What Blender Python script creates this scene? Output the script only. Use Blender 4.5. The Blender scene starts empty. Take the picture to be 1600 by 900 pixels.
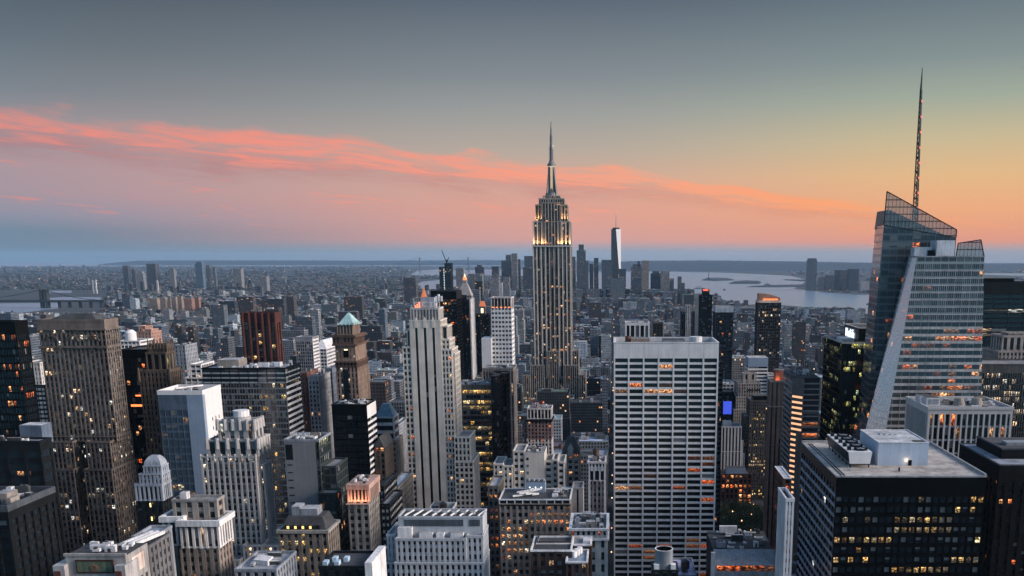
import bpy, math, random, bisect
import numpy as np
from math import radians as R, tan, atan, sin, cos, pi
sc = bpy.context.scene
COL = sc.collection
rng = random.Random(7)

# ------------------------------------------------------------------ camera
H, FPX, CX, CY, PITCH = 260.0, 1470.0, 960.0, 719.0, R(12.17)
cam_d = bpy.data.cameras.new('camera'); cam = bpy.data.objects.new('camera', cam_d); COL.objects.link(cam)
cam.location = (0, 0, H); cam.rotation_euler = (R(90) - PITCH, 0, 0)
cam_d.sensor_width = 36; cam_d.lens = FPX / 1600 * 36
cam_d.shift_x = -(CX - 800) / 1600; cam_d.shift_y = (CY - 450) / 1600
cam_d.clip_start = 1; cam_d.clip_end = 200000
sc.camera = cam

def ray(px, py):
    u = (px - CX) / FPX; v = (CY - py) / FPX
    return (u, cos(PITCH) + v * sin(PITCH), v * cos(PITCH) - sin(PITCH))
def at(px, py, Y):                       # the point seen at a pixel of the 1600 px photograph, on the plane y = Y
    d = ray(px, py); t = Y / d[1]
    return (d[0] * t, Y, H + d[2] * t)
def gnd(px, py, z=0.0):                  # the same on a level z
    d = ray(px, py); t = (z - H) / d[2]
    return (d[0] * t, d[1] * t, z)
def zat(py, Y): return at(960, py, Y)[2]
def proj(x, y, z):
    f = y * cos(PITCH) - (z - H) * sin(PITCH); up = y * sin(PITCH) + (z - H) * cos(PITCH)
    f = max(f, 1.0)
    return CX + FPX * x / f, CY - FPX * up / f

# ------------------------------------------------------------------ world, sun, exposure
SUN_EL, SUN_AZ = R(20), R(100)           # azimuth from +Y (view direction) towards +X (west)
EXPOSURE = 0.70
w = bpy.data.worlds.new('World'); sc.world = w; w.use_nodes = True
NT = w.node_tree; NT.nodes.clear()
def nd(nt, t, **kw):
    n = nt.nodes.new(t)
    for k, v in kw.items(): setattr(n, k, v)
    return n
def mth(nt, op, a, b=None, c=None, clamp=False):
    n = nt.nodes.new('ShaderNodeMath'); n.operation = op; n.use_clamp = clamp
    for i, v in enumerate((a, b, c)):
        if v is None: continue
        if isinstance(v, (int, float)): n.inputs[i].default_value = v
        else: nt.links.new(v, n.inputs[i])
    return n.outputs[0]
def mixc(nt, fac, a, b, mode='MIX'):
    n = nt.nodes.new('ShaderNodeMix'); n.data_type = 'RGBA'; n.blend_type = mode; n.clamp_factor = True
    for s, v in ((n.inputs[0], fac), (n.inputs[6], a), (n.inputs[7], b)):
        if isinstance(v, (int, float)): s.default_value = v
        elif isinstance(v, tuple): s.default_value = (*v[:3], 1)
        else: nt.links.new(v, s)
    return n.outputs[2]
def lin(c):
    return tuple(((v / 255) / 12.92 if v / 255 <= .04045 else ((v / 255 + .055) / 1.055) ** 2.4) for v in c)
def ramp(nt, fac, stops, interp='LINEAR'):
    n = nt.nodes.new('ShaderNodeValToRGB'); e = n.color_ramp.elements; n.color_ramp.interpolation = interp
    while len(e) < len(stops): e.new(0.5)
    for i, (p, c) in enumerate(stops): e[i].position = p; e[i].color = (*c, 1)
    nt.links.new(fac, n.inputs[0]); return n.outputs[0]
def maprange(nt, v, a, b, c, d, smooth=False):
    n = nt.nodes.new('ShaderNodeMapRange'); n.interpolation_type = 'SMOOTHSTEP' if smooth else 'LINEAR'
    nt.links.new(v, n.inputs[0])
    for i, x in enumerate((a, b, c, d)): n.inputs[i + 1].default_value = x
    return n.outputs[0]
def build_sky():
    nt = NT; L = nt.links.new
    tc = nd(nt, 'ShaderNodeTexCoord'); sep = nd(nt, 'ShaderNodeSeparateXYZ'); L(tc.outputs['Generated'], sep.inputs[0])
    x, y, z = sep.outputs
    el = mth(nt, 'MULTIPLY', mth(nt, 'ARCSINE', z), 180 / pi)           # elevation, degrees
    az = mth(nt, 'MULTIPLY', mth(nt, 'ARCTAN2', x, y), 180 / pi)        # azimuth, + towards the west
    t = maprange(nt, el, -1, 17, 0, 1)                                  # ramps run from -1 to 17 degrees
    def p(e): return (e + 1) / 18
    left = ramp(nt, t, [(0, lin((108, 126, 144))), (p(1.3), lin((114, 131, 148))), (p(2.1), lin((146, 143, 158))), (p(3.2), lin((172, 148, 154))), (p(4.8), lin((178, 150, 153))),
                        (p(6.5), lin((156, 146, 149))), (p(8.2), lin((126, 130, 136))), (p(10.5), lin((102, 111, 119))), (p(14), lin((70, 82, 95)))])
    mid = ramp(nt, t, [(0, lin((118, 136, 150))), (p(.45), lin((158, 158, 164))), (p(1.0), lin((214, 158, 146))), (p(2.7), lin((222, 160, 142))), (p(4.4), lin((210, 168, 150))), (p(6), lin((182, 168, 155))),
                       (p(8), lin((156, 157, 154))), (p(10), lin((130, 138, 143))), (p(14), lin((90, 102, 116)))])
    right = ramp(nt, t, [(0, lin((132, 142, 150))), (p(.4), lin((176, 160, 156))), (p(.9), lin((230, 152, 122))), (p(2.6), lin((238, 170, 122))), (p(4.5), lin((226, 183, 133))), (p(6.5), lin((198, 183, 147))),
                         (p(8.5), lin((160, 169, 153))), (p(10.5), lin((132, 145, 145))), (p(14), lin((96, 112, 122)))])
    f1 = maprange(nt, az, -33, -3, 0, 1, True); f2 = maprange(nt, az, -5, 20, 0, 1, True)
    low = mixc(nt, f2, mixc(nt, f1, left, mid), right)
    north = ramp(nt, t, [(0, lin((96, 150, 172))), (p(5), lin((90, 143, 167))), (p(14), lin((74, 120, 148)))])   # the cold sky away from the sunset
    low = mixc(nt, maprange(nt, mth(nt, 'ABSOLUTE', mth(nt, 'SUBTRACT', az, 38.0)), 62, 100, 0, 1, True), low, north)
    # long streak of high cloud, falling from left to right
    ta = maprange(nt, az, -34, 24, 0, 1)
    def track(vals): return mth(nt, 'MULTIPLY', ramp(nt, ta, [(q, (v / 10,) * 3) for q, v in vals]), 10.0)
    cel = track([(0, 6.4), (.14, 5.85), (.24, 5.55), (.33, 5.35), (.40, 4.95), (.49, 4.5), (.61, 4.15), (.74, 3.1), (.853, 2.35), (1, 1.3)])
    wid = track([(0, 1.2), (.2, 1.22), (.4, 1.1), (.6, .82), (.75, .6), (.88, .36), (1, .1)])
    off = mth(nt, 'DIVIDE', mth(nt, 'SUBTRACT', el, cel), wid)          # -1 lower edge, +1 upper edge
    along = mth(nt, 'MULTIPLY', az, .10); across = mth(nt, 'SUBTRACT', el, cel)
    def noise(sx, sy, scale, det, rough, dist, seed):
        c = nd(nt, 'ShaderNodeCombineXYZ'); L(mth(nt, 'MULTIPLY', along, sx), c.inputs[0]); L(mth(nt, 'MULTIPLY', across, sy), c.inputs[1]); c.inputs[2].default_value = seed
        n = nd(nt, 'ShaderNodeTexNoise'); n.inputs['Scale'].default_value = scale; n.inputs['Detail'].default_value = det; n.inputs['Roughness'].default_value = rough; n.inputs['Distortion'].default_value = dist
        L(c.outputs[0], n.inputs[0]); return n.outputs[0]
    big = noise(1.3, .42, 1.5, 5, .5, .2, 1.3); fine = noise(1.7, 2.2, 1.6, 6, .55, .7, 4.1); wispn = noise(1.9, 1.9, 1.9, 6, .55, .3, 9.2)
    edge = mth(nt, 'ADD', off, mth(nt, 'MULTIPLY', mth(nt, 'SUBTRACT', big, .5), 2.6))
    body = mth(nt, 'MULTIPLY', maprange(nt, edge, 1.1, .5, 0, 1, True), maprange(nt, edge, -1.6, .2, 0, 1, True))
    body = mth(nt, 'MULTIPLY', body, maprange(nt, fine, .28, .64, .22, .95, True))
    body = mth(nt, 'MULTIPLY', body, maprange(nt, az, 25, 12, 0, 1, True))
    shd = mth(nt, 'MULTIPLY', maprange(nt, mth(nt, 'ADD', off, mth(nt, 'MULTIPLY', mth(nt, 'SUBTRACT', fine, .5), 3.0)), .25, -.75, 0, 1, True), 1.0)
    wisp = mth(nt, 'MULTIPLY', maprange(nt, wispn, .57, .74, 0, .6, True), mth(nt, 'MULTIPLY', maprange(nt, off, -4.2, -2.6, 0, 1, True), maprange(nt, off, -.6, -1.4, 0, 1, True)))
    ccol = ramp(nt, ta, [(0, lin((232, 136, 122))), (.3, lin((244, 146, 126))), (.6, lin((252, 160, 126))), (.85, lin((254, 164, 104))), (1, lin((250, 168, 100)))])
    shade = ramp(nt, ta, [(0, lin((160, 116, 124))), (.5, lin((192, 132, 128))), (1, lin((232, 150, 112)))])
    c = mixc(nt, shd, ccol, shade)
    low = mixc(nt, mth(nt, 'MULTIPLY', wisp, .85), low, ccol)
    low = mixc(nt, mth(nt, 'MULTIPLY', body, .95), low, c)
    sky = nd(nt, 'ShaderNodeTexSky'); sky.sky_type = 'NISHITA'; sky.sun_disc = False
    sky.sun_elevation = SUN_EL; sky.sun_rotation = SUN_AZ; sky.altitude = 260; sky.dust_density = 1.5
    bg1 = nd(nt, 'ShaderNodeBackground'); L(low, bg1.inputs[0]); bg1.inputs[1].default_value = 0.635
    bg2 = nd(nt, 'ShaderNodeBackground'); L(sky.outputs[0], bg2.inputs[0]); bg2.inputs[1].default_value = 0.15
    mx = nd(nt, 'ShaderNodeMixShader'); L(maprange(nt, el, 14, 24, 0, 1, True), mx.inputs[0]); L(bg1.outputs[0], mx.inputs[1]); L(bg2.outputs[0], mx.inputs[2])
    out = nd(nt, 'ShaderNodeOutputWorld'); L(mx.outputs[0], out.inputs[0])
build_sky()
w.cycles.sampling_method = 'MANUAL'; w.cycles.sample_map_resolution = 512
sun_d = bpy.data.lights.new('sun', 'SUN'); sun_d.energy = 2.9; sun_d.angle = R(24); sun_d.color = (1, .84, .76)
sun = bpy.data.objects.new('sun', sun_d); COL.objects.link(sun)
sun.location = (3000, -1500, 3000)
from mathutils import Vector
sd = Vector((cos(SUN_EL) * sin(SUN_AZ), cos(SUN_EL) * cos(SUN_AZ), sin(SUN_EL)))
sun.rotation_euler = sd.to_track_quat('Z', 'Y').to_euler()
sc.view_settings.view_transform = 'Standard'; sc.view_settings.look = 'None'; sc.view_settings.exposure = EXPOSURE; sc.view_settings.gamma = 1
sc.view_settings.use_curve_mapping = False
sc.render.engine = 'CYCLES'
cy = sc.cycles
cy.max_bounces = 4; cy.diffuse_bounces = 1; cy.glossy_bounces = 2; cy.transmission_bounces = 2; cy.transparent_max_bounces = 6; cy.volume_bounces = 1
cy.use_adaptive_sampling = True; cy.adaptive_threshold = 0.02; cy.use_denoising = True; cy.sample_clamp_indirect = 4
cy.caustics_reflective = False; cy.caustics_refractive = False
cy.volume_step_rate = 20; cy.volume_max_steps = 64

# ------------------------------------------------------------------ materials
def newmat(name):
    m = bpy.data.materials.new(name); m.use_nodes = True; nt = m.node_tree
    b = nt.nodes['Principled BSDF']; m.cycles.emission_sampling = 'NONE'
    return m, nt, b
WALLS = {}
def tone(c):
    l = .3 * c[0] + .5 * c[1] + .2 * c[2]; k = .28 * (l / .28) ** 1.45 / l
    return tuple(min(.66, (l + (v - l) * .88) * k) for v in c)
def wall(col, rough=.85, spec=.12, var=.5, metal=0.0, key=None):
    k = (tuple(round(c, 3) for c in col), rough, var, metal)
    if k in WALLS: return WALLS[k]
    m, nt, b = newmat('wall_%d' % len(WALLS)); L = nt.links.new
    tc = nd(nt, 'ShaderNodeTexCoord')
    n = nd(nt, 'ShaderNodeTexNoise'); n.inputs['Scale'].default_value = .11; n.inputs['Detail'].default_value = 7; n.inputs['Roughness'].default_value = .7
    L(tc.outputs['Object'], n.inputs[0])
    mp = nd(nt, 'ShaderNodeMapping'); mp.inputs['Scale'].default_value = (1.3, 1.3, .035); L(tc.outputs['Object'], mp.inputs[0])
    n2 = nd(nt, 'ShaderNodeTexNoise'); n2.inputs['Scale'].default_value = .8; n2.inputs['Detail'].default_value = 4; L(mp.outputs[0], n2.inputs[0])
    v = mth(nt, 'ADD', mth(nt, 'MULTIPLY', n.outputs[0], .6), mth(nt, 'MULTIPLY', n2.outputs[0], .4))
    f = maprange(nt, v, .34, .64, 1 - var, 1 + var * .6)
    L(mixc(nt, 1.0, tone(col), f, 'MULTIPLY'), b.inputs['Base Color'])
    b.inputs['Roughness'].default_value = rough; b.inputs['Specular IOR Level'].default_value = spec; b.inputs['Metallic'].default_value = metal
    WALLS[k] = m; return m
def roofmat(col):
    k = ('roof', tuple(round(c, 3) for c in col))
    if k in WALLS: return WALLS[k]
    m, nt, b = newmat('roofing_%d' % len(WALLS)); L = nt.links.new
    tc = nd(nt, 'ShaderNodeTexCoord')
    n = nd(nt, 'ShaderNodeTexNoise'); n.inputs['Scale'].default_value = .16; n.inputs['Detail'].default_value = 8; n.inputs['Roughness'].default_value = .75; L(tc.outputs['Object'], n.inputs[0])
    vo = nd(nt, 'ShaderNodeTexVoronoi'); vo.inputs['Scale'].default_value = .09; L(tc.outputs['Object'], vo.inputs[0])
    f = mth(nt, 'MULTIPLY', maprange(nt, n.outputs[0], .32, .68, .35, 1.35), maprange(nt, vo.outputs[0], 0, 1, .7, 1.15))
    L(mixc(nt, 1.0, col, f, 'MULTIPLY'), b.inputs['Base Color']); b.inputs['Roughness'].default_value = .9
    WALLS[k] = m; return m
def cells(nt, uvout):
    L = nt.links.new
    sep = nd(nt, 'ShaderNodeSeparateXYZ'); L(uvout, sep.inputs[0])
    fu, fv = mth(nt, 'FLOOR', sep.outputs[0]), mth(nt, 'FLOOR', sep.outputs[1])
    def wn(a, b_, off):
        c = nd(nt, 'ShaderNodeCombineXYZ'); L(a, c.inputs[0]) if not isinstance(a, float) else None
        L(b_, c.inputs[1]); c.inputs[2].default_value = off
        n = nd(nt, 'ShaderNodeTexWhiteNoise'); n.noise_dimensions = '3D'; L(c.outputs[0], n.inputs[0]); return n
    one = wn(fu, fv, 1.5)
    row = wn(mth(nt, 'FLOOR', mth(nt, 'DIVIDE', sep.outputs[0], 8.0)), fv, 9.5)
    return sep.outputs[0], sep.outputs[1], one, row
def litmask(nt, one, row, p):
    pr = mth(nt, 'MULTIPLY', maprange(nt, row.outputs[0], .62, .98, .16, 5.0), p)
    return mth(nt, 'LESS_THAN', one.outputs[0], pr)
LITS = {'warm': [(0, (1, .22, .06)), (.3, (1, .40, .15)), (.7, (1, .58, .28)), (1, (1, .82, .58))],
        'yellow': [(0, (1, .50, .12)), (.6, (1, .66, .25)), (1, (1, .82, .5))],
        'green': [(0, (.75, .85, .25)), (.5, (.95, .78, .25)), (1, (.8, .95, .6))],
        'pale': [(0, (1, .55, .25)), (.4, (1, .75, .5)), (1, (.9, .95, .9))],
        'orange': [(0, (1, .15, .035)), (.5, (1, .30, .09)), (1, (1, .52, .22))]}
GLS = {}
def glass(p=.04, strength=1.6, hue='warm', tint=(.012, .018, .024), blind=.15, rough=.12, ps=(2.6, 3.4)):
    k = (p, strength, hue, tint, blind, rough, ps)
    if k in GLS: return GLS[k]
    m, nt, b = newmat('window_glass_%d' % len(GLS)); L = nt.links.new
    uv = nd(nt, 'ShaderNodeUVMap'); uv.uv_map = 'UVMap'
    u, v, one, row = cells(nt, uv.outputs[0])
    lit = litmask(nt, one, row, p)
    sepc = nd(nt, 'ShaderNodeSeparateColor'); L(one.outputs[1], sepc.inputs[0])
    hue_c = ramp(nt, sepc.outputs[1], LITS[hue])
    mp = nd(nt, 'ShaderNodeMapping'); mp.inputs['Scale'].default_value = (*ps, 1); L(uv.outputs[0], mp.inputs[0])
    n = nd(nt, 'ShaderNodeTexNoise'); n.inputs['Scale'].default_value = 1; n.inputs['Detail'].default_value = 2; L(mp.outputs[0], n.inputs[0])
    pat = mth(nt, 'MULTIPLY', maprange(nt, n.outputs[0], .43, .68, .04, 1.2, True), maprange(nt, mth(nt, 'FRACT', v), .3, .9, .25, 1.1))
    st = mth(nt, 'MULTIPLY', mth(nt, 'MULTIPLY', lit, pat), mth(nt, 'MULTIPLY', mth(nt, 'POWER', maprange(nt, sepc.outputs[2], 0, 1, .25, 1.0), 2.4), strength * 1.25))
    isb = mth(nt, 'MULTIPLY', mth(nt, 'GREATER_THAN', sepc.outputs[0], 1 - blind), mth(nt, 'GREATER_THAN', mth(nt, 'FRACT', v), mth(nt, 'MULTIPLY', sepc.outputs[1], .7)))
    L(mixc(nt, isb, tint, (.16, .165, .165)), b.inputs['Base Color'])
    L(hue_c, b.inputs['Emission Color']); L(st, b.inputs['Emission Strength'])
    b.inputs['Roughness'].default_value = rough; b.inputs['Specular IOR Level'].default_value = .5
    GLS[k] = m; return m
def citymat(name, p=.05, strength=1.3):
    """walls of the smaller blocks: wall colour from the mesh, window grid laid out by the UV cells"""
    m, nt, b = newmat(name); L = nt.links.new
    uv = nd(nt, 'ShaderNodeUVMap'); uv.uv_map = 'UVMap'
    u, v, one, row = cells(nt, uv.outputs[0])
    lit = litmask(nt, one, row, p)
    at_ = nd(nt, 'ShaderNodeVertexColor'); at_.layer_name = 'Col'
    au = mth(nt, 'ABSOLUTE', mth(nt, 'SUBTRACT', mth(nt, 'FRACT', u), .5)); av = mth(nt, 'ABSOLUTE', mth(nt, 'SUBTRACT', mth(nt, 'FRACT', v), .45))
    win = mth(nt, 'MULTIPLY', mth(nt, 'LESS_THAN', au, .29), mth(nt, 'LESS_THAN', av, .27))
    win = mth(nt, 'MULTIPLY', win, mth(nt, 'GREATER_THAN', v, 0.0))
    tc = nd(nt, 'ShaderNodeTexCoord'); n = nd(nt, 'ShaderNodeTexNoise'); n.inputs['Scale'].default_value = .12; n.inputs['Detail'].default_value = 6; L(tc.outputs['Object'], n.inputs[0])
    wc = mixc(nt, 1.0, at_.outputs[0], maprange(nt, n.outputs[0], .3, .7, .65, 1.3), 'MULTIPLY')
    L(mixc(nt, win, wc, (.016, .02, .026)), b.inputs['Base Color'])
    L(mth(nt, 'MULTIPLY_ADD', win, -.6, .85), b.inputs['Roughness'])
    sepc = nd(nt, 'ShaderNodeSeparateColor'); L(one.outputs[1], sepc.inputs[0])
    L(ramp(nt, sepc.outputs[1], LITS['warm']), b.inputs['Emission Color'])
    L(mth(nt, 'MULTIPLY', mth(nt, 'MULTIPLY', win, lit), mth(nt, 'MULTIPLY', maprange(nt, sepc.outputs[2], 0, 1, .3, 1.1), strength)), b.inputs['Emission Strength'])
    return m
def emis(name, col, s):
    m, nt, b = newmat(name); b.inputs['Base Color'].default_value = (.02, .02, .02, 1)
    b.inputs['Emission Color'].default_value = (*col, 1); b.inputs['Emission Strength'].default_value = s; return m

# ------------------------------------------------------------------ mesh builder
class MB:
    def __init__(s): s.v = []; s.f = []; s.uv = []; s.m = []; s.mats = []; s.c = []; s.col = (1, 1, 1)
    def mi(s, mat):
        if mat not in s.mats: s.mats.append(mat)
        return s.mats.index(mat)
    def poly(s, pts, mat, uvs=None):
        i = len(s.v); s.v.extend(pts); s.f.append(tuple(range(i, i + len(pts)))); s.m.append(s.mi(mat))
        s.uv.extend(uvs or [(-.5, -.5)] * len(pts)); s.c.append(s.col)
    def box(s, x0, x1, y0, y1, z0, z1, mat, skip='D', top=None, uv=None):
        P = lambda x, y, z: (x, y, z)
        q = {'F': [(x0, y0, z0), (x1, y0, z0), (x1, y0, z1), (x0, y0, z1)], 'B': [(x1, y1, z0), (x0, y1, z0), (x0, y1, z1), (x1, y1, z1)],
             'L': [(x0, y1, z0), (x0, y0, z0), (x0, y0, z1), (x0, y1, z1)], 'R': [(x1, y0, z0), (x1, y1, z0), (x1, y1, z1), (x1, y0, z1)],
             'T': [(x0, y0, z1), (x1, y0, z1), (x1, y1, z1), (x0, y1, z1)], 'D': [(x0, y1, z0), (x1, y1, z0), (x1, y0, z0), (x0, y0, z0)]}
        for k, p in q.items():
            if k in skip: continue
            uvs = None
            if uv and k in 'FBLR':
                bay, fl, su, sv = uv; W = (x1 - x0) if k in 'FB' else (y1 - y0); n = max(1, round(W / bay)); nf = max(1, round((z1 - z0) / fl))
                su2 = su + 'FBLR'.index(k) * 211
                uvs = [(su2, sv), (su2 + n, sv), (su2 + n, sv + nf), (su2, sv + nf)]
            s.poly(p, top if (k == 'T' and top) else mat, uvs)
    def prism(s, pts, z0, z1, mat, top=True, pts1=None):      # extruded polygon, optionally tapering to pts1
        p1 = pts1 or pts; n = len(pts)
        for i in range(n):
            j = (i + 1) % n
            s.poly([(*pts[i], z0), (*pts[j], z0), (*p1[j], z1), (*p1[i], z1)], mat)
        if top: s.poly([(*q, z1) for q in p1], mat)
    def cyl(s, x, y, z0, z1, r, mat, n=12, r1=None, top=True):
        r1 = r if r1 is None else r1
        a = [(x + r * cos(2 * pi * i / n), y + r * sin(2 * pi * i / n)) for i in range(n)]
        b = [(x + r1 * cos(2 * pi * i / n), y + r1 * sin(2 * pi * i / n)) for i in range(n)]
        s.prism(a, z0, z1, mat, top, b)
    def bar(s, a, b, t, mat):
        a, b = Vector(a), Vector(b); d = (b - a).normalized(); u = d.cross(Vector((0, 0, 1)))
        if u.length < 1e-3: u = Vector((1, 0, 0))
        u = u.normalized() * t / 2; v = d.cross(u).normalized() * t / 2
        c = [u + v, u - v, -u - v, -u + v]
        for i in range(4):
            j = (i + 1) % 4; s.poly([tuple(a + c[i]), tuple(a + c[j]), tuple(b + c[j]), tuple(b + c[i])], mat)
        s.poly([tuple(b + q) for q in c], mat); s.poly([tuple(a + q) for q in reversed(c)], mat)
    def build(s, name, parent=None, loc=(0, 0, 0), link=True):
        me = bpy.data.meshes.new(name); V = np.array(s.v, dtype=np.float32) - np.array(loc, dtype=np.float32)
        lens = np.array([len(f) for f in s.f], dtype=np.int32)
        me.vertices.add(len(V)); me.vertices.foreach_set('co', V.ravel())
        n = int(lens.sum()); me.loops.add(n); me.loops.foreach_set('vertex_index', np.arange(n, dtype=np.int32))
        me.polygons.add(len(lens)); st = np.zeros(len(lens), dtype=np.int32); st[1:] = np.cumsum(lens)[:-1]
        me.polygons.foreach_set('loop_start', st); me.polygons.foreach_set('material_index', np.array(s.m, dtype=np.int32))
        uvl = me.uv_layers.new(name='UVMap'); uvl.data.foreach_set('uv', np.array(s.uv, dtype=np.float32).ravel())
        if any(c != (1, 1, 1) for c in s.c):
            ca = me.color_attributes.new('Col', 'FLOAT_COLOR', 'CORNER')
            cc = np.ones((len(lens), 4), dtype=np.float32); cc[:, :3] = np.array(s.c); ca.data.foreach_set('color', np.repeat(cc, lens, axis=0).ravel())
        for m in s.mats: me.materials.append(m)
        me.update(calc_edges=True)
        o = bpy.data.objects.new(name, me); COL.objects.link(o)
        if parent: o.parent = parent
        else: o.location = loc
        return o
def tag(o, label=None, cat=None, group=None, kind=None):
    for k, v in (('label', label), ('category', cat), ('group', group), ('kind', kind)):
        if v: o[k] = v
    return o

BOXES = []        # (x0,x1,y0,y1,z1,bld) of everything built by hand: keeps the smaller blocks clear of it
LIMITS = []       # (px0,px1,Y,yb): nothing nearer than Y may rise above pixel row yb between px0 and px1
LANDMARKS = []    # (px, py, Y, words)
class St:
    def __init__(s, bay, fl, pier, span, wall, glass, spanmat=None, dp=.7, ds=.45, first=0):
        s.__dict__.update(locals()); s.spanmat = spanmat or wall
    def but(s, **k):
        d = {q: getattr(s, q) for q in ('bay', 'fl', 'pier', 'span', 'wall', 'glass', 'spanmat', 'dp', 'ds')}; d.update(k)
        if 'wall' in k and 'spanmat' not in k: d['spanmat'] = k['wall']
        return St(**d)
SEED = [0]
class Bld:
    def __init__(s, name, label, cat='building', group=None, nwin=0, land=None):
        s.name, s.label, s.cat, s.group, s.nwin, s.land = name, label, cat, group, nwin, land
        s.mbs = {}; s.order = []; s.boxes = []; SEED[0] += 1; s.seed = SEED[0]; s.wins = []; s.lights = []
    def mb(s, name, new=False, parent=None, kind=None, label=None):
        if not new and name in s.mbs: return s.mbs[name]
        m = MB(); m.info = (name, parent, kind, label); s.order.append(m)
        if name not in s.mbs: s.mbs[name] = m
        return m
    def tier(s, x0, x1, y0, y1, z0, z1, st, faces='FLRB', roof=None, par=1.0, parmat=None, solid=None, yb=900, top=0.0, par_out=.15, reg=True):
        """one storey block: dark glass core, piers and spandrels standing proud of it"""
        if reg: s.boxes.append((x0, x1, y0, y1, z0, z1))
        W, G = s.mb('wall'), s.mb('windows', kind='stuff')
        t = st.dp
        ftop = z1 - top                                                    # a blank band `top` metres high under the roof
        nf = max(1, round((ftop - z0) / st.fl)); fl = (ftop - z0) / nf
        for k in faces:
            if k in 'FB': u0, u1 = x0, x1
            else: u0, u1 = y0 + t, y1 - t
            if k == 'F': pt = lambda u, d, z: (u, y0 + t - d, z)
            elif k == 'B': pt = lambda u, d, z: (x0 + x1 - u, y1 - t + d, z)
            elif k == 'L': pt = lambda u, d, z: (x0 + t - d, y0 + y1 - u, z)
            else: pt = lambda u, d, z: (x1 - t + d, u, z)
            def fbox(mb, a, b, d, c, e, mat, ends=True):
                q = [[pt(a, d, c), pt(b, d, c), pt(b, d, e), pt(a, d, e)], [pt(a, 0, e), pt(a, d, e), pt(b, d, e), pt(b, 0, e)][::-1], [pt(a, 0, c), pt(b, 0, c), pt(b, d, c), pt(a, d, c)]]
                if ends: q += [[pt(a, 0, c), pt(a, d, c), pt(a, d, e), pt(a, 0, e)], [pt(b, d, c), pt(b, 0, c), pt(b, 0, e), pt(b, d, e)]]
                for p in q: mb.poly(p, mat)
            if solid and k in solid:                                        # a blank face with no windows
                fbox(W, u0, u1, t, z0, z1, solid[k] if isinstance(solid, dict) else st.wall); continue
            nb = max(1, round((u1 - u0) / st.bay)); bay = (u1 - u0) / nb
            su, sv = s.seed * 37 + 500 * 'FBLR'.index(k), s.seed * 53 + int(z0)
            a, b = (u0 + t + .02, u1 - t - .02) if k in 'FB' else (u0 - .0, u1 + .0)
            ua, ub = su + (a - u0) / bay, su + (b - u0) / bay
            G.poly([pt(a, 0, z0), pt(b, 0, z0), pt(b, 0, ftop), pt(a, 0, ftop)], st.glass, [(ua, sv), (ub, sv), (ub, sv + nf), (ua, sv + nf)])
            if top > 0: fbox(W, u0 + (.01 if k in 'FB' else 0), u1 - (.01 if k in 'FB' else 0), t - .03, ftop, z1, st.wall)
            for i in range(nb + 1):
                c = u0 + i * bay; pw = st.pier / 2
                l, r_ = max(u0, c - pw), min(u1, c + pw)
                if i == 0: r_ = max(r_, u0 + t + .06)
                if i == nb: l = min(l, u1 - t - .06)
                fbox(W, l, r_, t, z0, ftop, st.wall)
            if st.span > 0:
                for j in range(nf):
                    fbox(W, u0 + .05, u1 - .05, st.ds, z0 + j * fl, z0 + j * fl + st.span, st.spanmat, ends=False)
            if s.nwin and k in 'FLR':
                for j in range(nf):
                    for i in range(nb):
                        xa, xb = u0 + i * bay + st.pier / 2, u0 + (i + 1) * bay - st.pier / 2
                        if k in 'FB': xa, xb = max(xa, u0 + t + .1), min(xb, u1 - t - .1)
                        za, zb = z0 + j * fl + st.span, z0 + (j + 1) * fl
                        c = pt((xa + xb) / 2, 0, (za + zb) / 2); p = proj(*c)
                        if not (4 < p[0] < 1596 and p[1] < min(898, yb)): continue
                        if (k == 'R' and x1 > 0) or (k == 'L' and x0 < 0): continue
                        vis = (abs(xb - xa) * (1 if k == 'F' else abs(c[0]) / max(c[1], 1))) * (zb - za) / c[1] ** 2
                        s.wins.append((vis, [pt(xa, .06, za), pt(xb, .06, za), pt(xb, .06, zb), pt(xa, .06, zb)], [pt(xa, 0, za), pt(xb, 0, za), pt(xb, 0, zb), pt(xa, 0, zb)], st.glass,
                                       [(su + i + .02, sv + j + .02), (su + i + .98, sv + j + .02), (su + i + .98, sv + j + .98), (su + i + .02, sv + j + .98)]))
        if roof is not False:
            RF = s.mb('roof', new=True); RF.box(x0 + .45, x1 - .45, y0 + .45, y1 - .45, z1 - .6, z1 + .05, roof or ROOF_GREY)
            pm = parmat or st.wall; PP = s.mb('parapet', new=True); o = par_out
            PP.box(x0 - o, x1 + o, y0 - o, y0 + .5, z1 - .02, z1 + par, pm, skip=''); PP.box(x0 - o, x1 + o, y1 - .5, y1 + o, z1 - .02, z1 + par, pm, skip='')
            PP.box(x0 - o, x0 + .5, y0 + .5, y1 - .5, z1 - .02, z1 + par, pm, skip=''); PP.box(x1 - .5, x1 + o, y0 + .5, y1 - .5, z1 - .02, z1 + par, pm, skip='')
        return s
    def pt(s, px0, px1, py, Y, D, st, z0=0.0, **k):                        # tier placed by what the photograph shows of its front top edge
        a, b = at(px0, py, Y), at(px1, py, Y)
        s.x0, s.x1, s.y0, s.y1, s.z1 = a[0], b[0], Y, Y + D, a[2]
        s.tier(a[0], b[0], Y, Y + D, z0, a[2], st, **k); return s
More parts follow.
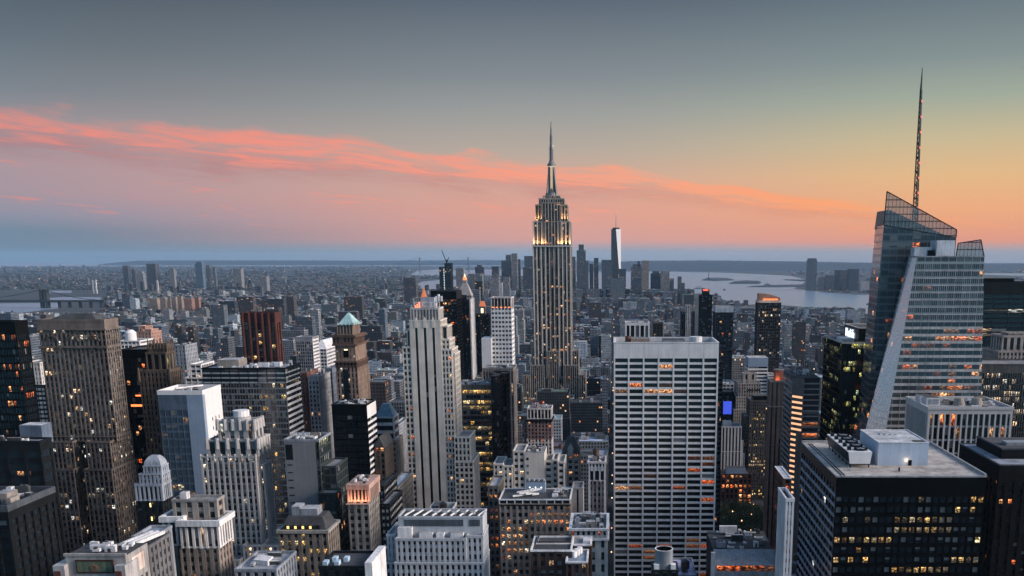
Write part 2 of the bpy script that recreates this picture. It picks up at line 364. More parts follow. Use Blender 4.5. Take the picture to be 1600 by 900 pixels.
    def junk(s, n=4, x0=None, x1=None, y0=None, y1=None, z=None, tank=0, mat=None, hmax=4.0, seed=0):
        r = random.Random(s.seed * 31 + seed)
        x0 = s.x0 + 1.5 if x0 is None else x0; x1 = s.x1 - 1.5 if x1 is None else x1; y0 = s.y0 + 1.5 if y0 is None else y0; y1 = s.y1 - 1.5 if y1 is None else y1; z = s.z1 + .06 if z is None else z
        n = int(n * (2.2 if y0 < 700 else 1.4)); used = []
        for i in range(n * 6):
            if len(used) >= n: break
            w_, d_, h_ = r.uniform(1.2, min(7, (x1 - x0) * .45)) * r.choice((.5, .8, 1)), r.uniform(1.2, min(6, (y1 - y0) * .5)) * r.choice((.6, 1)), r.uniform(1.0, hmax)
            if w_ > x1 - x0 or d_ > y1 - y0: continue
            x, y = r.uniform(x0, x1 - w_), r.uniform(y0, y1 - d_)
            if any(x < u[1] + .4 and x + w_ > u[0] - .4 and y < u[3] + .4 and y + d_ > u[2] - .4 for u in used): continue
            used.append((x, x + w_, y, y + d_)); m = mat or r.choice((METAL_PALE, ROOF_DARK, METAL_MID, BULK))
            if i % 3 == 0: q = s.mb('bulkhead', new=True); q.box(x, x + w_, y, y + d_, z, z + h_, m, top=ROOF_PALE); q.box(x + w_ * .3, x + w_ * .3 + .9, y - .08, y - .01, z + .02, z + min(2, h_ * .8), ROOF_DARK)
            elif i % 3 == 1:
                q = s.mb('air_handler', new=True); q.box(x, x + w_, y, y + d_, z + .4, z + h_, m, skip='')
                for a in range(int(w_ // 1.6)): q.cyl(x + .9 + a * 1.6, y + d_ / 2, z + h_, z + h_ + .35, .6, ROOF_DARK, 10)
                for a in (x + .3, x + w_ - .5): q.box(a, a + .2, y + .2, y + d_ - .2, z, z + .4, ROOF_DARK)
            else:
                q = s.mb('duct', new=True); q.box(x, x + w_, y, y + .9, z + .3, z + 1.2, METAL_PALE, skip=''); q.box(x, x + .9, y + .9, y + d_, z + .3, z + 1.2, METAL_PALE, skip='')
        for i in range(tank):
            for _ in range(12):
                x, y = r.uniform(x0 + 2, max(x0 + 2.1, x1 - 2)), r.uniform(y0 + 2, max(y0 + 2.1, y1 - 2))
                if not any(x - 2 < u[1] and x + 2 > u[0] and y - 2 < u[3] and y + 2 > u[2] for u in used): break
            used.append((x - 2, x + 2, y - 2, y + 2)); tank_mb(s.mb('water_tank', new=True), x, y, z)
        return s
    def ids(s, yb=900, land=None):
        s.yb = yb; s.land = land or s.land; return s
    def finish(s):
        xs = [b[0] for b in s.boxes] + [b[1] for b in s.boxes]; ys = [b[2] for b in s.boxes] + [b[3] for b in s.boxes]
        loc = ((min(xs) + max(xs)) / 2, (min(ys) + max(ys)) / 2, 0.0)
        root = bpy.data.objects.new(s.name, None); COL.objects.link(root); root.location = loc; root.empty_display_size = 5
        tag(root, s.label, s.cat, s.group)
        made = {}
        for m in s.order:
            if not m.f: continue
            name, parent, kind, label = m.info
            o = m.build(name, made.get(parent, root), loc)
            tag(o, label, kind=kind); made.setdefault(name, o)
        s.wins.sort(key=lambda q: -q[0])
        for _, fr, bk, mat, uv in s.wins[:s.nwin]:
            m = MB(); m.poly(fr, mat, uv)
            for i in range(4):
                j = (i + 1) % 4; m.poly([bk[i], bk[j], fr[j], fr[i]], WINFRAME)
            m.build('window', root, loc)
        s.root = root
        if s.lights: LIT_BUILDINGS.append(s)
        for b in s.boxes: BOXES.append((b[0], b[1], b[2], b[3], b[5]))
        pts = [proj(x, y, z) for b in s.boxes for x in b[:2] for y in b[2:4] for z in (b[4], b[5])]
        px = [min(max(p[0], 0), 1600) for p in pts]
        LIMITS.append((min(px), max(px), min(b[2] for b in s.boxes), getattr(s, 'yb', 900)))
        if s.land:
            top = min(p[1] for p in pts); LANDMARKS.append(((min(px) + max(px)) / 2, (top + min(s.yb, 880)) / 2, min(ys), s.land))
        return root
def tank_mb(q, x, y, z):
    for dx in (-1, 1):
        for dy in (-1, 1): q.box(x + dx - .12, x + dx + .12, y + dy - .12, y + dy + .12, z, z + 2.6, ROOF_DARK)
    q.cyl(x, y, z + 2.6, z + 6.2, 1.9, WOOD, 12); q.cyl(x, y, z + 6.2, z + 7.6, 2.05, ROOF_DARK, 12, .1)

ROOF_GREY = roofmat((.20, .21, .22)); ROOF_PALE = roofmat((.46, .47, .48)); ROOF_DARK = roofmat((.05, .055, .06)); ROOF_TAN = roofmat((.36, .335, .31))
METAL_PALE = wall((.52, .55, .58), .5); METAL_MID = wall((.26, .29, .32), .5); BULK = wall((.28, .25, .22)); WOOD = wall((.16, .10, .07))
WINFRAME = wall((.06, .065, .07), .5)
LIME = wall((.46, .44, .41)); LIMEDK = wall((.30, .285, .265)); TRAV = wall((.76, .75, .74), .7, var=.2); BROWN = wall((.20, .17, .148)); TAN = wall((.34, .255, .20)); REDB = wall((.20, .05, .035))
GREYST = wall((.36, .37, .38)); WHITE = wall((.66, .67, .70), .6, var=.15); BLACK = wall((.012, .016, .02), .35); DARK = wall((.028, .036, .044), .6); DGREEN = wall((.02, .03, .032), .3)
BLUEP = wall((.22, .30, .40), .4, var=.15); GREYB = wall((.24, .27, .31)); COPPER = wall((.26, .44, .44)); BLUEROOF = wall((.12, .24, .33), .5); PINKST = wall((.42, .27, .22))
G0 = glass(); GDARK = glass(.02, 1.2); GLIT = glass(.30, 1.6, 'warm', blind=.25); GPALE = glass(.10, 1.5, 'pale', blind=.2)
LIT_BUILDINGS = []
# ------------------------------------------------------------------ the towers one can name in the photograph
def col(px, py, Y): return at(px, py, Y)[0]

# --- dark curtain wall tower at the left edge
b = Bld('office_tower', 'black curtain wall tower cut by the photo edge with short strips of orange light', nwin=60)
st = St(1.6, 3.9, .25, 1.0, BLACK, glass(.10, 1.9, 'orange', blind=.05), dp=.35, ds=.25)
b.pt(-160, 23, 505, 500, 11, st, roof=ROOF_DARK, yb=700, top=6).ids(690, 'leftmost black tower').finish()

# --- brown brick slab with setbacks
b = Bld('brick_skyscraper', 'tall brown brick skyscraper with arched top storey, dark hipped roof and pale lit windows', nwin=100)
g = glass(.11, 1.6, 'pale', blind=.35)
st = St(2.8, 3.75, 1.0, 1.2, BROWN, g, spanmat=wall((.15, .125, .11)), dp=.5, ds=.3)
Y = 600
zs = zat(690, Y); z2 = zat(731, Y)
x0, x1, z1 = col(58, 500, Y), col(162, 500, Y), zat(503, Y)
b.tier(x0, x1, Y, Y + 17.5, zs, z1, st, yb=690, roof=ROOF_DARK, par=1.6, top=4.5)
b.x0, b.x1, b.y0, b.y1, b.z1 = x0, x1, Y, Y + 17, z1
for (a, c, yf, zt, zb) in ((68, 120, -5, zs, z2), (140, 178, -5, zs, z2), (66, 122, -9, z2, 0), (138, 181, -9, z2, 0)):
    b.tier(col(a, 690, Y), col(c, 690, Y), Y + yf, Y + 24, zb, zt, st, yb=850, roof=ROOF_DARK, par=1.2)
b.tier(col(121, 690, Y), col(139, 690, Y), Y + 8, Y + 23, 0, zs + .3, st.but(glass=g), faces='F', roof=False)
q = b.mb('cornice', new=True); q.box(x0 - .8, x1 + .8, Y - .8, Y + 18.3, z1 - 16.5, z1 - 15.3, BROWN, skip=''); q = b.mb('cornice', new=True); q.box(x0 - .9, x1 + .9, Y - .9, Y + 18.4, z1 - 5.2, z1 - 4.4, BROWN, skip='')
for z in (zs + 3, ): b.mb('cornice', new=True).box(x0 - .4, x1 + .4, Y - .4, Y + 17.9, z, z + .6, BROWN, skip='')
for i in range(3):                                     # two storey arches under the top cornice
    cx_ = x0 + 8 + i * 13.2; A = b.mb('arch', new=True)
    for k in range(9):
        a0, a1 = pi * k / 9, pi * (k + 1) / 9
        A.poly([(cx_ + 2.9 * cos(a0), Y - .62, z1 - 12 + 2.9 * sin(a0)), (cx_ + 3.7 * cos(a0), Y - .62, z1 - 12 + 3.7 * sin(a0)), (cx_ + 3.7 * cos(a1), Y - .62, z1 - 12 + 3.7 * sin(a1)), (cx_ + 2.9 * cos(a1), Y - .62, z1 - 12 + 2.9 * sin(a1))], wall((.16, .135, .12)))
        A.poly([(cx_ + 3.7 * cos(a0), Y - .62, z1 - 12 + 3.7 * sin(a0)), (cx_ + 3.7 * cos(a0), Y, z1 - 12 + 3.7 * sin(a0)), (cx_ + 3.7 * cos(a1), Y, z1 - 12 + 3.7 * sin(a1)), (cx_ + 3.7 * cos(a1), Y - .62, z1 - 12 + 3.7 * sin(a1))], wall((.16, .135, .12)))
q = b.mb('hipped_roof'); xa, xb = col(66, 500, Y), col(150, 500, Y)
q.prism([(xa, Y + 1.5), (xb, Y + 1.5), (xb, Y + 16), (xa, Y + 16)], z1 + .1, z1 + 5, ROOF_DARK, True, [(xa + 12, Y + 5), (xb - 5, Y + 5), (xb - 5, Y + 12), (xa + 12, Y + 12)])
b.ids(845, 'tall brown brick skyscraper').finish()

b = Bld('stepped_tower', 'slim grey tower with white bands and stepped stone top, between black and brown towers')
b.pt(36, 62, 568, 760, 22, St(2.6, 3.7, 1.3, 1.4, LIME, GPALE), z0=zat(603, 760)); b.pt(28, 70, 603, 755, 30, St(3, 3.7, .5, 1.9, DARK, G0, spanmat=GREYST)).junk(2); b.ids(690).finish()

b = Bld('office_block', 'dark office block with bluish flat roof and one wide orange lit opening below the roof', nwin=60)
st = St(9.0, 6.5, 1.4, 2.6, wall((.026, .032, .038), .6), glass(.02, 1.2, 'orange', blind=.02))
b.pt(-100, 62, 692, 455, 10, st, yb=780, roof=roofmat((.22, .28, .36)), top=4); b.junk(5)
q = b.mb('penthouse'); q.box(col(34, 686, 466), col(68, 686, 466), 465.2, 474, b.z1 - 3, zat(664, 466), wall((.13, .18, .25), .5), top=ROOF_PALE)
b.mb('rear_wall').box(col(-100, 686, 466), col(61, 686, 466), 465.2, 474, 0, b.z1 - 3.05, DARK); q = b.mb('lit_opening'); q.box(col(18, 740, 455), col(48, 740, 455), 454.6, 454.98, zat(743, 455), zat(736, 455), glass(.999, 2.4, 'orange', ps=(7, 2.4), blind=0), uv=(3, 2.5, 911, 4)); b.ids(800, 'dark block with one orange lit opening').finish()

b = Bld('office_block', 'near black office block in the lowest corner, pipes and units on its sunken roof', nwin=60)
st = St(4.6, 3.9, 1.0, 1.5, wall((.024, .03, .036), .6), glass(.012, 1.4, 'warm', blind=.02), dp=.8)
b.pt(-160, 12, 800, 300, 27, st, roof=ROOF_DARK, par=2.2, parmat=wall((.10, .12, .145)), top=3)
for k in range(4): b.mb('pipe', new=True).bar((b.x1 - 26 + k * 2.2, 304 + k * 3, b.z1 + 1.2), (b.x1 - 9 + k, 308 + k * 3.6, b.z1 + 1.2), .9, METAL_PALE)
b.junk(5, x0=b.x1 - 24); b.ids(900, 'near black block with pipes on its roof').finish()

b = Bld('office_tower', 'narrow black glass tower with two orange lit strips, beside tall brown brick skyscraper', nwin=40)
b.pt(188, 229, 548, 645, 30, St(2.2, 3.9, .2, 1.0, BLACK, glass(.07, 2.0, 'orange'), dp=.3, ds=.2), roof=ROOF_DARK, yb=700, top=5)
for (a, c, p0, p1) in ((205, 226, 632, 635), (212, 221, 617, 619)):
    b.mb('lit_strip', new=True).box(col(a, p0, 645), col(c, p0, 645), 644.6, 644.9, zat(p1, 645), zat(p0, 645), emis('orange_strip', (1, .2, .05), 1.7))
b.ids(720).finish()
b = Bld('apartment_tower', 'white banded tower with rounded roof tank rising behind narrow black tower')
st = St(3.2, 3.4, .3, 1.7, WHITE, G0)
b.pt(187, 218, 534, 790, 26, st); b.mb('roof_tank').cyl(col(200, 530, 795), 800, b.z1, b.z1 + 7, 4.5, WHITE, 16); q = b.mb('roof_tank_dome', parent='roof_tank'); q.cyl(col(200, 530, 795), 800, b.z1 + 7, b.z1 + 9.2, 4.5, WHITE, 16, 2.2)
b.ids(700).finish()
b = Bld('brick_tower', 'salmon brick tower with two stepped chimney-like tops behind gothic crowned tower')
st = St(3.2, 3.3, 1.9, 1.6, wall((.40, .24, .19)), G0)
b.pt(209, 236, 520, 860, 20, st); b.tier(col(216, 512, 862), col(227, 512, 862), 862, 876, b.z1, zat(511, 862), st); b.tier(col(228, 516, 862), col(236, 516, 862), 862, 876, b.z1, zat(516, 862), st); b.ids(690).finish()

# --- gothic crowned tower
b = Bld('gothic_tower', 'brown stone tower with pinnacled gothic crown and stepped shoulders', nwin=100)
gs = glass(.06, 1.8, 'green', blind=.1)
GB = wall((.15, .115, .09)); st = St(2.6, 3.7, 1.3, 1.2, GB, gs, dp=.7, ds=.3); Y = 620
za, zb, zc, zd = zat(541, Y), zat(553, Y), zat(581, Y), 0
b.tier(col(229, 541, Y), col(258, 541, Y), Y + 2, Y + 11, zb, za, st.but(pier=1.6), roof=ROOF_DARK, yb=700)
b.tier(col(227, 553, Y), col(259, 553, Y), Y, Y + 13, zc, zb, st.but(bay=4, pier=1.5, fl=10), roof=ROOF_DARK, yb=700)
b.tier(col(220, 581, Y), col(268, 581, Y), Y - 3, Y + 14, zd, zc, st, roof=ROOF_DARK, par=2, yb=720)
q = b.mb('crown')
for i in range(7):
    x = col(229, 541, Y) + i * (col(258, 541, Y) - col(229, 541, Y)) / 6
    for y in (Y + 2, Y + 11): q.cyl(x, y, za - 2, za + (4.5 if i % 2 == 0 else 2.8), .8, GB, 6, .3)
for i in range(1, 4):
    y = Y + 2 + i * 2.2
    for x in (col(229, 541, Y), col(258, 541, Y)): q.cyl(x, y, za - 2, za + 3.2, .8, GB, 6, .3)
q = b.mb('corner_pier')
for x in (col(220, 581, Y), col(268, 581, Y)):
    for y in (Y - 3, Y + 13): q.cyl(x, y, zc - 6, zc + 3, 1.2, GB, 6, .5)
b.ids(720, 'gothic crowned brown tower').finish()

b = Bld('apartment_tower', 'plain dark grey tower standing behind the gothic crowned tower, one pale side')
b.pt(272, 289, 541, 760, 22, St(3, 3.3, 1.8, 1.6, GREYB, G0)); b.junk(2); b.ids(690).finish()
b = Bld('stepped_block', 'white stepped block with dark window bands, behind grey glass tower with white flank')
st = St(4, 3.4, .4, 1.8, WHITE, G0); b.pt(296, 314, 571, 660, 22, st); b.tier(col(289, 592, 655), col(318, 592, 655), 655, 690, 0, zat(592, 655), st); b.ids(690).finish()

# --- glass and white panel tower
b = Bld('office_tower', 'blue grey glass tower with blank white flank wall and sunken roof', nwin=60)
st = St(3.3, 4.4, .18, 1.1, wall((.10, .15, .21), .3), glass(.06, 2.0, 'yellow', tint=(.05, .075, .105), blind=.08), dp=.25, ds=.18); Y = 540
xa, xm, xb, zt = col(246, 617, Y), col(291, 617, Y), col(316, 617, Y), zat(617, Y)
b.tier(xa, xm, Y, Y + 26, 0, zt, st, faces='FLB', roof=False, yb=785, top=9)
b.mb('blue_panel_wall').box(xm + .02, xb, Y + .01, Y + 3, 0, zt, BLUEP)
q = b.mb('white_flank_wall'); q.box(xm + .02, xb + .05, Y + 3.02, Y + 26, 0, zt, WHITE); b.boxes.append((xm, xb, Y, Y + 26, 0, zt))
for r_ in range(3):
    for c in range(3): b.mb('flank_window', new=True).box(xb + .02, xb + .12, Y + 10.5 + c * 4.6, Y + 11.4 + c * 4.6, zt - 17 - r_ * 5.5, zt - 14.8 - r_ * 5.5, GDARK)
PP = b.mb('parapet')
for e in ((xa - .1, xb + .2, Y - .1, Y + .5), (xa - .1, xb + .2, Y + 25.5, Y + 26.1), (xa - .1, xa + .5, Y + .5, Y + 25.5), (xb - .5, xb + .2, Y + .5, Y + 25.5)): PP.box(*e, zt - .02, zt + 2.6, WHITE, skip='')
b.mb('roof').box(xa + .6, xb - .6, Y + .6, Y + 25.4, zt - .5, zt + .04, ROOF_DARK)
b.x0, b.x1, b.y0, b.y1, b.z1 = xa, xb, Y, Y + 26, zt; b.junk(5, hmax=3)
b.mb('window_washing_rail').bar((xa + 8, Y + 6, zt + 3), (xa + 18, Y + 20, zt + 3), .8, METAL_PALE)
b.ids(770, 'grey glass tower with white flank').finish()

# --- wide banded office slab
b = Bld('office_slab', 'wide office slab of grey window bands, sunlight painted as white bands on its narrow side', nwin=100)
st = St(1.75, 3.75, .16, .95, wall((.17, .18, .19)), glass(.07, 1.5, 'yellow', tint=(.02, .026, .032), blind=.25), spanmat=wall((.20, .22, .24)), dp=.35, ds=.3); Y = 600
xa, xb, zt = col(315, 577, Y), col(445, 577, Y), zat(577, Y)
b.tier(xa, xb, Y, Y + 29, 0, zt - 9, st, roof=False, faces='FLB', yb=800)
b.tier(xa, xb, Y, Y + 29, 0, zt - 9, st.but(spanmat=WHITE, span=1.6, wall=BLACK), roof=False, faces='R', reg=False)  # white spandrels put the west side's sunset brightness into the colour
b.tier(xa, xb, Y, Y + 29, zt - 9, zt, St(6, 3, .4, .9, BLACK, GDARK, spanmat=wall((.30, .32, .34)), dp=.3, ds=.25), roof=roofmat((.30, .32, .35)), reg=False)
b.x0, b.x1, b.y0, b.y1, b.z1 = xa, xb, Y, Y + 29, zt; b.junk(7, hmax=4, mat=METAL_PALE)
q = b.mb('penthouse'); q.box(xa + 6, xa + 20, Y + 10, Y + 24, zt + .06, zt + 5, BULK, top=ROOF_PALE)
b.ids(715, 'wide grey banded office slab').finish()

# --- pale art deco tower with scalloped crown
b = Bld('deco_tower', 'pale stone tower with scalloped two tier crown, round roof tank and vertical piers', nwin=100)
g = glass(.13, 1.9, 'pale', blind=.45); DECO = wall((.345, .34, .335), var=.3); st = St(2.7, 3.6, 1.0, 1.1, DECO, g, spanmat=wall((.30, .30, .30)), dp=.9, ds=.3); Y = 470
T = [(333, 391, 663, 5, 17), (320, 400, 691, 2, 20), (313, 399, 715, 0, 22)]
Z = [zat(t[2], Y) for t in T]
for i, (a, c, p, dy, dd) in enumerate(T):
    b.tier(col(a, p, Y), col(c, p, Y), Y + dy, Y + dy + (dd - dy if i < 2 else 14), Z[i + 1] if i < 2 else 0, Z[i], st.but(pier=2.3, bay=4.9, fl=9) if i < 2 else st, yb=860, par=.8)
    q = b.mb('crown')
    nb = 5 if i < 2 else 8; xa, xb = col(a, p, Y), col(c, p, Y)
    for k in range(nb + 1):
        x = xa + (xb - xa) * k / nb
        q.cyl(x, Y + dy + .3, Z[i] - (4 if i < 2 else 1.5), Z[i] + (1.6 if i < 2 else 1.8), 1.25 if i < 2 else .6, DECO, 8, 1.0 if i < 2 else .5)
    for k in range(1, 4):
        y = Y + dy + .3 + k * 4
        if i < 2: q.cyl(xb - .3, y, Z[i] - 4, Z[i] + 1.6, 1.25, DECO, 8, 1.0)
b.tier(col(398.5, 730, Y), col(407, 730, Y), Y + 5, Y + 16, 0, zat(731, Y), st, yb=860)                 # projecting side bay
b.tier(col(386, 849, Y), col(416, 849, Y), Y - 6, Y + 32, 0, zat(849, Y), st, yb=890); b.tier(col(416.2, 849, Y), col(446, 849, Y), Y - 5, Y + 9, 0, zat(850, Y), st, yb=890, reg=True)
b.tier(col(300, 868, Y), col(386, 868, Y), Y - 10, Y + 20, 0, zat(868, Y), st)
q = b.mb('roof_tank'); q.cyl(col(364, 655, Y), Y + 11, Z[0], Z[0] + 2.5, 4.6, DECO, 16); q.cyl(col(364, 655, Y), Y + 11, Z[0] + 2.5, Z[0] + 5.5, 4.0, METAL_PALE, 16)
b.ids(850, 'pale tower with scalloped crown').finish()

# --- small building with columned temple top
b = Bld('temple_top_building', 'narrow building topped by white colonnade, two set-back storeys and ribbed mansard roof', nwin=60)
Y = 450; st = St(3.0, 3.8, 1.6, 1.9, DARK, glass(.06, 2.0, 'yellow', blind=.05)); WB = wall((.27, .31, .365))
z3, z2, z1_, z0_ = zat(731, Y), zat(743, Y), zat(760, Y), zat(783, Y)
b.tier(col(211, 783, Y), col(253, 783, Y), Y + .5, Y + 10, 0, z0_, st, yb=835, roof=False)
b.tier(col(210, 760, Y), col(253, 760, Y), Y, Y + 10, z0_, z1_, St(2.1, 8, .9, .8, WB, GDARK, dp=.9), par=1.2, yb=790)
b.tier(col(215, 743, Y), col(251, 743, Y), Y + 1, Y + 10, z1_ + .2, z2, St(2.0, 3.4, 1.0, 1.3, WB, GDARK), par=.6)
b.tier(col(220, 731, Y), col(249, 731, Y), Y + 2, Y + 9.6, z2 + .2, z3, St(2.0, 4, 1.1, 1.4, WB, GDARK), par=.5)
q = b.mb('mansard_roof'); xa, xb = col(221, 731, Y), col(248, 731, Y)
for i in range(5):
    f0, f1 = i / 5, (i + 1) / 5; ins = lambda f: .5 * f + 1.9 * f ** 3
    P = lambda f: [(xa + ins(f), Y + 2.4 + ins(f) * .8), (xb - ins(f), Y + 2.4 + ins(f) * .8), (xb - ins(f), Y + 9.2 - ins(f) * .8), (xa + ins(f), Y + 9.2 - ins(f) * .8)]
    q.prism(P(f0), z3 + .1 + 5 * f0, z3 + .1 + 5 * f1, WB, True, P(f1))
for i in range(5): b.mb('column_light', new=True).box(col(233, 770, Y) - .3, col(233, 770, Y) + .3, Y - .1, Y - .02, z0_ - 3 - i * 7, z0_ - 1 - i * 7, emis('yellow_lamp', (1, .7, .25), 2.0))
b.ids(840, 'narrow building with white colonnade top').finish()

# --- limestone block with white cornice
b = Bld('cornice_building', 'limestone and brown brick block with bright white cornice and brick roof house', nwin=100)
Y = 340; gl = glass(.12, 1.9, 'warm', blind=.35); st = St(3.0, 3.5, 1.5, 1.5, wall((.24, .20, .17)), gl); sl = St(2.3, 11, .95, .7, wall((.50, .48, .46)), gl, dp=.7)
zc, zb = zat(822, Y), zat(857, Y)
b.tier(col(280, 822, Y), col(341, 822, Y), Y, Y + 13, zb, zc, sl, par=2.2, par_out=.9, parmat=wall((.66, .67, .69)))
b.tier(col(280, 857, Y), col(341, 857, Y), Y + .2, Y + 13, 0, zb, st, roof=False)
b.tier(col(247, 817, Y), col(280, 817, Y) - .1, Y + 3, Y + 13, zb, zat(819, Y), sl, par=2.2, par_out=.8, parmat=wall((.66, .67, .69)))
b.tier(col(247, 857, Y), col(280, 857, Y) - .1, Y + 3.2, Y + 13, 0, zb, st, roof=False)
b.tier(col(259, 789, Y), col(330, 789, Y), Y + 5, Y + 12, zc + .2, zat(789, Y), St(4, 4.2, 2.2, 1.6, wall((.30, .27, .24)), GDARK), par=.9, parmat=LIMEDK)
b.mb('roof_hut').box(col(268, 780, Y), col(278, 780, Y), Y + 7, Y + 10, zat(788, Y), zat(777, Y), METAL_PALE, top=ROOF_PALE)
b.ids(900, 'block with bright white cornice').finish()

# --- ornate topped building, bottom left
b = Bld('ornate_building', 'stone building with glazed green frieze panel and bronze medallion under its flat top', nwin=30)
Y = 262; st = St(2.6, 3.6, 1.4, 1.3, wall((.30, .29, .28)), GPALE); zt = zat(869, Y)
b.tier(col(101, 869, Y), col(196, 869, Y), Y, Y + 13, 0, zt - 8.5, st, roof=False)
b.mb('attic_wall').box(col(101, 869, Y), col(196, 869, Y), Y, Y + 13, zt - 8.5, zt, wall((.30, .29, .28)))
b.boxes.append((col(101, 869, Y), col(196, 869, Y), Y, Y + 13, 0, zt))
b.mb('parapet').box(col(100, 869, Y), col(197, 869, Y), Y - .3, Y + .4, zt, zt + .8, LIMEDK, skip='')
q = b.mb('roof'); q.box(col(102, 869, Y), col(195, 869, Y), Y + .5, Y + 12.8, zt, zt + .1, ROOF_DARK)
q = b.mb('frieze_panel'); q.box(col(121, 880, Y), col(176, 880, Y), Y - .28, Y, zat(893, Y), zat(876, Y), wall((.14, .18, .12), .5, var=.7))
q = b.mb('panel_frame'); xa, xb, zl, zh = col(119, 880, Y), col(178, 880, Y), zat(895, Y), zat(874.5, Y)
for e in ((xa, xb, zh - .35, zh), (xa, xb, zl, zl + .35), (xa, xa + .35, zl + .35, zh - .35), (xb - .35, xb, zl + .35, zh - .35)): q.box(e[0], e[1], Y - .45, Y, e[2], e[3], wall((.12, .05, .035)), skip='')
q = b.mb('medallion'); cx_, cz = col(148, 886, Y), zat(887, Y)
for k in range(14):
    a0, a1 = 2 * pi * k / 14, 2 * pi * (k + 1) / 14; P = lambda r, a, y: (cx_ + r * cos(a), y, cz + r * sin(a))
    q.poly([P(.55, a0, Y - .5), P(1.0, a0, Y - .5), P(1.0, a1, Y - .5), P(.55, a1, Y - .5)], wall((.30, .11, .05), .4)); q.poly([P(1.0, a0, Y - .5), P(1.0, a0, Y - .2), P(1.0, a1, Y - .2), P(1.0, a1, Y - .5)], wall((.30, .11, .05), .4))
for a, c in ((88, 106), (184, 200)): b.mb('corner_pavilion', new=True).box(col(a, 880, Y), col(c, 880, Y), Y - 2, Y + 6, 0, zat(884, Y - 2), wall((.34, .33, .33)), top=ROOF_PALE)
for a in (91, 186): b.mb('red_tile_panel', new=True).box(col(a, 893, Y), col(a + 10, 893, Y), Y - 2.12, Y - 2, zat(897, Y), zat(889, Y), wall((.22, .07, .05)))
b.mb('side_panel').box(col(196, 869, Y), col(196, 869, Y) + .2, Y + 3, Y + 10, zt - 6.5, zt - 1.5, wall((.52, .42, .36)))
b.x0, b.x1, b.y0, b.y1, b.z1 = col(103, 869, Y), col(194, 869, Y), Y + 1, Y + 12.5, zt; b.junk(6, hmax=1.6, mat=METAL_PALE)
b.ids(900, 'stone building with green frieze panel').finish()
b = Bld('stepped_block', 'low dark stone block with slanted rooftop ducts, behind ornate green paneled building', nwin=20)
st = St(3, 3.5, 1.5, 1.6, wall((.17, .17, .18)), GPALE); b.pt(186, 232, 858, 300, 16, st, roof=ROOF_DARK); b.tier(col(206, 842, 318), col(240, 842, 318), 318, 332, 0, zat(842, 318), St(5, 5, 3, 3, GREYB, GDARK), roof=roofmat((.24, .30, .38)))
for k in range(3): b.mb('duct', new=True).bar((b.x0 + 1 + k * 2, 301, b.z1 + 1.5), (b.x0 + 4 + k * 2, 315, b.z1 + 1.5), 1.1, METAL_PALE)
b.ids(900).finish()

# --- blank grey wall block with glass corner
b = Bld('blank_wall_block', 'block with windowless grey concrete wall and lit glass corner', nwin=60)
Y = 470; xa, xb, zt = col(443, 690, Y), col(492, 690, Y), zat(690, Y)
st = St(3.4, 4.4, .2, .9, wall((.07, .09, .095), .4), glass(.16, 1.6, 'green', tint=(.02, .03, .03)), dp=.35, ds=.3)
b.tier(xa, xb + 2.0, Y, Y + 20, 0, zt, st, faces='RB', roof=ROOF_DARK, par=1.2, parmat=GREYB, yb=860)
b.mb('blank_wall').box(xa, xb, Y, Y + 19.6, 0, zt - .1, wall((.20, .21, .225), var=.18))
b.tier(xb + .02, xb + 2.0, Y, Y + 10, 0, zt - 1, st, faces='F', roof=False, yb=860, reg=False)
b.mb('dark_wall_panel').box(col(446, 700, Y), col(457, 700, Y), Y - .06, Y - .01, zt - 9.5, zt - 1.5, DARK)
for k in range(8): b.mb('slot_window', new=True).box(col(447, 700, Y), col(455, 700, Y), Y - .05, Y - .01, zt - 12.5 - k * 4.0, zt - 11.9 - k * 4.0, GDARK)
sg = st.but(glass=glass(.05, 2, 'orange', tint=(.025, .032, .034)))
b.tier(xb + 2.1, xb + 9, Y + 3, Y + 24, 0, zat(733, Y), sg, yb=860); b.tier(xb + 2.1, xb + 11, Y - 7, Y + 2.9, 0, zat(768, Y), sg, yb=860)
b.x0, b.x1, b.y0, b.y1, b.z1 = xa, xb + 1, Y, Y + 20, zt; b.junk(5, hmax=2.2)
b.ids(850, 'block with windowless grey wall').finish()

# --- mansard block with lit dormers
b = Bld('mansard_building', 'stone building with dark mansard roof, lit dormers and rows of yellow lit windows', nwin=100)
Y = 400; gl = glass(.34, 2.0, 'yellow', blind=.2); st = St(3.2, 3.7, 1.7, 1.6, wall((.22, .19, .16)), gl); zt = zat(833, Y)
b.tier(col(434, 833, Y), col(512, 833, Y), Y, Y + 17, 0, zt, st, par=1.4, parmat=LIMEDK, par_out=.6)
xa, xb = col(437, 833, Y), col(510, 833, Y); q = b.mb('mansard_roof')
q.prism([(xa, Y + .8), (xb, Y + .8), (xb, Y + 16), (xa, Y + 16)], zt + .1, zt + 6.5, ROOF_DARK, True, [(xa + 2.5, Y + 4), (xb - 2.5, Y + 4), (xb - 2.5, Y + 14), (xa + 2.5, Y + 14)])
for i in range(5):
    x = xa + 3.6 + i * 3.3; q = b.mb('dormer', new=True); q.box(x - .7, x + .7, Y + .7, Y + 3.2, zt + 1.4, zt + 3.4, DARK, top=ROOF_DARK)
    if i < 4: b.mb('dormer_light', new=True).box(x - .5, x + .5, Y + .62, Y + .69, zt + 1.8, zt + 3.0, emis('dormer_glow', (1, .55, .16), 1.5))
for (a, c, h) in ((449, 462, 4), (463, 490, 3)): b.mb('roof_house', new=True).box(col(a, 812, Y), col(c, 812, Y), Y + 6, Y + 13, zt + 6, zt + 6.5 + h, GREYB, top=ROOF_PALE)
b.ids(900, 'building with mansard and lit dormers').finish()

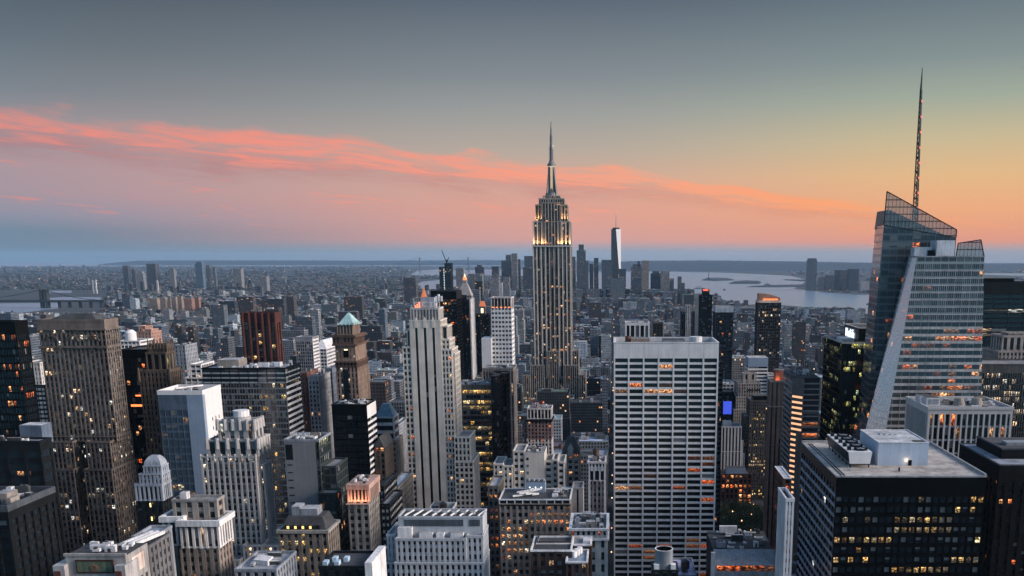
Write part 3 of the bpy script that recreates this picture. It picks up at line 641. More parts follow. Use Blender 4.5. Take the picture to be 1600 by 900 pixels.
# --- building with pink lit loggia top
b = Bld('loggia_building', 'grey brick tower with floodlit pink columned loggia below its roof', nwin=100)
Y = 450; st = St(3.5, 3.75, 1.5, 1.6, wall((.27, .25, .23)), glass(.07, 2.0, 'warm', blind=.3)); zt, zl = zat(757, Y), zat(784, Y)
b.tier(col(543, 784, Y), col(576, 784, Y), Y, Y + 21, 0, zl, st, roof=False, yb=885)
b.tier(col(542, 757, Y), col(576.5, 757, Y), Y - .2, Y + 21, zl, zt - 1.5, St(1.75, 7.5, .7, .9, PINKST, GDARK, dp=.9), roof=False)
b.mb('entablature').box(col(541, 757, Y), col(577, 757, Y), Y - .8, Y + 21.6, zt - 2.5, zt, PINKST, skip='')
b.x0, b.x1, b.y0, b.y1, b.z1 = col(543, 757, Y), col(576, 757, Y), Y, Y + 20, zt - .05; b.junk(6, hmax=2)
b.lights = [('AREA', ((b.x0 + b.x1) / 2, Y - 2.2, zl - .2), (b.x1 - b.x0, .4), 900, (1, .45, .25), (0, .35, 1))]
b.mb('lamp_ledge').box(col(542, 784, Y), col(577, 784, Y), Y - 2.6, Y - .95, zl - .9, zl - .55, PINKST, skip='')
b.ids(885, 'tower with pink floodlit loggia'); LB = b; b.finish()

# --- black glass block with white striped flank
b = Bld('office_tower', 'black glass tower whose side wall has slanting white stripes', nwin=40)
Y = 560; st = St(3.0, 3.8, .15, .8, BLACK, glass(.015, 2.0, 'pale', tint=(.008, .011, .014), blind=.02), dp=.25, ds=.18); xa, xb, zt = col(518, 634, Y), col(573, 634, Y), zat(634, Y)
b.tier(xa, xb, Y, Y + 22, 0, zt, st, faces='FLB', roof=ROOF_GREY, top=6, yb=740)
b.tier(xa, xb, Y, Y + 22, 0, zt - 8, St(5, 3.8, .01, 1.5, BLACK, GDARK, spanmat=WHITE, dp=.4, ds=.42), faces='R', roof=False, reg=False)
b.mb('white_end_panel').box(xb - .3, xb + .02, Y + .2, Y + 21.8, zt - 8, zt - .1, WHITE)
b.x0, b.x1, b.y0, b.y1, b.z1 = xa, xb, Y, Y + 22, zt; b.junk(7, hmax=2.0); b.ids(745, 'white striped flank tower').finish()

# --- blue pyramid capped tower and the street wall beside it
b = Bld('pyramid_roof_tower', 'tower with truncated blue metal pyramid roof over white ribbed top floors', nwin=40)
Y = 610; st = St(9, 4.6, .9, 2.1, wall((.36, .38, .41)), GDARK); zt = zat(653, Y); xa, xb = col(586, 653, Y), col(615, 653, Y)
b.tier(xa, xb, Y, Y + 14, zat(690, Y), zt, st, par=.6, yb=760); b.tier(xa - 1, xb + 1, Y - 1, Y + 20, 0, zat(690, Y), St(3, 3.8, 1.4, 1.5, LIMEDK, glass(.08, 1.8, 'orange')), yb=760)
q = b.mb('pyramid_roof'); q.prism([(xa + .3, Y + .3), (xb - .3, Y + .3), (xb - .3, Y + 13.7), (xa + .3, Y + 13.7)], zt + .1, zat(633, Y), BLUEROOF, True, [(xa + 3.8, Y + 4.5), (xb - 3.8, Y + 4.5), (xb - 3.8, Y + 9.5), (xa + 3.8, Y + 9.5)])
b.ids(760, 'tower with blue pyramid roof').finish()
b = Bld('lattice_tower', 'slim tower clad in pale grey lattice beside blue pyramid roofed tower')
b.pt(612, 622, 667, 640, 34, St(1.6, 2.2, .7, .9, wall((.40, .43, .47)), GDARK, dp=.5)).ids(760).finish()
b = Bld('gabled_block', 'dark gabled block with a column of yellow lit windows, below blue pyramid roofed tower', nwin=40)
Y = 570; b.pt(585, 601, 700, Y, 24, St(2.6, 3.6, 1.2, 1.5, wall((.12, .10, .09)), glass(.20, 1.9, 'orange')), roof=False)
q = b.mb('gable_roof'); xm = (b.x0 + b.x1) / 2; q.poly([(b.x0, Y, b.z1), (b.x1, Y, b.z1), (xm, Y, b.z1 + 7)], ROOF_DARK)
q.poly([(b.x1, Y, b.z1), (b.x1, Y + 24, b.z1), (xm, Y + 24, b.z1 + 7), (xm, Y, b.z1 + 7)], ROOF_DARK); q.poly([(b.x0, Y + 24, b.z1), (b.x0, Y, b.z1), (xm, Y, b.z1 + 7), (xm, Y + 24, b.z1 + 7)], ROOF_DARK); q.poly([(b.x1, Y + 24, b.z1), (b.x0, Y + 24, b.z1), (xm, Y + 24, b.z1 + 7)], ROOF_DARK)
b.ids(760).finish()
b = Bld('loft_block', 'long low block with pale blue roof, between pink loggia tower and tall stone tower')
b.pt(603, 621, 765, 520, 42, St(3, 3.7, 1.2, 1.7, wall((.15, .145, .14)), G0), roof=roofmat((.34, .42, .50))); b.ids(800).finish()
b = Bld('loft_block', 'dark terraced block with white ledges, beside pink loggia tower')
st = St(3, 3.7, .8, 1.5, DARK, G0, spanmat=GREYST); b.pt(592, 600, 762, 480, 30, st); b.tier(b.x1 + .1, b.x1 + 5, 470, 500, 0, zat(790, 470), st); b.ids(840).finish()

# --- red ribbed tower, grid tower, tan tower with green pyramid
b = Bld('red_tower', 'dark red brick tower with rounded ribs and black window strips', nwin=0)
Y = 950; RB_ = wall((.15, .055, .045)); b.pt(378, 429, 490, Y, 17, St(6.6, 3.7, 3.0, .25, RB_, glass(.05, 1.6, 'yellow', tint=(.012, .012, .014)), dp=1.2, ds=.3), top=9, roof=ROOF_DARK)
q = b.mb('rib')
for i in range(6): q.cyl(b.x0 + i * (b.x1 - b.x0) / 5, Y - .1, 0, b.z1 + .8, 1.6, RB_, 10)
b.ids(565, 'red ribbed tower').finish()
b = Bld('office_tower', 'square grid front tower with white banded side, just behind the tan tower')
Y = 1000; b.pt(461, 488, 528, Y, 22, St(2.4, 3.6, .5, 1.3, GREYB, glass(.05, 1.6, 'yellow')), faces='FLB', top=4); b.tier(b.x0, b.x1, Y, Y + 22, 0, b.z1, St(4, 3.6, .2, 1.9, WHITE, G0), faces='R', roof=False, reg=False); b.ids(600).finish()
b = Bld('hall_building', 'low building with white sloping roof beside grid front tower')
b.pt(490, 510, 546, 1060, 60, St(4, 4, .4, 2, WHITE, G0), par=.3, roof=ROOF_PALE)
q = b.mb('sloping_roof'); q.prism([(b.x0, 1060), (b.x1, 1060), (b.x1, 1120), (b.x0, 1120)], b.z1 + .4, b.z1 + 9, wall((.60, .61, .62)), True, [(b.x0 + 4, 1075), (b.x1 - 8, 1075), (b.x1 - 8, 1110), (b.x0 + 4, 1110)]); b.ids(600).finish()
for (a, c, p, c_, Y, lb) in ((471, 479, 585, (.26, .12, .09), 740, 'narrow red brick tower squeezed behind wide banded slab'), (481, 498, 590, (.30, .31, .33), 720, 'striped grey stone block between red brick tower and tan tower'), (508, 519, 577, (.16, .20, .26), 760, 'plain blue grey slab leaning close to the tan tower')):
    b = Bld('apartment_block', lb); b.pt(a, c, p, Y, 30, St(2.6, 3.5, 1.4, 1.2, wall(c_), G0), top=3); b.junk(2); b.ids(690).finish()

b = Bld('tan_tower', 'tan stone tower with tiered cornices, arched window and pale green pyramid roof', nwin=100)
Y = 700; g = glass(.10, 2.0, 'pale', blind=.15); TN = wall((.30, .215, .165)); TD = wall((.17, .11, .085)); st = St(2.5, 4.1, 1.2, 1.3, TN, g, dp=.6, ds=.3)
zz = [zat(p, Y) for p in (508.5, 526, 538.5, 565, 575)]
def tt(a, c, zlo, zhi, yo, D, s_, **k): b.tier(col(a, 560, Y), col(c, 560, Y), Y + yo, Y + yo + D, zlo, zhi, s_, yb=632, **k)
tt(527.5, 552, zz[1], zz[0], 3, 20, st.but(bay=2.4, fl=6, pier=1.0, span=1.6), roof=False)
tt(521, 554.5, zz[2], zz[1], 0, 30, st.but(wall=TD, fl=5, pier=1.2, span=2), par=1.2, par_out=.8, parmat=TD)
tt(524, 555.5, zz[3], zz[2], 1, 31, st.but(pier=1.9, span=2.2), roof=False)
tt(523, 557, zz[4], zz[3], .3, 32.5, st.but(wall=TD, span=2), roof=False)
tt(523.5, 557.5, 0, zz[4], .6, 33, st.but(bay=2.8, pier=1.5), roof=False)
q = b.mb('cornice')
for z, o in ((zz[2], 1.3), (zz[3], .9), (zz[1], 1.0)): q.box(col(523, 560, Y) - o, col(556, 560, Y) + o, Y - o + .3, Y + 32 + o, z - .9, z + .3, TD, skip='')
q = b.mb('dark_window_bay'); q.box(col(536.5, 600, Y), col(545, 600, Y), Y + .35, Y + .55, 60, zz[4] - 1, GLS[(.10, 2.0, 'pale', (.012, .018, .024), .15, .12, (2.6, 3.4))]); 
q = b.mb('arched_window'); xm = col(540, 550, Y)
pts = [(xm - 2, Y + .85, zz[3] + 3), (xm + 2, Y + .85, zz[3] + 3)] + [(xm + 2 * cos(pi * k / 8), Y + .85, zz[3] + 8 + 2 * sin(pi * k / 8)) for k in range(9)]; q.poly(pts, BLACK)
q = b.mb('arch_glow', parent='arched_window'); q.box(xm - 1.3, xm + 1.3, Y + .74, Y + .84, zz[3] + 8.3, zz[3] + 9.2, emis('arch_light', (1, .8, .45), 1.6))
q = b.mb('pyramid_roof'); xa, xb = col(528, 508, Y + 3), col(552, 508, Y + 3); xm, ym = (xa + xb) / 2, Y + 13
q.prism([(xa - .3, Y + 2.5), (xb + .3, Y + 2.5), (xb + .3, Y + 23.5), (xa - .3, Y + 23.5)], zz[0] + .2, zat(489, Y + 8), COPPER, True, [(xm - .4, ym - .4), (xm + .4, ym - .4), (xm + .4, ym + .4), (xm - .4, ym + .4)])
for i in range(5):
    for (x, y) in ((xa + i * (xb - xa) / 4, Y + 2.3), (xb + .4, Y + 3 + i * 5)): b.mb('dormer', new=True).prism([(x - .5, y - .4), (x + .5, y - .4), (x + .5, y + .8), (x - .5, y + .8)], zz[0], zz[0] + 2.2, wall((.34, .44, .42)), True, [(x - .05, y), (x + .05, y), (x + .05, y + .3), (x - .05, y + .3)])
b.ids(632, 'green pyramid tower').finish()

# --- the pale limestone tower with three dark strips
b = Bld('limestone_tower', 'tall pale limestone tower with three dark window strips up its front and ribbed crown', nwin=100)
Y = 590; LS = wall((.48, .445, .39), var=.24); g = glass(.07, 2.2, 'warm', blind=.35, tint=(.02, .022, .025)); st = St(2.9, 3.7, 1.1, 1.35, LS, g, dp=.5, ds=.3); X = lambda p: col(p, 600, Y)
# measured at pixel row 600, where the shaft runs from 636 to 699
z_c, z_s, z_l, z_r1, z_r2, z_r3 = zat(484, Y), zat(502, Y), zat(544, Y), zat(512, Y), zat(533, Y), zat(548, Y)
shaft0, shaft1 = X(644), X(691.5)
b.tier(shaft0 + .6, shaft1 - 1, Y + 1.2, Y + 18, z_s, z_c, St(2.0, 20, .8, 0, wall((.40, .38, .36)), wall((.27, .26, .25)), dp=.5), roof=ROOF_DARK, par=1.2)      # ribbed crown
b.tier(shaft0, shaft1, Y, Y + 24, 0, z_s, st, faces='LRB', roof=ROOF_GREY, par=.8, yb=800)
W = b.mb('wall'); S3 = [(652, 656), (665.2, 669.4), (678.4, 682.4)]; edges = [644] + [e for s_ in S3 for e in s_] + [691.5]
for i in range(0, 8, 2): W.box(X(edges[i]), X(edges[i + 1]), Y, Y + .9, 0, z_s, LS)
for i, (a, c) in enumerate(S3):
    q = b.mb('window_strip', new=True); q.box(X(a) + .01, X(c) - .01, Y + .6, Y + .9, 0, z_s - 4, glass(.012, 1.5, 'warm', tint=(.01, .012, .014), blind=.03), uv=(1.5, 3.7, 100 * i, 0))
    q = b.mb('strip_finial', new=True); xm = (X(a) + X(c)) / 2; q.prism([(xm - .95, Y - .25), (xm + .95, Y - .25), (xm + .95, Y + .7), (xm - .95, Y + .7)], z_s - 4, z_s + .3, LS); q.prism([(xm - .95, Y - .25), (xm + .95, Y - .25), (xm + .95, Y + .7), (xm - .95, Y + .7)], z_s + .3, z_s + 2.6, LS, True, [(xm - .1, Y), (xm + .1, Y), (xm + .1, Y + .3), (xm - .1, Y + .3)])
b.tier(X(638.5), X(644) - .02, Y + 1.2, Y + 22, z_l, zat(517, Y), st.but(bay=2.6, fl=9), roof=ROOF_GREY); b.tier(X(631), X(644) - .02, Y + .4, Y + 22, 0, z_l, st.but(bay=2.5, pier=.9), yb=800)
b.tier(shaft1 + .02, X(700), Y + 5, Y + 22, z_r2, z_r1, st.but(bay=4, fl=12)); b.tier(shaft1 + .02, X(703.5), Y + 3, Y + 23, z_r3, z_r2, st.but(bay=3)); b.tier(shaft1 + .02, X(707.5), Y + .4, Y + 24, 0, z_r3, st.but(bay=2.3, pier=.85), yb=800); b.tier(X(707.5) + .02, X(711), Y + 4, Y + 23, 0, z_r3 - 3, st, yb=800)
b.tier(X(707), X(732), Y - 1.5, Y + 22, zat(722, Y), zat(684, Y), st.but(bay=2.7), yb=810); b.tier(X(706.5), X(736), Y - 2.0, Y + 26, 0, zat(722, Y), st.but(bay=2.7), yb=810)
xm = X(668); q = b.mb('roof_house'); q.box(X(660), X(681), Y + 6, Y + 15, z_c + .1, zat(465, Y + 6), wall((.30, .35, .41)), top=ROOF_GREY)
q = b.mb('roof_frame')
for (a, c) in ((652, 676), (678, 690)):
    for z in (z_c + 2, z_c + 4.5): q.bar((X(a), Y + 3, z), (X(c), Y + 3, z), .4, METAL_PALE)
    for k in (a, (a + c) / 2, c): q.bar((X(k), Y + 3, z_c + .1), (X(k), Y + 3, z_c + 4.7), .4, METAL_PALE)
for k in range(3): b.mb('antenna_ring', new=True).cyl(X(682 + k * 4), Y + 10, z_c + 4.7, z_c + 8 + k % 2, .8, METAL_PALE, 10)
for k in range(3): b.mb('red_beacon', new=True).cyl(X(653 + k * 3), Y + 3, z_c + .5, z_c + 2.5 + k, .45, emis('red_beacon', (1, .16, .08), 2.0), 8)
b.ids(800, 'tall pale limestone tower').finish()

# --- bright office block behind it, the dark slab and the white grid tower
b = Bld('office_block', 'brightly lit office block with yellow window bands, right behind tall limestone tower', nwin=100)
Y = 690; b.pt(700, 767, 603, Y, 30, St(2.6, 3.9, .15, 1.3, wall((.20, .18, .15)), glass(.75, 1.5, 'yellow', blind=.1), dp=.3, ds=.25), yb=740, top=3); b.junk(6, hmax=3); b.ids(740, 'brightly lit yellow office block').finish()
b = Bld('office_slab', 'narrow windowless black slab beside brightly lit yellow office block')
Y = 670; b.pt(767, 778, 590, Y, 28, St(2, 4, .2, .8, BLACK, GDARK, dp=.2, ds=.15), roof=ROOF_DARK); b.tier(col(762, 592, 682), col(787, 592, 682), 699, 716, 0, zat(590, 682), St(4, 4, .2, .8, BLACK, GDARK), roof=ROOF_DARK); b.ids(722).finish()
b = Bld('grid_tower', 'white grid tower with dark grooved crown lit orange from below')
Y = 1000; WG = wall((.60, .62, .64), .7, var=.12); xa, xb = col(767, 481, Y), col(799, 481, Y)
b.tier(xa, xb, Y, Y + 26, 0, zat(481, Y), St(3.9, 4.6, 1.0, 2.4, WG, glass(.02, 1.2, 'pale', tint=(.05, .06, .08)), spanmat=wall((.72, .73, .75)), dp=.5, ds=.48), roof=False)
b.tier(xa, xb, Y, Y + 26, zat(481, Y), zat(466, Y), St(3.9, 14, .7, 0, wall((.45, .42, .40)), wall((.07, .07, .075)), dp=1.2), roof=ROOF_GREY)
q = b.mb('groove_lamp')
for i in range(5): q.box(xa + .9 + i * (xb - xa) / 5, xa + 3.2 + i * (xb - xa) / 5, Y + .3, Y + .8, zat(481, Y) + .1, zat(481, Y) + .9, emis('groove_glow', (1, .2, .05), 2.0))
b.mb('blank_wing').box(col(753, 528, Y), xa - .1, Y - 4, Y + 22, 0, zat(528, Y), wall((.55, .57, .60), .7, var=.12)); b.boxes.append((col(753, 528, Y), xa, Y - 4, Y + 22, 0, zat(528, Y)))
b.ids(575, 'white grid tower').finish()
b = Bld('office_tower', 'brown stone tower with narrow vertical slits, in front of white grid tower')
b.pt(754, 802, 577, 900, 30, St(2.6, 12, 1.3, .6, wall((.25, .22, .20)), G0), top=2); b.junk(5, hmax=3); b.ids(670).finish()
b = Bld('office_tower', 'tall flat black tower with scattered orange windows, just behind the limestone tower')
b.pt(673, 713, 456, 1150, 40, St(2, 3.9, .3, 1.0, BLACK, glass(.08, 2.2, 'orange', tint=(.008, .01, .012)), dp=.3, ds=.2), roof=ROOF_DARK, top=9); b.ids(600, 'tall flat black tower').finish()
b = Bld('office_tower', 'pair of joined black slabs with pale edge, beside tall flat black tower')
st = St(2, 3.9, .4, .6, BLACK, GDARK); b.pt(716, 724, 463, 1300, 30, st); b.tier(col(725, 470, 1290), col(733, 470, 1290), 1290, 1330, 0, zat(470, 1290), st); b.mb('pale_edge').box(col(733.1, 470, 1290), col(735, 470, 1290), 1291, 1329, 0, zat(467, 1290), GREYST); b.ids(600).finish()

# --- the great art deco skyscraper
b = Bld('skyscraper', 'tallest stepped skyscraper with floodlit crown, tapering mast and antenna', nwin=100)
Y = 1310; ES = wall((.46, .425, .375), var=.25); g = glass(.10, 1.5, 'warm', blind=.15, tint=(.012, .014, .016)); X = lambda p: col(p, 500, Y)
st = St(3.05, 3.75, .4, .9, wall((.33, .295, .25)), g, spanmat=wall((.09, .09, .09)), dp=.9, ds=.35)
zz = {k: zat(k, Y) for k in (385, 347, 321, 311, 306, 258, 246, 549, 571, 586)}
def piers(pxs, yf, z0, z1, w_=1.7):
    W = b.mb('wall')
    for p in pxs: W.box(X(p) - w_ / 2, X(p) + w_ / 2, yf - .35, yf + 1.2, z0, z1, ES)
b.tier(X(834.3), X(893.2), Y, Y + 38, 0, zz[385], st, roof=ROOF_GREY, par=1.2, yb=616)
P10 = (835.2, 840.4, 847.0, 853.6, 873.8, 880.2, 886.4, 892.2)
piers(P10, Y, 0, zz[385] + .5)
piers((860, 866.8), Y, 0, zz[385] + .3, .9)
b.tier(X(834.8), X(892.6), Y + 1.5, Y + 36, zz[385] + .1, zz[347], st, roof=ROOF_GREY, par=1.2); piers((836, 842, 848.5, 854, 873.5, 879.5, 885.5, 891.6), Y + 1.5, zz[385], zz[347] + .5)
b.tier(X(839), X(888.5), Y + 4, Y + 33, zz[347] + .1, zz[321], st.but(bay=4, pier=1.6), roof=ROOF_GREY, par=1.5); b.tier(X(850), X(877.5), Y + .7, Y + 4, zz[347] - 60, zz[321] + 3, st.but(pier=1.5, bay=4), faces='FLR', roof=ROOF_GREY)
b.tier(X(844), X(883.5), Y + 7, Y + 30, zz[321] + .1, zz[311], st.but(pier=1.2), roof=ROOF_GREY, par=1.5); b.tier(X(850.5), X(877), Y + 9, Y + 28, zz[311] + .1, zz[306], st.but(pier=1), roof=ROOF_GREY, par=.8)
xm, ym = X(863.7), Y + 18.5
q = b.mb('mast'); STEEL = wall((.22, .215, .21), .4)
q.cyl(xm, ym, zz[306], zz[306] + 5, 9.5, STEEL, 16, 8.2); q.cyl(xm, ym, zz[306] + 5, zz[306] + 14, 6.8, STEEL, 16, 5.6); q.cyl(xm, ym, zz[306] + 14, zz[258], 5.6, STEEL, 16, 4.9)
for k in range(4):                                          # the four buttress wings of the mast
    a = pi / 4 + k * pi / 2
    q.prism([(xm + 3 * cos(a) - .8 * sin(a), ym + 3 * sin(a) + .8 * cos(a)), (xm + 3 * cos(a) + .8 * sin(a), ym + 3 * sin(a) - .8 * cos(a)), (xm + 10 * cos(a) + .8 * sin(a), ym + 10 * sin(a) - .8 * cos(a)), (xm + 10 * cos(a) - .8 * sin(a), ym + 10 * sin(a) + .8 * cos(a))], zz[306], zz[258] - 3, STEEL, True,
            [(xm + 3 * cos(a) - .6 * sin(a), ym + 3 * sin(a) + .6 * cos(a)), (xm + 3 * cos(a) + .6 * sin(a), ym + 3 * sin(a) - .6 * cos(a)), (xm + 5.6 * cos(a) + .6 * sin(a), ym + 5.6 * sin(a) - .6 * cos(a)), (xm + 5.6 * cos(a) - .6 * sin(a), ym + 5.6 * sin(a) + .6 * cos(a))])
q = b.mb('mast_window', parent='mast')
for k in range(14): q.box(xm - 1.5, xm + 1.5, ym - 6.0, ym - 5.4, zz[306] + 9 + k * 2.15, zz[306] + 10.7 + k * 2.15, emis('mast_glow', (1, .74, .45), .42))
q = b.mb('mast_cap'); q.cyl(xm, ym, zz[258], zz[258] + 3, 6.0, STEEL, 16, 5.6); q.cyl(xm, ym, zz[258] + 3, zz[258] + 6, 5.0, STEEL, 16, 3.5); q.cyl(xm, ym, zz[258] + 6, zz[246] + 3, 3.5, STEEL, 16, 1.6)
q = b.mb('cap_light', parent='mast_cap'); q.cyl(xm, ym, zz[258] - .8, zz[258], 5.5, emis('cap_glow', (1, .82, .58), .5), 16)
q = b.mb('antenna'); z = zz[246] + 3
for r0, p0, p1 in ((2.3, 245, 224), (1.6, 224, 207), (1.0, 207, 196), (.55, 196, 187)):
    q.cyl(xm, ym, zat(p0, Y), zat(p1, Y), r0, STEEL, 8, r0 * .85)
    n = int((zat(p1, Y) - zat(p0, Y)) / 2.6)
    for k in range(n): q.cyl(xm, ym, zat(p0, Y) + k * 2.6, zat(p0, Y) + k * 2.6 + .7, r0 * 1.55, METAL_MID, 8)
q = b.mb('antenna_dish_ring', parent='antenna'); q.cyl(xm + 1.6, ym, zat(230, Y), zat(224, Y), 1.1, METAL_PALE, 8)
for (a, c, p, d0, d1) in ((829, 834.1, 549, 2, 40), (893.4, 903.5, 549, 2, 40), (827.5, 849.5, 571, -5, 44), (880, 903.8, 571, -5, 44), (815.5, 827.3, 586, -6, 50), (904, 914.5, 586, -6, 50)):
    b.tier(X(a), X(c), Y + d0, Y + (d1 if p != 571 else -.5), 0, zz[p], st.but(bay=2.9, pier=1.1), roof=ROOF_GREY, par=1, yb=616)
b.tier(X(855), X(872), Y - 3, Y - .5, 0, zz[549], st.but(bay=2.9, pier=1.1), faces='FLR', roof=ROOF_GREY, yb=616); b.tier(X(849.6), X(879.9), Y - 1.8, Y - .45, 0, zz[586] - 4, st, faces='F', roof=ROOF_GREY, yb=616)
for z, yy, xs in ((zz[385] + 1.4, Y - .9, (836, 841, 847, 852, 875, 880, 886, 891)), (zz[347] + 1.6, Y + 1.8, (841, 846, 881, 886))):
    for p in xs:
        b.mb('flood_lamp', new=True).box(X(p) - .5, X(p) + .5, yy - .3, yy + .3, z - .5, z, METAL_MID, skip='')
        b.lights.append(('SPOT', (X(p), yy - .1, z + .2), 100, 7500, (1, .52, .22), (0, .12, 1)))
b.mb('lamp_shelf').box(X(834.3), X(893.2), Y - 1.6, Y - .4, zz[385] - .5, zz[385] + .8, ES, skip='')
b.ids(612, 'tallest stepped skyscraper'); EB = b; b.finish()

# --- blocks between the great skyscraper and the lower edge
b = Bld('apartment_tower', 'pinkish brick and white grid tower with tall roof slots and a red hoist frame', nwin=60)
Y = 800; wp = wall((.30, .20, .18)); ww = wall((.52, .48, .45)); xa, xb = col(823.5, 640, Y), col(861.5, 640, Y)
b.tier(xa, xb, Y, Y + 20, zat(655, Y), zat(640, Y), St(2.9, 8, .9, .9, ww, G0, dp=.8), par=1.0)
b.tier(xa, xb, Y, Y + 20, zat(687, Y), zat(659, Y), St(2.9, 3.4, 1.3, 1.4, wp, glass(.03, 1.4, 'warm')), roof=False, yb=715); b.tier(xa, xb, Y, Y + 20, 0, zat(687, Y), St(2.9, 3.4, 1.3, 1.4, ww, glass(.03, 1.6, 'orange')), roof=False, yb=715)
b.mb('ledge').box(xa - .8, xb + .8, Y - .8, Y + 20.8, zat(659, Y), zat(656, Y), DARK, skip='')
b.x0, b.x1, b.y0, b.y1, b.z1 = xa, xb, Y, Y + 20, zat(640, Y); b.junk(6, hmax=3.5, mat=METAL_PALE)
q = b.mb('hoist_frame'); HR = wall((.30, .07, .06))
for k in range(5): q.bar((xa + 3 + k * 2, Y + 6, b.z1), (xa + 4.5 + k * 2, Y + 6, b.z1 + 7), .3, HR); q.bar((xa + 4.5 + k * 2, Y + 6, b.z1), (xa + 3 + k * 2, Y + 6, b.z1 + 7), .3, HR)
b.ids(706, 'pinkish white grid tower').finish()
b = Bld('loft_block', 'cream apartment block with blank stone wall and irregular lit windows', nwin=100)
Y = 520; cw = wall((.43, .41, .37), var=.2); gl = glass(.16, 2.0, 'warm', blind=.4); st = St(3.0, 3.6, 1.2, 1.7, cw, gl)
b.tier(col(801, 708, Y), col(819, 708, Y), Y + 2, Y + 22, 0, zat(708, Y), st, yb=785); b.mb('blank_wall').box(col(819, 708, Y) + .02, col(850, 708, Y), Y + 1.6, Y + 22, 0, zat(709, Y), cw, top=ROOF_GREY); b.boxes.append((col(819, 708, Y), col(850, 708, Y), Y + 1.6, Y + 22, 0, zat(709, Y)))
for k in range(7): b.mb('stair_window', new=True).box(col(822, 708, Y), col(825.5, 708, Y), Y + 1.5, Y + 1.58, zat(720, Y) - k * 4, zat(716, Y) - k * 4, gl, uv=(2, 3, 40 + k, k))
b.tier(col(771, 728, Y), col(786, 728, Y), Y, Y + 20, 0, zat(727, Y), st, yb=785); b.tier(col(786, 730, Y) + .1, col(801, 730, Y) - .1, Y, Y + 20, 0, zat(730, Y), st, yb=785)
b.tier(col(850, 724, Y) + .1, col(862, 724, Y), Y + 3, Y + 20, 0, zat(724, Y), st.but(bay=12), yb=785); b.tier(col(862, 724, Y) + .1, col(871, 724, Y), Y + 3, Y + 20, 0, zat(722, Y), st, yb=785); b.tier(col(871, 724, Y) + .1, col(882, 724, Y), Y, Y + 20, 0, zat(724, Y), st, yb=785)
b.x0, b.x1, b.y0, b.y1, b.z1 = col(819, 709, Y), col(850, 709, Y), Y + 2, Y + 20, zat(709, Y); b.junk(4, hmax=2)
b.ids(770, 'cream apartment block').finish()
b = Bld('gothic_block', 'tan block with steep dark slate gable and one pointed dormer', nwin=60)
Y = 585; b.pt(877, 905, 710, Y, 22, St(3.6, 3.7, 1.6, 1.6, wall((.29, .26, .23)), glass(.13, 2.0, 'warm', blind=.2)), roof=False, yb=765)
q = b.mb('gable_roof'); xa, xb, zt = b.x0, b.x1, b.z1; q.prism([(xa, Y + .2), (xb, Y + .2), (xb, Y + 22), (xa, Y + 22)], zt, zat(687, Y), ROOF_DARK, True, [(xa + 3.5, Y + 11), (xb - 3.5, Y + 11), (xb - 3.5, Y + 11.6), (xa + 3.5, Y + 11.6)])
q = b.mb('dormer'); xm = (xa + xb) / 2; q.prism([(xm - 1.8, Y - .2), (xm + 1.8, Y - .2), (xm + 1.8, Y + 5), (xm - 1.8, Y + 5)], zt - 1, zt + 3.2, LIMEDK); q.prism([(xm - 1.9, Y - .3), (xm + 1.9, Y - .3), (xm + 1.9, Y + 5), (xm - 1.9, Y + 5)], zt + 3.2, zt + 6, LIMEDK, True, [(xm - .1, Y), (xm + .1, Y), (xm + .1, Y + 5), (xm - .1, Y + 5)])
b.ids(760, 'steep slate gable block').finish()
b = Bld('arched_tower', 'grey stone tower with three arches below its white cornice, by the dark street gap', nwin=40)
Y = 520; gw = wall((.40, .41, .42)); xa, xb = col(919.5, 724, Y), col(946, 724, Y); b.tier(xa, xb, Y, Y + 16, 0, zat(752, Y), St(2.4, 3.5, 1.2, 1.5, wall((.20, .20, .205)), GDARK), roof=False, yb=825)
b.tier(xa, xb, Y, Y + 16, zat(752, Y), zat(736, Y), St(3.1, 6, .8, .6, gw, GDARK, dp=.8), roof=False); b.tier(xa, xb, Y, Y + 16, zat(736, Y), zat(724, Y), St(1.8, 4.4, .9, 2.4, gw, GDARK), par=1.0, par_out=.6)
q = b.mb('corner_quoin'); q.box(xa - .25, xa + 1, Y - .25, Y + 1, 0, zat(752, Y), gw); q.box(xb - 1, xb + .25, Y - .25, Y + 1, 0, zat(752, Y), gw)
b.x0, b.x1, b.y0, b.y1, b.z1 = xa, xb, Y, Y + 16, zat(724, Y); b.junk(4, hmax=4, tank=1); b.ids(820, 'grey tower with three arches').finish()

b = Bld('loft_building', 'brick loft building with many glowing orange windows and pipes across its roof', nwin=100)
Y = 430; gl = glass(.62, 1.9, 'warm', blind=.2); bk = wall((.28, .235, .20)); b.pt(780, 891, 790, Y, 22, St(2.75, 3.55, 1.15, 1.5, bk, gl), roof=ROOF_DARK, yb=900)
b.tier(b.x0 - .1, b.x1 + .1, Y - .1, Y + 22, b.z1 + .01, b.z1 + 2.6, St(3.6, 2.6, .5, .5, wall((.55, .53, .52)), glass(.25, 1.5, 'warm'), dp=.4), roof=ROOF_DARK, par=.5, reg=False); b.z1 += 2.6
for k in range(7): b.mb('pipe', new=True).bar((b.x0 + 6 + k * 1.5, Y + 4 + (k * 5) % 9, b.z1 + 1 + (k % 3) * .6), (b.x0 + 15 + (k * 3) % 5, Y + 9 + (k * 4) % 8, b.z1 + 1 + (k % 2) * 1.4), .75, METAL_PALE)
q = b.mb('cooling_tower'); q.box(col(822, 775, Y + 14), col(852, 775, Y + 14), Y + 14, Y + 20, b.z1 + .1, b.z1 + 5.4, BLUEP, top=ROOF_DARK)
for k in range(4): q.cyl(col(826 + k * 7.5, 775, Y + 14), Y + 17, b.z1 + 5.4, b.z1 + 6.4, .9, METAL_MID, 10)
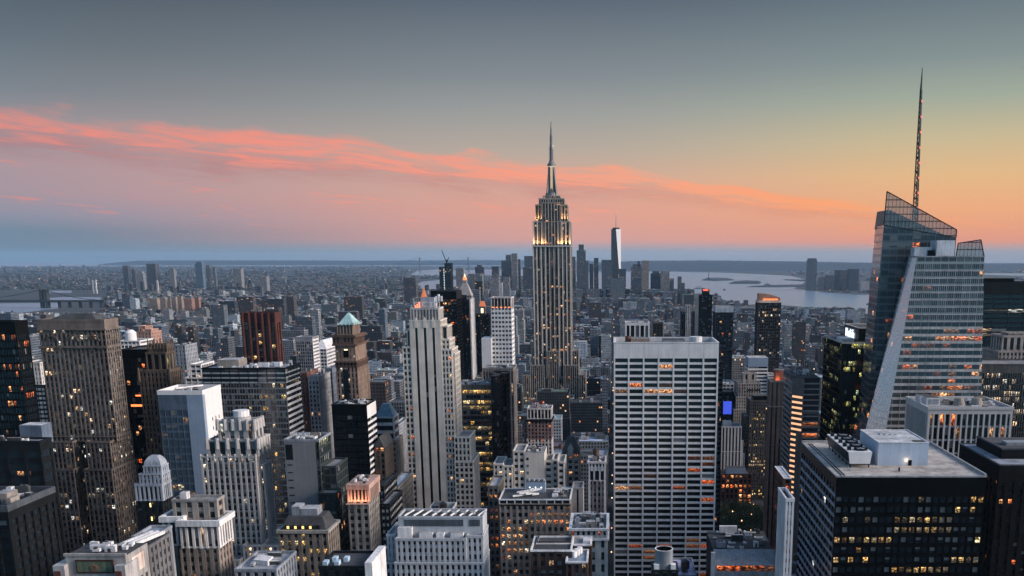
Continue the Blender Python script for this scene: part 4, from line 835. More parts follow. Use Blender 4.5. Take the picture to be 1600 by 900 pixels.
for k in range(3): b.mb('roof_lamp', new=True).box(col(828 + k * 9, 775, Y + 14) - .2, col(828 + k * 9, 775, Y + 14) + .2, Y + 13.8, Y + 13.98, b.z1 + 2.6, b.z1 + 3.0, emis('white_lamp', (.9, .95, 1), 3))
b.junk(4, x0=col(860, 780, Y), hmax=2); b.ids(900, 'loft building with glowing orange windows').finish()
b = Bld('loft_building', 'narrow dark brick block with three rows of lit windows, beside loft building with orange windows', nwin=60)
b.pt(762, 779, 762, 445, 22, St(2.4, 3.6, .9, 1.6, wall((.17, .155, .14)), glass(.25, 2.2, 'orange', blind=.2)), roof=ROOF_PALE).ids(900).finish()
b = Bld('brick_building', 'dark brick building with stepped white edged roofs at the bottom edge', nwin=60)
Y = 330; db = wall((.10, .065, .06)); st = St(3.0, 3.6, 1.3, 1.6, db, glass(.08, 1.6, 'pale', blind=.3)); wt = wall((.60, .62, .64))
b.tier(col(829, 862, Y), col(893, 862, Y), Y, Y + 18, 0, zat(862, Y), st, parmat=wt, par=.6, roof=ROOF_DARK, faces='FLRB'); b.tier(col(838, 847, Y + 9), col(893, 847, Y + 9), Y + 9, Y + 19, zat(862, Y), zat(851, Y + 9), St(5, 4, 2.5, 1, db, GDARK), parmat=wt, par=.6, roof=roofmat((.20, .26, .33)))
b.tier(col(884, 880, Y - 6), col(918, 880, Y - 6), Y - 6, Y + 9, 0, zat(880, Y - 6), st, parmat=wt, par=.6, roof=roofmat((.20, .26, .33))); b.tier(col(893, 850, Y + 9) + .1, col(924, 850, Y + 9), Y + 9.1, Y + 20, 0, zat(853, Y + 9), st, parmat=wt, par=.6)
for k in range(3): b.mb('roof_vent', new=True).cyl(col(897 + k * 4, 868, Y), Y + 1 + k * 2.4, zat(880, Y - 6), zat(880, Y - 6) + 2.4, 1.0, METAL_PALE, 12)
b.mb('roof_house').box(col(911, 850, Y + 12), col(922, 850, Y + 12), Y + 12, Y + 17, zat(853, Y + 9), zat(845, Y + 12), METAL_PALE, top=ROOF_PALE)
b.ids(900, 'dark brick building with white edged roofs').finish()
b = Bld('stone_building', 'grey stone building with colonnaded attic and cluttered roof, left of the white grid slab', nwin=40)
Y = 385; gs = wall((.36, .365, .37)); xa, xb = col(891, 828, Y), col(949, 828, Y); b.tier(xa, xb, Y, Y + 24, zat(841, Y), zat(829, Y), St(2.4, 4, 1.2, 1.2, gs, glass(.08, 2, 'orange'), dp=.6), par=1.0, par_out=.7, parmat=wall((.5, .51, .52)))
b.mb('cornice').box(xa - .8, xb + .8, Y - .8, Y + 24, zat(844, Y), zat(841, Y), wall((.5, .51, .52)), skip=''); b.tier(xa, xb, Y, Y + 24, 0, zat(844, Y), St(3.6, 5.5, 2.6, 2, gs, GDARK), roof=False)
b.x0, b.x1, b.y0, b.y1, b.z1 = xa, xb, Y, Y + 24, zat(829, Y); b.junk(9, hmax=5); b.ids(900, 'grey stone building with colonnaded attic').finish()
b = Bld('stair_tower', 'plain grey rooftop block with one small window, beside grey tower with three arches')
b.pt(894, 911, 765, 470, 14, St(8, 9, 6.5, 6, wall((.27, .27, .27)), GDARK)); b.mb('white_hut').box(b.x0 - 6, b.x0 - .2, 473, 480, 0, b.z1 - 1, wall((.55, .57, .6)), top=ROOF_PALE); b.boxes.append((b.x0 - 6, b.x0, 473, 480, 0, b.z1 - 1)); b.ids(830).finish()

# --- light grey stepped block, bottom centre
b = Bld('stepped_building', 'light blue grey building with tall ribbed penthouse, pipe filled roof and regular dark windows', nwin=100)
Y = 340; lg = wall((.34, .37, .405), var=.3); st = St(2.05, 3.5, 1.05, 1.35, lg, glass(.006, 1, 'pale', blind=.06)); zp, zm, zb = zat(810, Y + 4), zat(845, Y), zat(882, Y - 1)
b.tier(col(618, 845, Y), col(728, 845, Y), Y, Y + 16, zb, zm, st, par=1, yb=900); b.tier(col(728, 845, Y) + .05, col(754, 845, Y), Y + 1, Y + 16, zb, zm + .8, st, par=1); b.tier(col(604, 840, Y + 3), col(618, 840, Y + 3) - .05, Y + 3, Y + 20, zb, zat(838, Y + 3), st, par=.8)
b.tier(col(618, 882, Y) - .1, col(755, 882, Y) + .3, Y - 1, Y + 16, 0, zb, st, par=.8); b.tier(col(583, 884, Y), col(617, 884, Y), Y + 2, Y + 22, 0, zat(884, Y), st, par=.8, roof=ROOF_DARK)
xa, xb = col(622, 810, Y + 4), col(754, 810, Y + 4); q = b.mb('penthouse'); q.box(xa, xb, Y + 4, Y + 15.5, zm, zp, lg, top=ROOF_DARK)
for (a, c) in ((632, 724), (733, 750)): b.mb('louvre_panel', new=True).box(col(a, 820, Y + 4), col(c, 820, Y + 4), Y + 3.86, Y + 3.98, zat(822, Y + 4), zat(812, Y + 4), wall((.09, .12, .15)))
PP = b.mb('parapet')
for e in ((xa - .15, xb + .15, Y + 3.85, Y + 4.35), (xa - .15, xb + .15, Y + 15.1, Y + 15.6), (xa - .15, xa + .35, Y + 4.35, Y + 15.1), (xb - .35, xb + .15, Y + 4.35, Y + 15.1)): PP.box(*e, zp, zp + .8, lg, skip='')
for k in range(9):
    x = xa + 2 + k * (xb - xa - 4) / 8; b.mb('roof_pipe', new=True).bar((x, Y + 5.5, zp + .6), (x + 2.0, Y + 14, zp + .6), .5, METAL_PALE)
for k in range(5): b.mb('roof_fan', new=True).cyl(xa + 13 + k * 3.6, Y + 10, zp + .05, zp + 1.1, 1.1, METAL_MID, 12)
for k, (a, c) in enumerate(((622, 644), (655, 676), (682, 694), (704, 724))): b.mb('roof_hut', new=True).box(col(a, 840, Y + 2), col(c, 840, Y + 2), Y + 1.6, Y + 3.9, zm + .06, zm + (4.6 if k == 0 else 2.4), wall((.55, .57, .60)), top=ROOF_PALE)
b.ids(900, 'light grey building with ribbed penthouse').finish()
b = Bld('low_block', 'low block with white edge wall and row of blue roof units at the bottom edge')
b.pt(498, 572, 888, 285, 16, St(4, 4, 2, 2, DARK, GDARK), roof=ROOF_DARK, par=.8); 
for k in range(4): b.mb('roof_unit', new=True).box(col(506 + k * 9, 886, 288), col(513 + k * 9, 886, 288), 287 + k % 2 * 4, 289.5 + k % 2 * 4, b.z1 + .1, b.z1 + 1.5, wall((.30, .42, .52)), skip='')
b.mb('white_edge_wall').box(b.x1 - .1, b.x1 + 2.2, 284, 302, 0, b.z1 + 2.2, wall((.52, .54, .56))); b.ids(900).finish()
b = Bld('low_block', 'flat pale roofed block with skylight, below pale tower with scalloped crown')
b.pt(367, 432, 893, 330, 22, St(3, 3.6, 1.5, 1.6, GREYB, GDARK), roof=roofmat((.36, .39, .43))); b.junk(3, hmax=2); b.mb('skylight').prism([(b.x0 + 4, 338), (b.x0 + 10, 336), (b.x0 + 10, 342), (b.x0 + 4, 344)], b.z1, b.z1 + 2, METAL_PALE); b.ids(900).finish()

# --- white slab with ribbon windows
b = Bld('white_slab', 'broad white travertine slab with seven bays of dark ribbon windows and blank top', nwin=100)
Y = 560; xa, xb, zt = col(959, 536, Y), col(1123.3, 536, Y), zat(536, Y); pitch = (zat(560, Y) - zat(900, Y)) / 36
st = St((xb - xa) / 7, (zat(560, Y) - 0) / round(zat(560, Y) / 3.72), 0.9, 1.3, TRAV, glass(.12, 1.05, 'orange', tint=(.010, .012, .014), blind=.03, ps=(11, 3.2)), dp=.8, ds=.62)
b.tier(xa, xb, Y, Y + 38, 0, zat(560, Y), st, roof=False); 
q = b.mb('blank_top_band')
for i in range(7): q.box(xa + i * (xb - xa) / 7 + (.1 if i else 0), xa + (i + 1) * (xb - xa) / 7, Y + (.02 if i % 2 else .0), Y + 3, zat(560, Y), zt, TRAV)
q.box(xa + .01, xb - .01, Y + 3, Y + 38, zat(560, Y), zt - 2.4, TRAV, top=ROOF_DARK)
for e in ((xa, xa + 1.2, Y + 3, Y + 37), (xb - 1.2, xb, Y + 3, Y + 37), (xa, xb, Y + 37, Y + 38)): q.box(*e, zt - 2.4, zt, TRAV, skip='')
q = b.mb('coping'); 
for e in ((xa - .2, xb + .2, Y - .2, Y + .8), (xa - .2, xb + .2, Y + 37.3, Y + 38.2), (xa - .2, xa + .8, Y + .8, Y + 37.3), (xb - .8, xb + .2, Y + .8, Y + 37.3)): q.box(*e, zt, zt + .5, wall((.75, .75, .75)), skip='')
b.mb('roof_house').box(col(986, 533, Y + 14), col(1015, 533, Y + 14), Y + 14, Y + 26, zt - 2.4, zat(529, Y + 14), TAN, top=ROOF_GREY); b.mb('cooling_tower').box(col(1036, 533, Y + 14), col(1070, 533, Y + 14), Y + 12, Y + 26, zt - 2.4, zat(531.5, Y + 12), METAL_MID, top=ROOF_DARK)
q = b.mb('roof_tank'); q.cyl(col(1087, 532, Y + 20), Y + 20, zt - 2.4, zt + 2.2, 4, METAL_PALE, 16); b.mb('round_vent').cyl(col(981, 531, Y + 20), Y + 18, zt - 2.4, zt + 2.6, 1.7, wall((.22, .10, .07)), 12)
b.ids(900, 'broad white ribbon window slab').finish()
b = Bld('exhaust_stack_building', 'dark building with a wide open-topped grey exhaust cylinder, in front of the white slab')
Y = 290; b.pt(1019, 1060, 893, Y, 9, St(3, 3.6, 1.5, 1.6, DARK, GDARK), par=.5)
q = b.mb('exhaust_cylinder'); x = col(1037.5, 870, Y + 4); zt = zat(857, Y + 4); q.cyl(x, Y + 4, b.z1, zt, 2.95, wall((.19, .22, .25)), 28, top=False); q.cyl(x, Y + 4, zt - 3, zt, 2.6, BLACK, 28, top=False)
for k in range(28):
    a0, a1 = 2 * pi * k / 28, 2 * pi * (k + 1) / 28; q.poly([(x + r_ * cos(a), Y + 4 + r_ * sin(a), zt + .01) for r_, a in ((2.6, a0), (3.05, a0), (3.05, a1), (2.6, a1))], METAL_PALE)
q.cyl(x, Y + 4, zt - 2.2, zt - 2.1, 2.58, ROOF_TAN, 28)
for a in (1022, 1048): b.mb('roof_hut', new=True).box(col(a, 885, Y + 1), col(a + 8, 885, Y + 1), Y + .6, Y + 3, b.z1 + .05, b.z1 + 2, METAL_PALE)
b.junk(4, hmax=1.4); b.ids(900, 'exhaust cylinder building').finish()
b = Bld('colonnade_tower', 'flat topped tower with white fins, peeping over the white slab roof')
b.pt(977, 1015, 506, 850, 26, St(4.2, 14, 1.1, .8, WHITE, GDARK, dp=1.2), top=1.5); b.junk(3, hmax=1.5); b.ids(528).finish()

# --- low ribbed hall and the park beside the slab
b = Bld('theatre_building', 'low grey building with sloped ribbed roof and plant deck, right of the white slab foot', nwin=10)
Y = 430; xa, xb = col(1118, 884, Y), col(1215, 884, Y); zl, zh = zat(884, Y), zat(858, Y + 10)
b.tier(xa, xb, Y, Y + 10, 0, zl, St(6.5, 6, .4, 3.2, wall((.34, .37, .40)), glass(.35, 1.8, 'orange')), roof=False)
q = b.mb('sloped_roof'); RB2 = wall((.26, .30, .33), .6)
for i in range(40):
    a, c = xa + (xb - xa) * i / 40, xa + (xb - xa) * (i + 1) / 40; o = .18 if i % 2 else 0
    q.poly([(a, Y - o, zl + .1), (c, Y - o, zl + .1), (c, Y + 10 - o, zh), (a, Y + 10 - o, zh)], RB2)
q.poly([(xb, Y, zl), (xb, Y + 10, zl), (xb, Y + 10, zh)], RB2); q.poly([(xa, Y + 10, zl), (xa, Y, zl), (xa, Y + 10, zh)], RB2)
b.mb('rear_wall').box(xa, xb, Y + 10, Y + 45, 0, zh - 1.2, DARK, top=ROOF_DARK); b.boxes.append((xa, xb, Y + 10, Y + 45, 0, zh))
b.mb('white_fin').box(xa - 2.2, xa - .3, Y - 1, Y + 1, 0, zh + 1.5, wall((.5, .53, .56)))
b.x0, b.x1, b.y0, b.y1, b.z1 = xa, xb, Y + 11, Y + 44, zh - 1.2; b.junk(10, hmax=3.5); b.mb('white_grille').box(xa + 6, xa + 15, Y + 38, Y + 40, zh, zh + 3.4, wall((.6, .62, .64))); b.ids(900, 'low building with sloped ribbed roof').finish()

# --- right of the slab
b = Bld('stepped_stone_block', 'pale grey stone block stepping down on one side, right against the white slab')
Y = 1000; gs = wall((.38, .385, .385), var=.2); st = St(3.5, 26, 1.7, .8, gs, glass(.01, 1, 'pale', tint=(.035, .04, .05)), dp=.6); b.pt(1123, 1159, 668, Y, 24, st); b.tier(b.x1 + .05, b.x1 + 2.2, Y + 1, Y + 24, 0, zat(690, Y), st); b.tier(b.x1 + 2.25, b.x1 + 4.6, Y + 1.5, Y + 24, 0, zat(710, Y), st); b.mb('roof_house').box(b.x0 + 6, b.x0 + 15, Y + 8, Y + 18, b.z1, b.z1 + 5, gs, top=ROOF_PALE); b.ids(740, 'pale grey stepped stone block').finish()
b = Bld('deco_block', 'tan deco block rising in many steps to a blank top, arcade of lit windows', nwin=60)
Y = 1050; tn = wall((.33, .29, .25)); st = St(2.7, 3.7, 1.4, 1.6, tn, glass(.05, 1.9, 'warm')); P = [(1163, 1183.5, 586, 8, 20), (1155, 1190, 601, 4, 26), (1151, 1192, 622, 2, 30), (1147, 1194, 641, 0, 34)]
for i, (a, c, p, d0, d1) in enumerate(P): b.tier(col(a, p, Y), col(c, p, Y), Y + d0, Y + d1, zat(P[i + 1][2], Y) if i < 3 else 0, zat(p, Y), st.but(bay=7, fl=8, pier=5, span=5) if i == 0 else st, yb=690)
b.mb('lit_arcade').box(col(1169, 609, Y), col(1189, 609, Y), Y + 3.4, Y + 3.9, zat(611, Y), zat(609, Y), glass(.95, 2.2, 'warm'), uv=(2, 3, 7000, 1)); b.ids(670, 'tan deco block').finish()
b = Bld('office_block', 'dark brown block with many small yellow lit windows below the tan deco block', nwin=60)
b.pt(1172, 1203, 627, 1000, 28, St(2.4, 3.6, 1.2, 1.6, wall((.13, .12, .11)), glass(.18, 2.2, 'yellow')), yb=725); b.tier(b.x0 - 5, b.x0 - .1, 1006, 1030, 0, zat(652, 1006), St(2.4, 3.6, 1.2, 1.6, wall((.15, .14, .13)), G0)); b.mb('roof_house').box(b.x0 + 4, b.x1 - 2, 1006, 1020, b.z1, b.z1 + 5, BLACK, top=ROOF_DARK); b.ids(730).finish()
b = Bld('office_tower', 'white banded tower with blank grey top, behind tan deco block')
Y = 1118; b.pt(1169, 1200, 573, Y, 26, St(12, 4.2, .2, 2.1, WHITE, G0, dp=.4, ds=.42), roof=False); b.mb('blank_top').box(b.x0, b.x1, Y, Y + 26, b.z1, zat(559, Y), BLUEP, top=ROOF_PALE); b.tier(b.x1 + .05, b.x1 + 9, Y - 2, Y + 24, 0, zat(587, Y), St(12, 4.2, .2, 2.1, WHITE, G0, dp=.4, ds=.42)); b.ids(625).finish()
b = Bld('brick_pier_tower', 'slender dark brown brick tower with pale ledge and a warm lit octagonal top', nwin=0)
Y = 640; bb = wall((.25, .17, .14)); xa, xb = col(1204, 597, Y), col(1225, 597, Y); b.tier(xa, xb, Y, Y + 12, 0, zat(597, Y), St(3.1, 40, 1.9, .4, bb, GDARK, dp=.8), par=1, parmat=LIMEDK)
x = (xa + xb) / 2 + 2; q = b.mb('octagonal_top'); q.cyl(x, Y + 7, zat(597, Y), zat(580, Y), 3.4, wall((.30, .13, .09)), 8); q.cyl(x, Y + 7, zat(580, Y), zat(580, Y) + .6, 3.7, LIMEDK, 8)
q = b.mb('ledge'); q.box(xa - .5, xb + .5, Y - .5, Y + 12.5, zat(636, Y), zat(635, Y), LIMEDK, skip='')
b.lights = [('POINT', (x - 2.2, Y + 1.8, zat(595, Y)), .3, 700, (1, .35, .15), None)]; b.mb('flood_lamp').box(x - 2.5, x - 1.9, Y + 1.9, Y + 2.3, zat(597, Y), zat(597, Y) + .5, METAL_MID, skip=''); b.ids(760, 'slender dark brown brick tower').finish()
b = Bld('octagonal_office', 'dark office tower with chamfered corner of glowing stair landings and roof plant', nwin=60)
Y = 652; zt = zat(592, Y); st = St(30, 3.85, .3, 1.0, wall((.24, .25, .255)), glass(.03, 1.5, 'warm', tint=(.035, .04, .043)), spanmat=wall((.31, .325, .335)), dp=.4, ds=.3)
xc, xf, xr = col(1238, 592, Y + 8), col(1256, 592, Y), col(1282, 592, Y); b.tier(xf, xr, Y, Y + 45, 0, zt, st, faces='FRB', roof=False, yb=700)
b.tier(xc, xf, Y + 8, Y + 62, 0, zt, st, faces='LB', roof=False); q = b.mb('chamfer_wall'); n = int(zt / 3.85)
q.poly([(xc, Y + 8, 0), (xf, Y, 0), (xf, Y, zt), (xc, Y + 8, zt)], wall((.20, .19, .18)))
for j in range(n):
    if j < 14: continue
    z = zt - 14 - (n - 1 - j) * 3.85; q = b.mb('lit_landing', new=True); e = Vector((8, (xf - xc), 0)).normalized() * -.12
    f = 1 if n - j < 8 else .55
    q.poly([(xc + e.x + .4, Y + 8 + e.y - .3, z), (xc + (xf - xc) * f + e.x - .3, Y + 8 - 8 * f + e.y + .2, z), (xc + (xf - xc) * f + e.x - .3, Y + 8 - 8 * f + e.y + .2, z + 1.5), (xc + e.x + .4, Y + 8 + e.y - .3, z + 1.5)], emis('landing_glow', (1, .52, .28), .75), [(j * 3, j), (j * 3 + 1, j), (j * 3 + 1, j + 1), (j * 3, j + 1)])
b.mb('roof').prism([(xc, Y + 8), (xf, Y), (xr, Y), (xr, Y + 45), (xf, Y + 45), (xf, Y + 62), (xc, Y + 62)], zt, zt + .8, ROOF_DARK)
b.x0, b.x1, b.y0, b.y1, b.z1 = xc + 2, xr, Y + 8, Y + 44, zt + .8; b.junk(9, hmax=5); b.mb('mast').cyl(xc + 3, Y + 12, zt, zt + 10, .25, METAL_PALE, 6); b.ids(700, 'chamfered tower with glowing landings').finish()
b = Bld('screen_building', 'dark building carrying a glowing blue screen, seen beside the white slab')
b.pt(1124, 1147, 614, 1060, 24, St(3, 3.8, .5, 1, DARK, GDARK), roof=ROOF_DARK); b.mb('blue_screen').box(col(1130, 636, 1060), col(1143, 636, 1060), 1059.6, 1059.95, zat(647, 1060), zat(627, 1060), emis('blue_screen', (.06, .11, .8), .6)); b.ids(655).finish()
b = Bld('hall_building', 'low white roofed block with railings, above the blue screen building'); b.pt(1129, 1147, 601, 1100, 40, St(4, 4, 1, 1.5, GREYST, G0), roof=ROOF_PALE); b.junk(4, hmax=2); b.ids(615).finish()
b = Bld('apartment_tower', 'dark ribbed slab edge showing past the white slab, stacked balconies')
b.pt(1118, 1130, 568, 690, 20, St(2, 3.7, .4, 1.4, DARK, GDARK, spanmat=wall((.16, .18, .2)))).ids(665).finish()
b = Bld('lowrise_building', 'low red brick building with glowing orange windows facing the dark park trees', nwin=30)
Y = 960; b.pt(1127, 1175, 742, Y, 22, St(4.6, 5, 1.9, 1.8, wall((.16, .07, .05)), glass(.85, 2.4, 'orange')), roof=ROOF_DARK, yb=790); b.mb('roof_house').box(b.x0 + 6, b.x1 - 6, Y + 6, Y + 16, b.z1, b.z1 + 6, BLUEP, top=ROOF_DARK); b.ids(785, 'low building with glowing orange windows').finish()

b = Bld('residential_tower', 'dark glass tower with curved orange lit crown standing before the river')
Y = 1150; b.pt(1185, 1221, 473, Y, 24, St(2.6, 3.5, .5, .9, wall((.10, .10, .105)), glass(.10, 1.9, 'pale', tint=(.01, .014, .018))), roof=ROOF_DARK, par=3, parmat=wall((.55, .42, .33)))
q = b.mb('curved_crown'); n = 12
for i in range(n):
    a, c = b.x0 + (b.x1 - b.x0) * i / n, b.x0 + (b.x1 - b.x0) * (i + 1) / n; za = b.z1 + 11 - 5.5 * (i / n) ** 2; zb = b.z1 + 11 - 5.5 * ((i + 1) / n) ** 2
    for y in (Y + 10, Y + 11): q.poly([(a, y, b.z1), (c, y, b.z1), (c, y, zb), (a, y, za)], wall((.36, .22, .15)))
    q.poly([(a, Y + 10, za), (c, Y + 10, zb), (c, Y + 11, zb), (a, Y + 11, za)], DARK)
q.box(b.x0, b.x0 + .8, Y + .6, Y + 10, b.z1, b.z1 + 11, wall((.30, .2, .15)), skip='')
q = b.mb('crown_lamp'); q.box(b.x0 + 7, b.x1 - 3, Y + 8.5, Y + 9.6, b.z1 + .1, b.z1 + 4.4, emis('crown_glow', (1, .22, .06), 1.1)); b.ids(560, 'curved orange crown tower').finish()
b = Bld('residential_tower', 'slim black tower with red lit roof, above the white slab corner'); Y = 1500; b.pt(1094, 1113, 462, Y, 24, St(2.6, 3.6, .3, .8, DARK, glass(.01, 1, 'warm')), roof=ROOF_DARK); b.mb('roof_house').box(b.x0 + 4, b.x1 - 4, Y + 6, Y + 18, b.z1, zat(452, Y), DARK); b.mb('red_beacon').box(b.x0 + 5, b.x1 - 6, Y + 5.5, Y + 5.9, zat(454.5, Y), zat(452.5, Y), emis('roof_beacon', (1, .1, .05), 1.6)); b.ids(530, 'slim red topped tower').finish()
b = Bld('office_tower', 'navy block with pale blank top band, beside slim black tower'); Y = 1250; b.pt(1118, 1146, 488, Y, 30, St(3, 3.9, .3, 1, wall((.05, .07, .10)), GDARK), roof=False); b.mb('pale_top_band').box(b.x0, b.x1, Y, Y + 30, b.z1, zat(479, Y), wall((.30, .36, .42)), top=ROOF_GREY); b.ids(590).finish()
b = Bld('apartment_tower', 'dark tower with central pale window strip, left of the slim black tower'); Y = 1400; st = St(3, 3.6, 1, 1.2, wall((.07, .08, .09)), GDARK); b.pt(1065, 1086, 488, Y, 26, st); b.tier(b.x0 + 6, b.x1 - 6, Y - 2, Y + 20, 0, zat(478, Y), St(3, 3.6, 1.4, .4, GREYST, GDARK)); b.ids(530).finish()
b = Bld('apartment_tower', 'small dark tower behind the white slab roof house'); b.pt(1021, 1036, 506, 1000, 20, St(3, 3.5, 1.5, 1.4, wall((.08, .075, .07)), GDARK)); b.ids(528).finish()

# --- dark green glass block with sign
b = Bld('office_tower', 'dark green glass tower with illuminated roof sign and yellow green lit floors', nwin=100)
Y = 640; st = St(1.6, 4.0, .12, .9, DGREEN, glass(.15, 1.6, 'green', tint=(.012, .02, .022), blind=.04), dp=.25, ds=.2)
xa, zl, zu = col(1316, 537, Y), zat(537, Y), zat(512.5, Y + 14); xb = xa + 62
b.tier(xa, xb, Y, Y + 56, 0, zl, st, roof=ROOF_DARK, par=1.2, parmat=wall((.3, .32, .33)), yb=690)
xu = col(1342.5, 512.5, Y + 10); b.mb('roof_house').box(xu, xb - 2, Y + 10, Y + 52, zl, zu, DGREEN, top=ROOF_DARK); b.boxes.append((xu, xb - 2, Y + 10, Y + 52, zl, zu))
q = b.mb('roof_coping')
for e in ((xu - .2, xu + .6, Y + 10, Y + 52), (xu + .6, xb - 2, Y + 9.8, Y + 10.5), (xu + .6, xb - 2, Y + 51.5, Y + 52.2)): q.box(*e, zu, zu + .5, wall((.45, .43, .42)), skip='')
cu = bpy.data.curves.new('sign_letters', 'FONT'); cu.body = 'MetLife'; cu.size = 8.4; cu.extrude = .15; cu.align_x = 'CENTER'; cu.align_y = 'CENTER'; cu.offset = .12
SIGN = (cu, (xu - .35, Y + 34, zu - 5.2), emis('sign_white', (.72, .84, 1), 1.1))
q = b.mb('roof_plant'); q.box(xa + 3, xu - 2, Y + 14, Y + 30, zl + .1, zl + 2.4, METAL_PALE); b.ids(688, 'dark green glass tower with sign'); r_ = b.finish()
so = bpy.data.objects.new('sign_letters', cu); COL.objects.link(so); so.parent = r_; so.location = Vector(SIGN[1]) - r_.location; so.rotation_euler = (R(90), 0, R(-90)); cu.materials.append(SIGN[2])
bpy.context.view_layer.update(); me = bpy.data.meshes.new_from_object(so.evaluated_get(bpy.context.evaluated_depsgraph_get())); so2 = bpy.data.objects.new('sign_letters', me); COL.objects.link(so2); so2.parent = r_; so2.location = so.location; so2.rotation_euler = so.rotation_euler
bpy.data.objects.remove(so); so2.name = 'sign_letters'
# --- crystalline glass tower with spire
b = Bld('glass_skyscraper', 'faceted glass skyscraper with slanted screen crowns, lit floors and lattice spire', nwin=100)
Y = 560
def curtain(name, p, strength, tint, hue='orange', blind=.2, rough=.12, frame=(.20, .225, .245), fv=.40, fu=.04, sub=4, metal=.0):
    """curtain wall: glass cells with spandrel band and mullions laid out by UV (u = bays, v = storeys)"""
    m = glass(p, strength, hue, tint, blind, rough).copy(); m.name = name; nt = m.node_tree; L = nt.links.new; bs = nt.nodes['Principled BSDF']
    uv = nd(nt, 'ShaderNodeUVMap'); uv.uv_map = 'UVMap'; sep = nd(nt, 'ShaderNodeSeparateXYZ'); L(uv.outputs[0], sep.inputs[0])
    fr = mth(nt, 'MAXIMUM', mth(nt, 'LESS_THAN', mth(nt, 'FRACT', sep.outputs[1]), fv), mth(nt, 'LESS_THAN', mth(nt, 'FRACT', sep.outputs[0]), fu * 2))
    fine = mth(nt, 'LESS_THAN', mth(nt, 'FRACT', mth(nt, 'MULTIPLY', sep.outputs[0], float(sub))), .12)
    old = bs.inputs['Base Color'].links[0].from_socket
    c = mixc(nt, fr, old, frame); c = mixc(nt, mth(nt, 'MULTIPLY', fine, .35), c, (.30, .33, .35)); L(c, bs.inputs['Base Color'])
    olde = bs.inputs['Emission Strength'].links[0].from_socket; L(mth(nt, 'MULTIPLY', olde, mth(nt, 'SUBTRACT', 1.0, fr)), bs.inputs['Emission Strength'])
    L(maprange(nt, fr, 0, 1, rough, .28), bs.inputs['Roughness']); bs.inputs['Metallic'].default_value = metal
    return m
CW = curtain('curtain_wall', .06, 1.5, (.075, .085, .09), fv=.34, frame=(.35, .355, .355), metal=.45)
CWF = curtain('curtain_wall_facet', .02, 1.0, (.78, .78, .78), blind=0, fv=.30, frame=(.84, .84, .84), rough=.2)  # paler copy of the curtain wall colour, standing in for reflected sky
CWF.node_tree.nodes['Principled BSDF'].inputs['Metallic'].default_value = .75
CWR = curtain('curtain_wall_rear', .05, 2.0, (.05, .066, .08), fv=.30, frame=(.11, .13, .145), metal=.5)
def lerp(p, q, t): return tuple(a + (c - a) * t for a, c in zip(p, q))
def down(p_top, p_low, z=0.0):            # prolong an edge down to level z
    t = (p_top[2] - z) / (p_top[2] - p_low[2]); return tuple(a + (c - a) * t for a, c in zip(p_top, p_low))
zt = zat(401, Y)
A1, A0 = at(1433, 401, Y), at(1385, 668, Y); B1, B0 = at(1420.5, 398, Y + 26), at(1353, 668, Y + 26)
B1 = (B1[0], B1[1], zt); R1, R0 = at(1538, 401, Y), at(1532, 668, Y)
A0, B0, R0 = down(A1, A0), down(B1, B0), down(R1, R0)
bay, fl = 4.6, 4.2; NF = round(zt / fl)
def face(mb, p0, p1, q1, q0, mat, su):     # p0->p1 along the bottom, q above; u measured in metres on the face
    W = (Vector(q1) - Vector(q0)).length; 
    d = (Vector(p1) - Vector(p0)).normalized(); o = Vector(q0)
    U = lambda p: su + (Vector(p) - o).dot(d) / bay; V = lambda p: p[2] / zt * NF
    mb.poly([p0, p1, q1, q0], mat, [(U(p), V(p)) for p in (p0, p1, q1, q0)])
F_ = b.mb('front_glass_wall'); face(F_, A0, R0, R1, A1, CW, 300)
face(b.mb('chamfered_facet'), B0, A0, A1, B1, CWF, 400)
S_ = b.mb('side_glass_wall'); rb0, rb1 = (R0[0], Y + 58, 0), (R1[0], Y + 58, zt); bb0, bb1 = (B0[0] + 2, Y + 58, 0), (B1[0] + 2, Y + 58, zt)
face(S_, R0, rb0, rb1, R1, CW, 500); face(S_, bb0, B0, B1, bb1, CWR, 600); face(S_, rb0, bb0, bb1, rb1, CWR, 700)
b.mb('roof').poly([A1, R1, rb1, bb1, B1], ROOF_DARK)
q = b.mb('roof_edge')
for p_, q_ in ((A1, R1), (B1, A1), (R1, rb1)): q.bar(p_, q_, .8, METAL_MID)
b.boxes.append((B0[0], R0[0], Y, Y + 58, 0, zt))
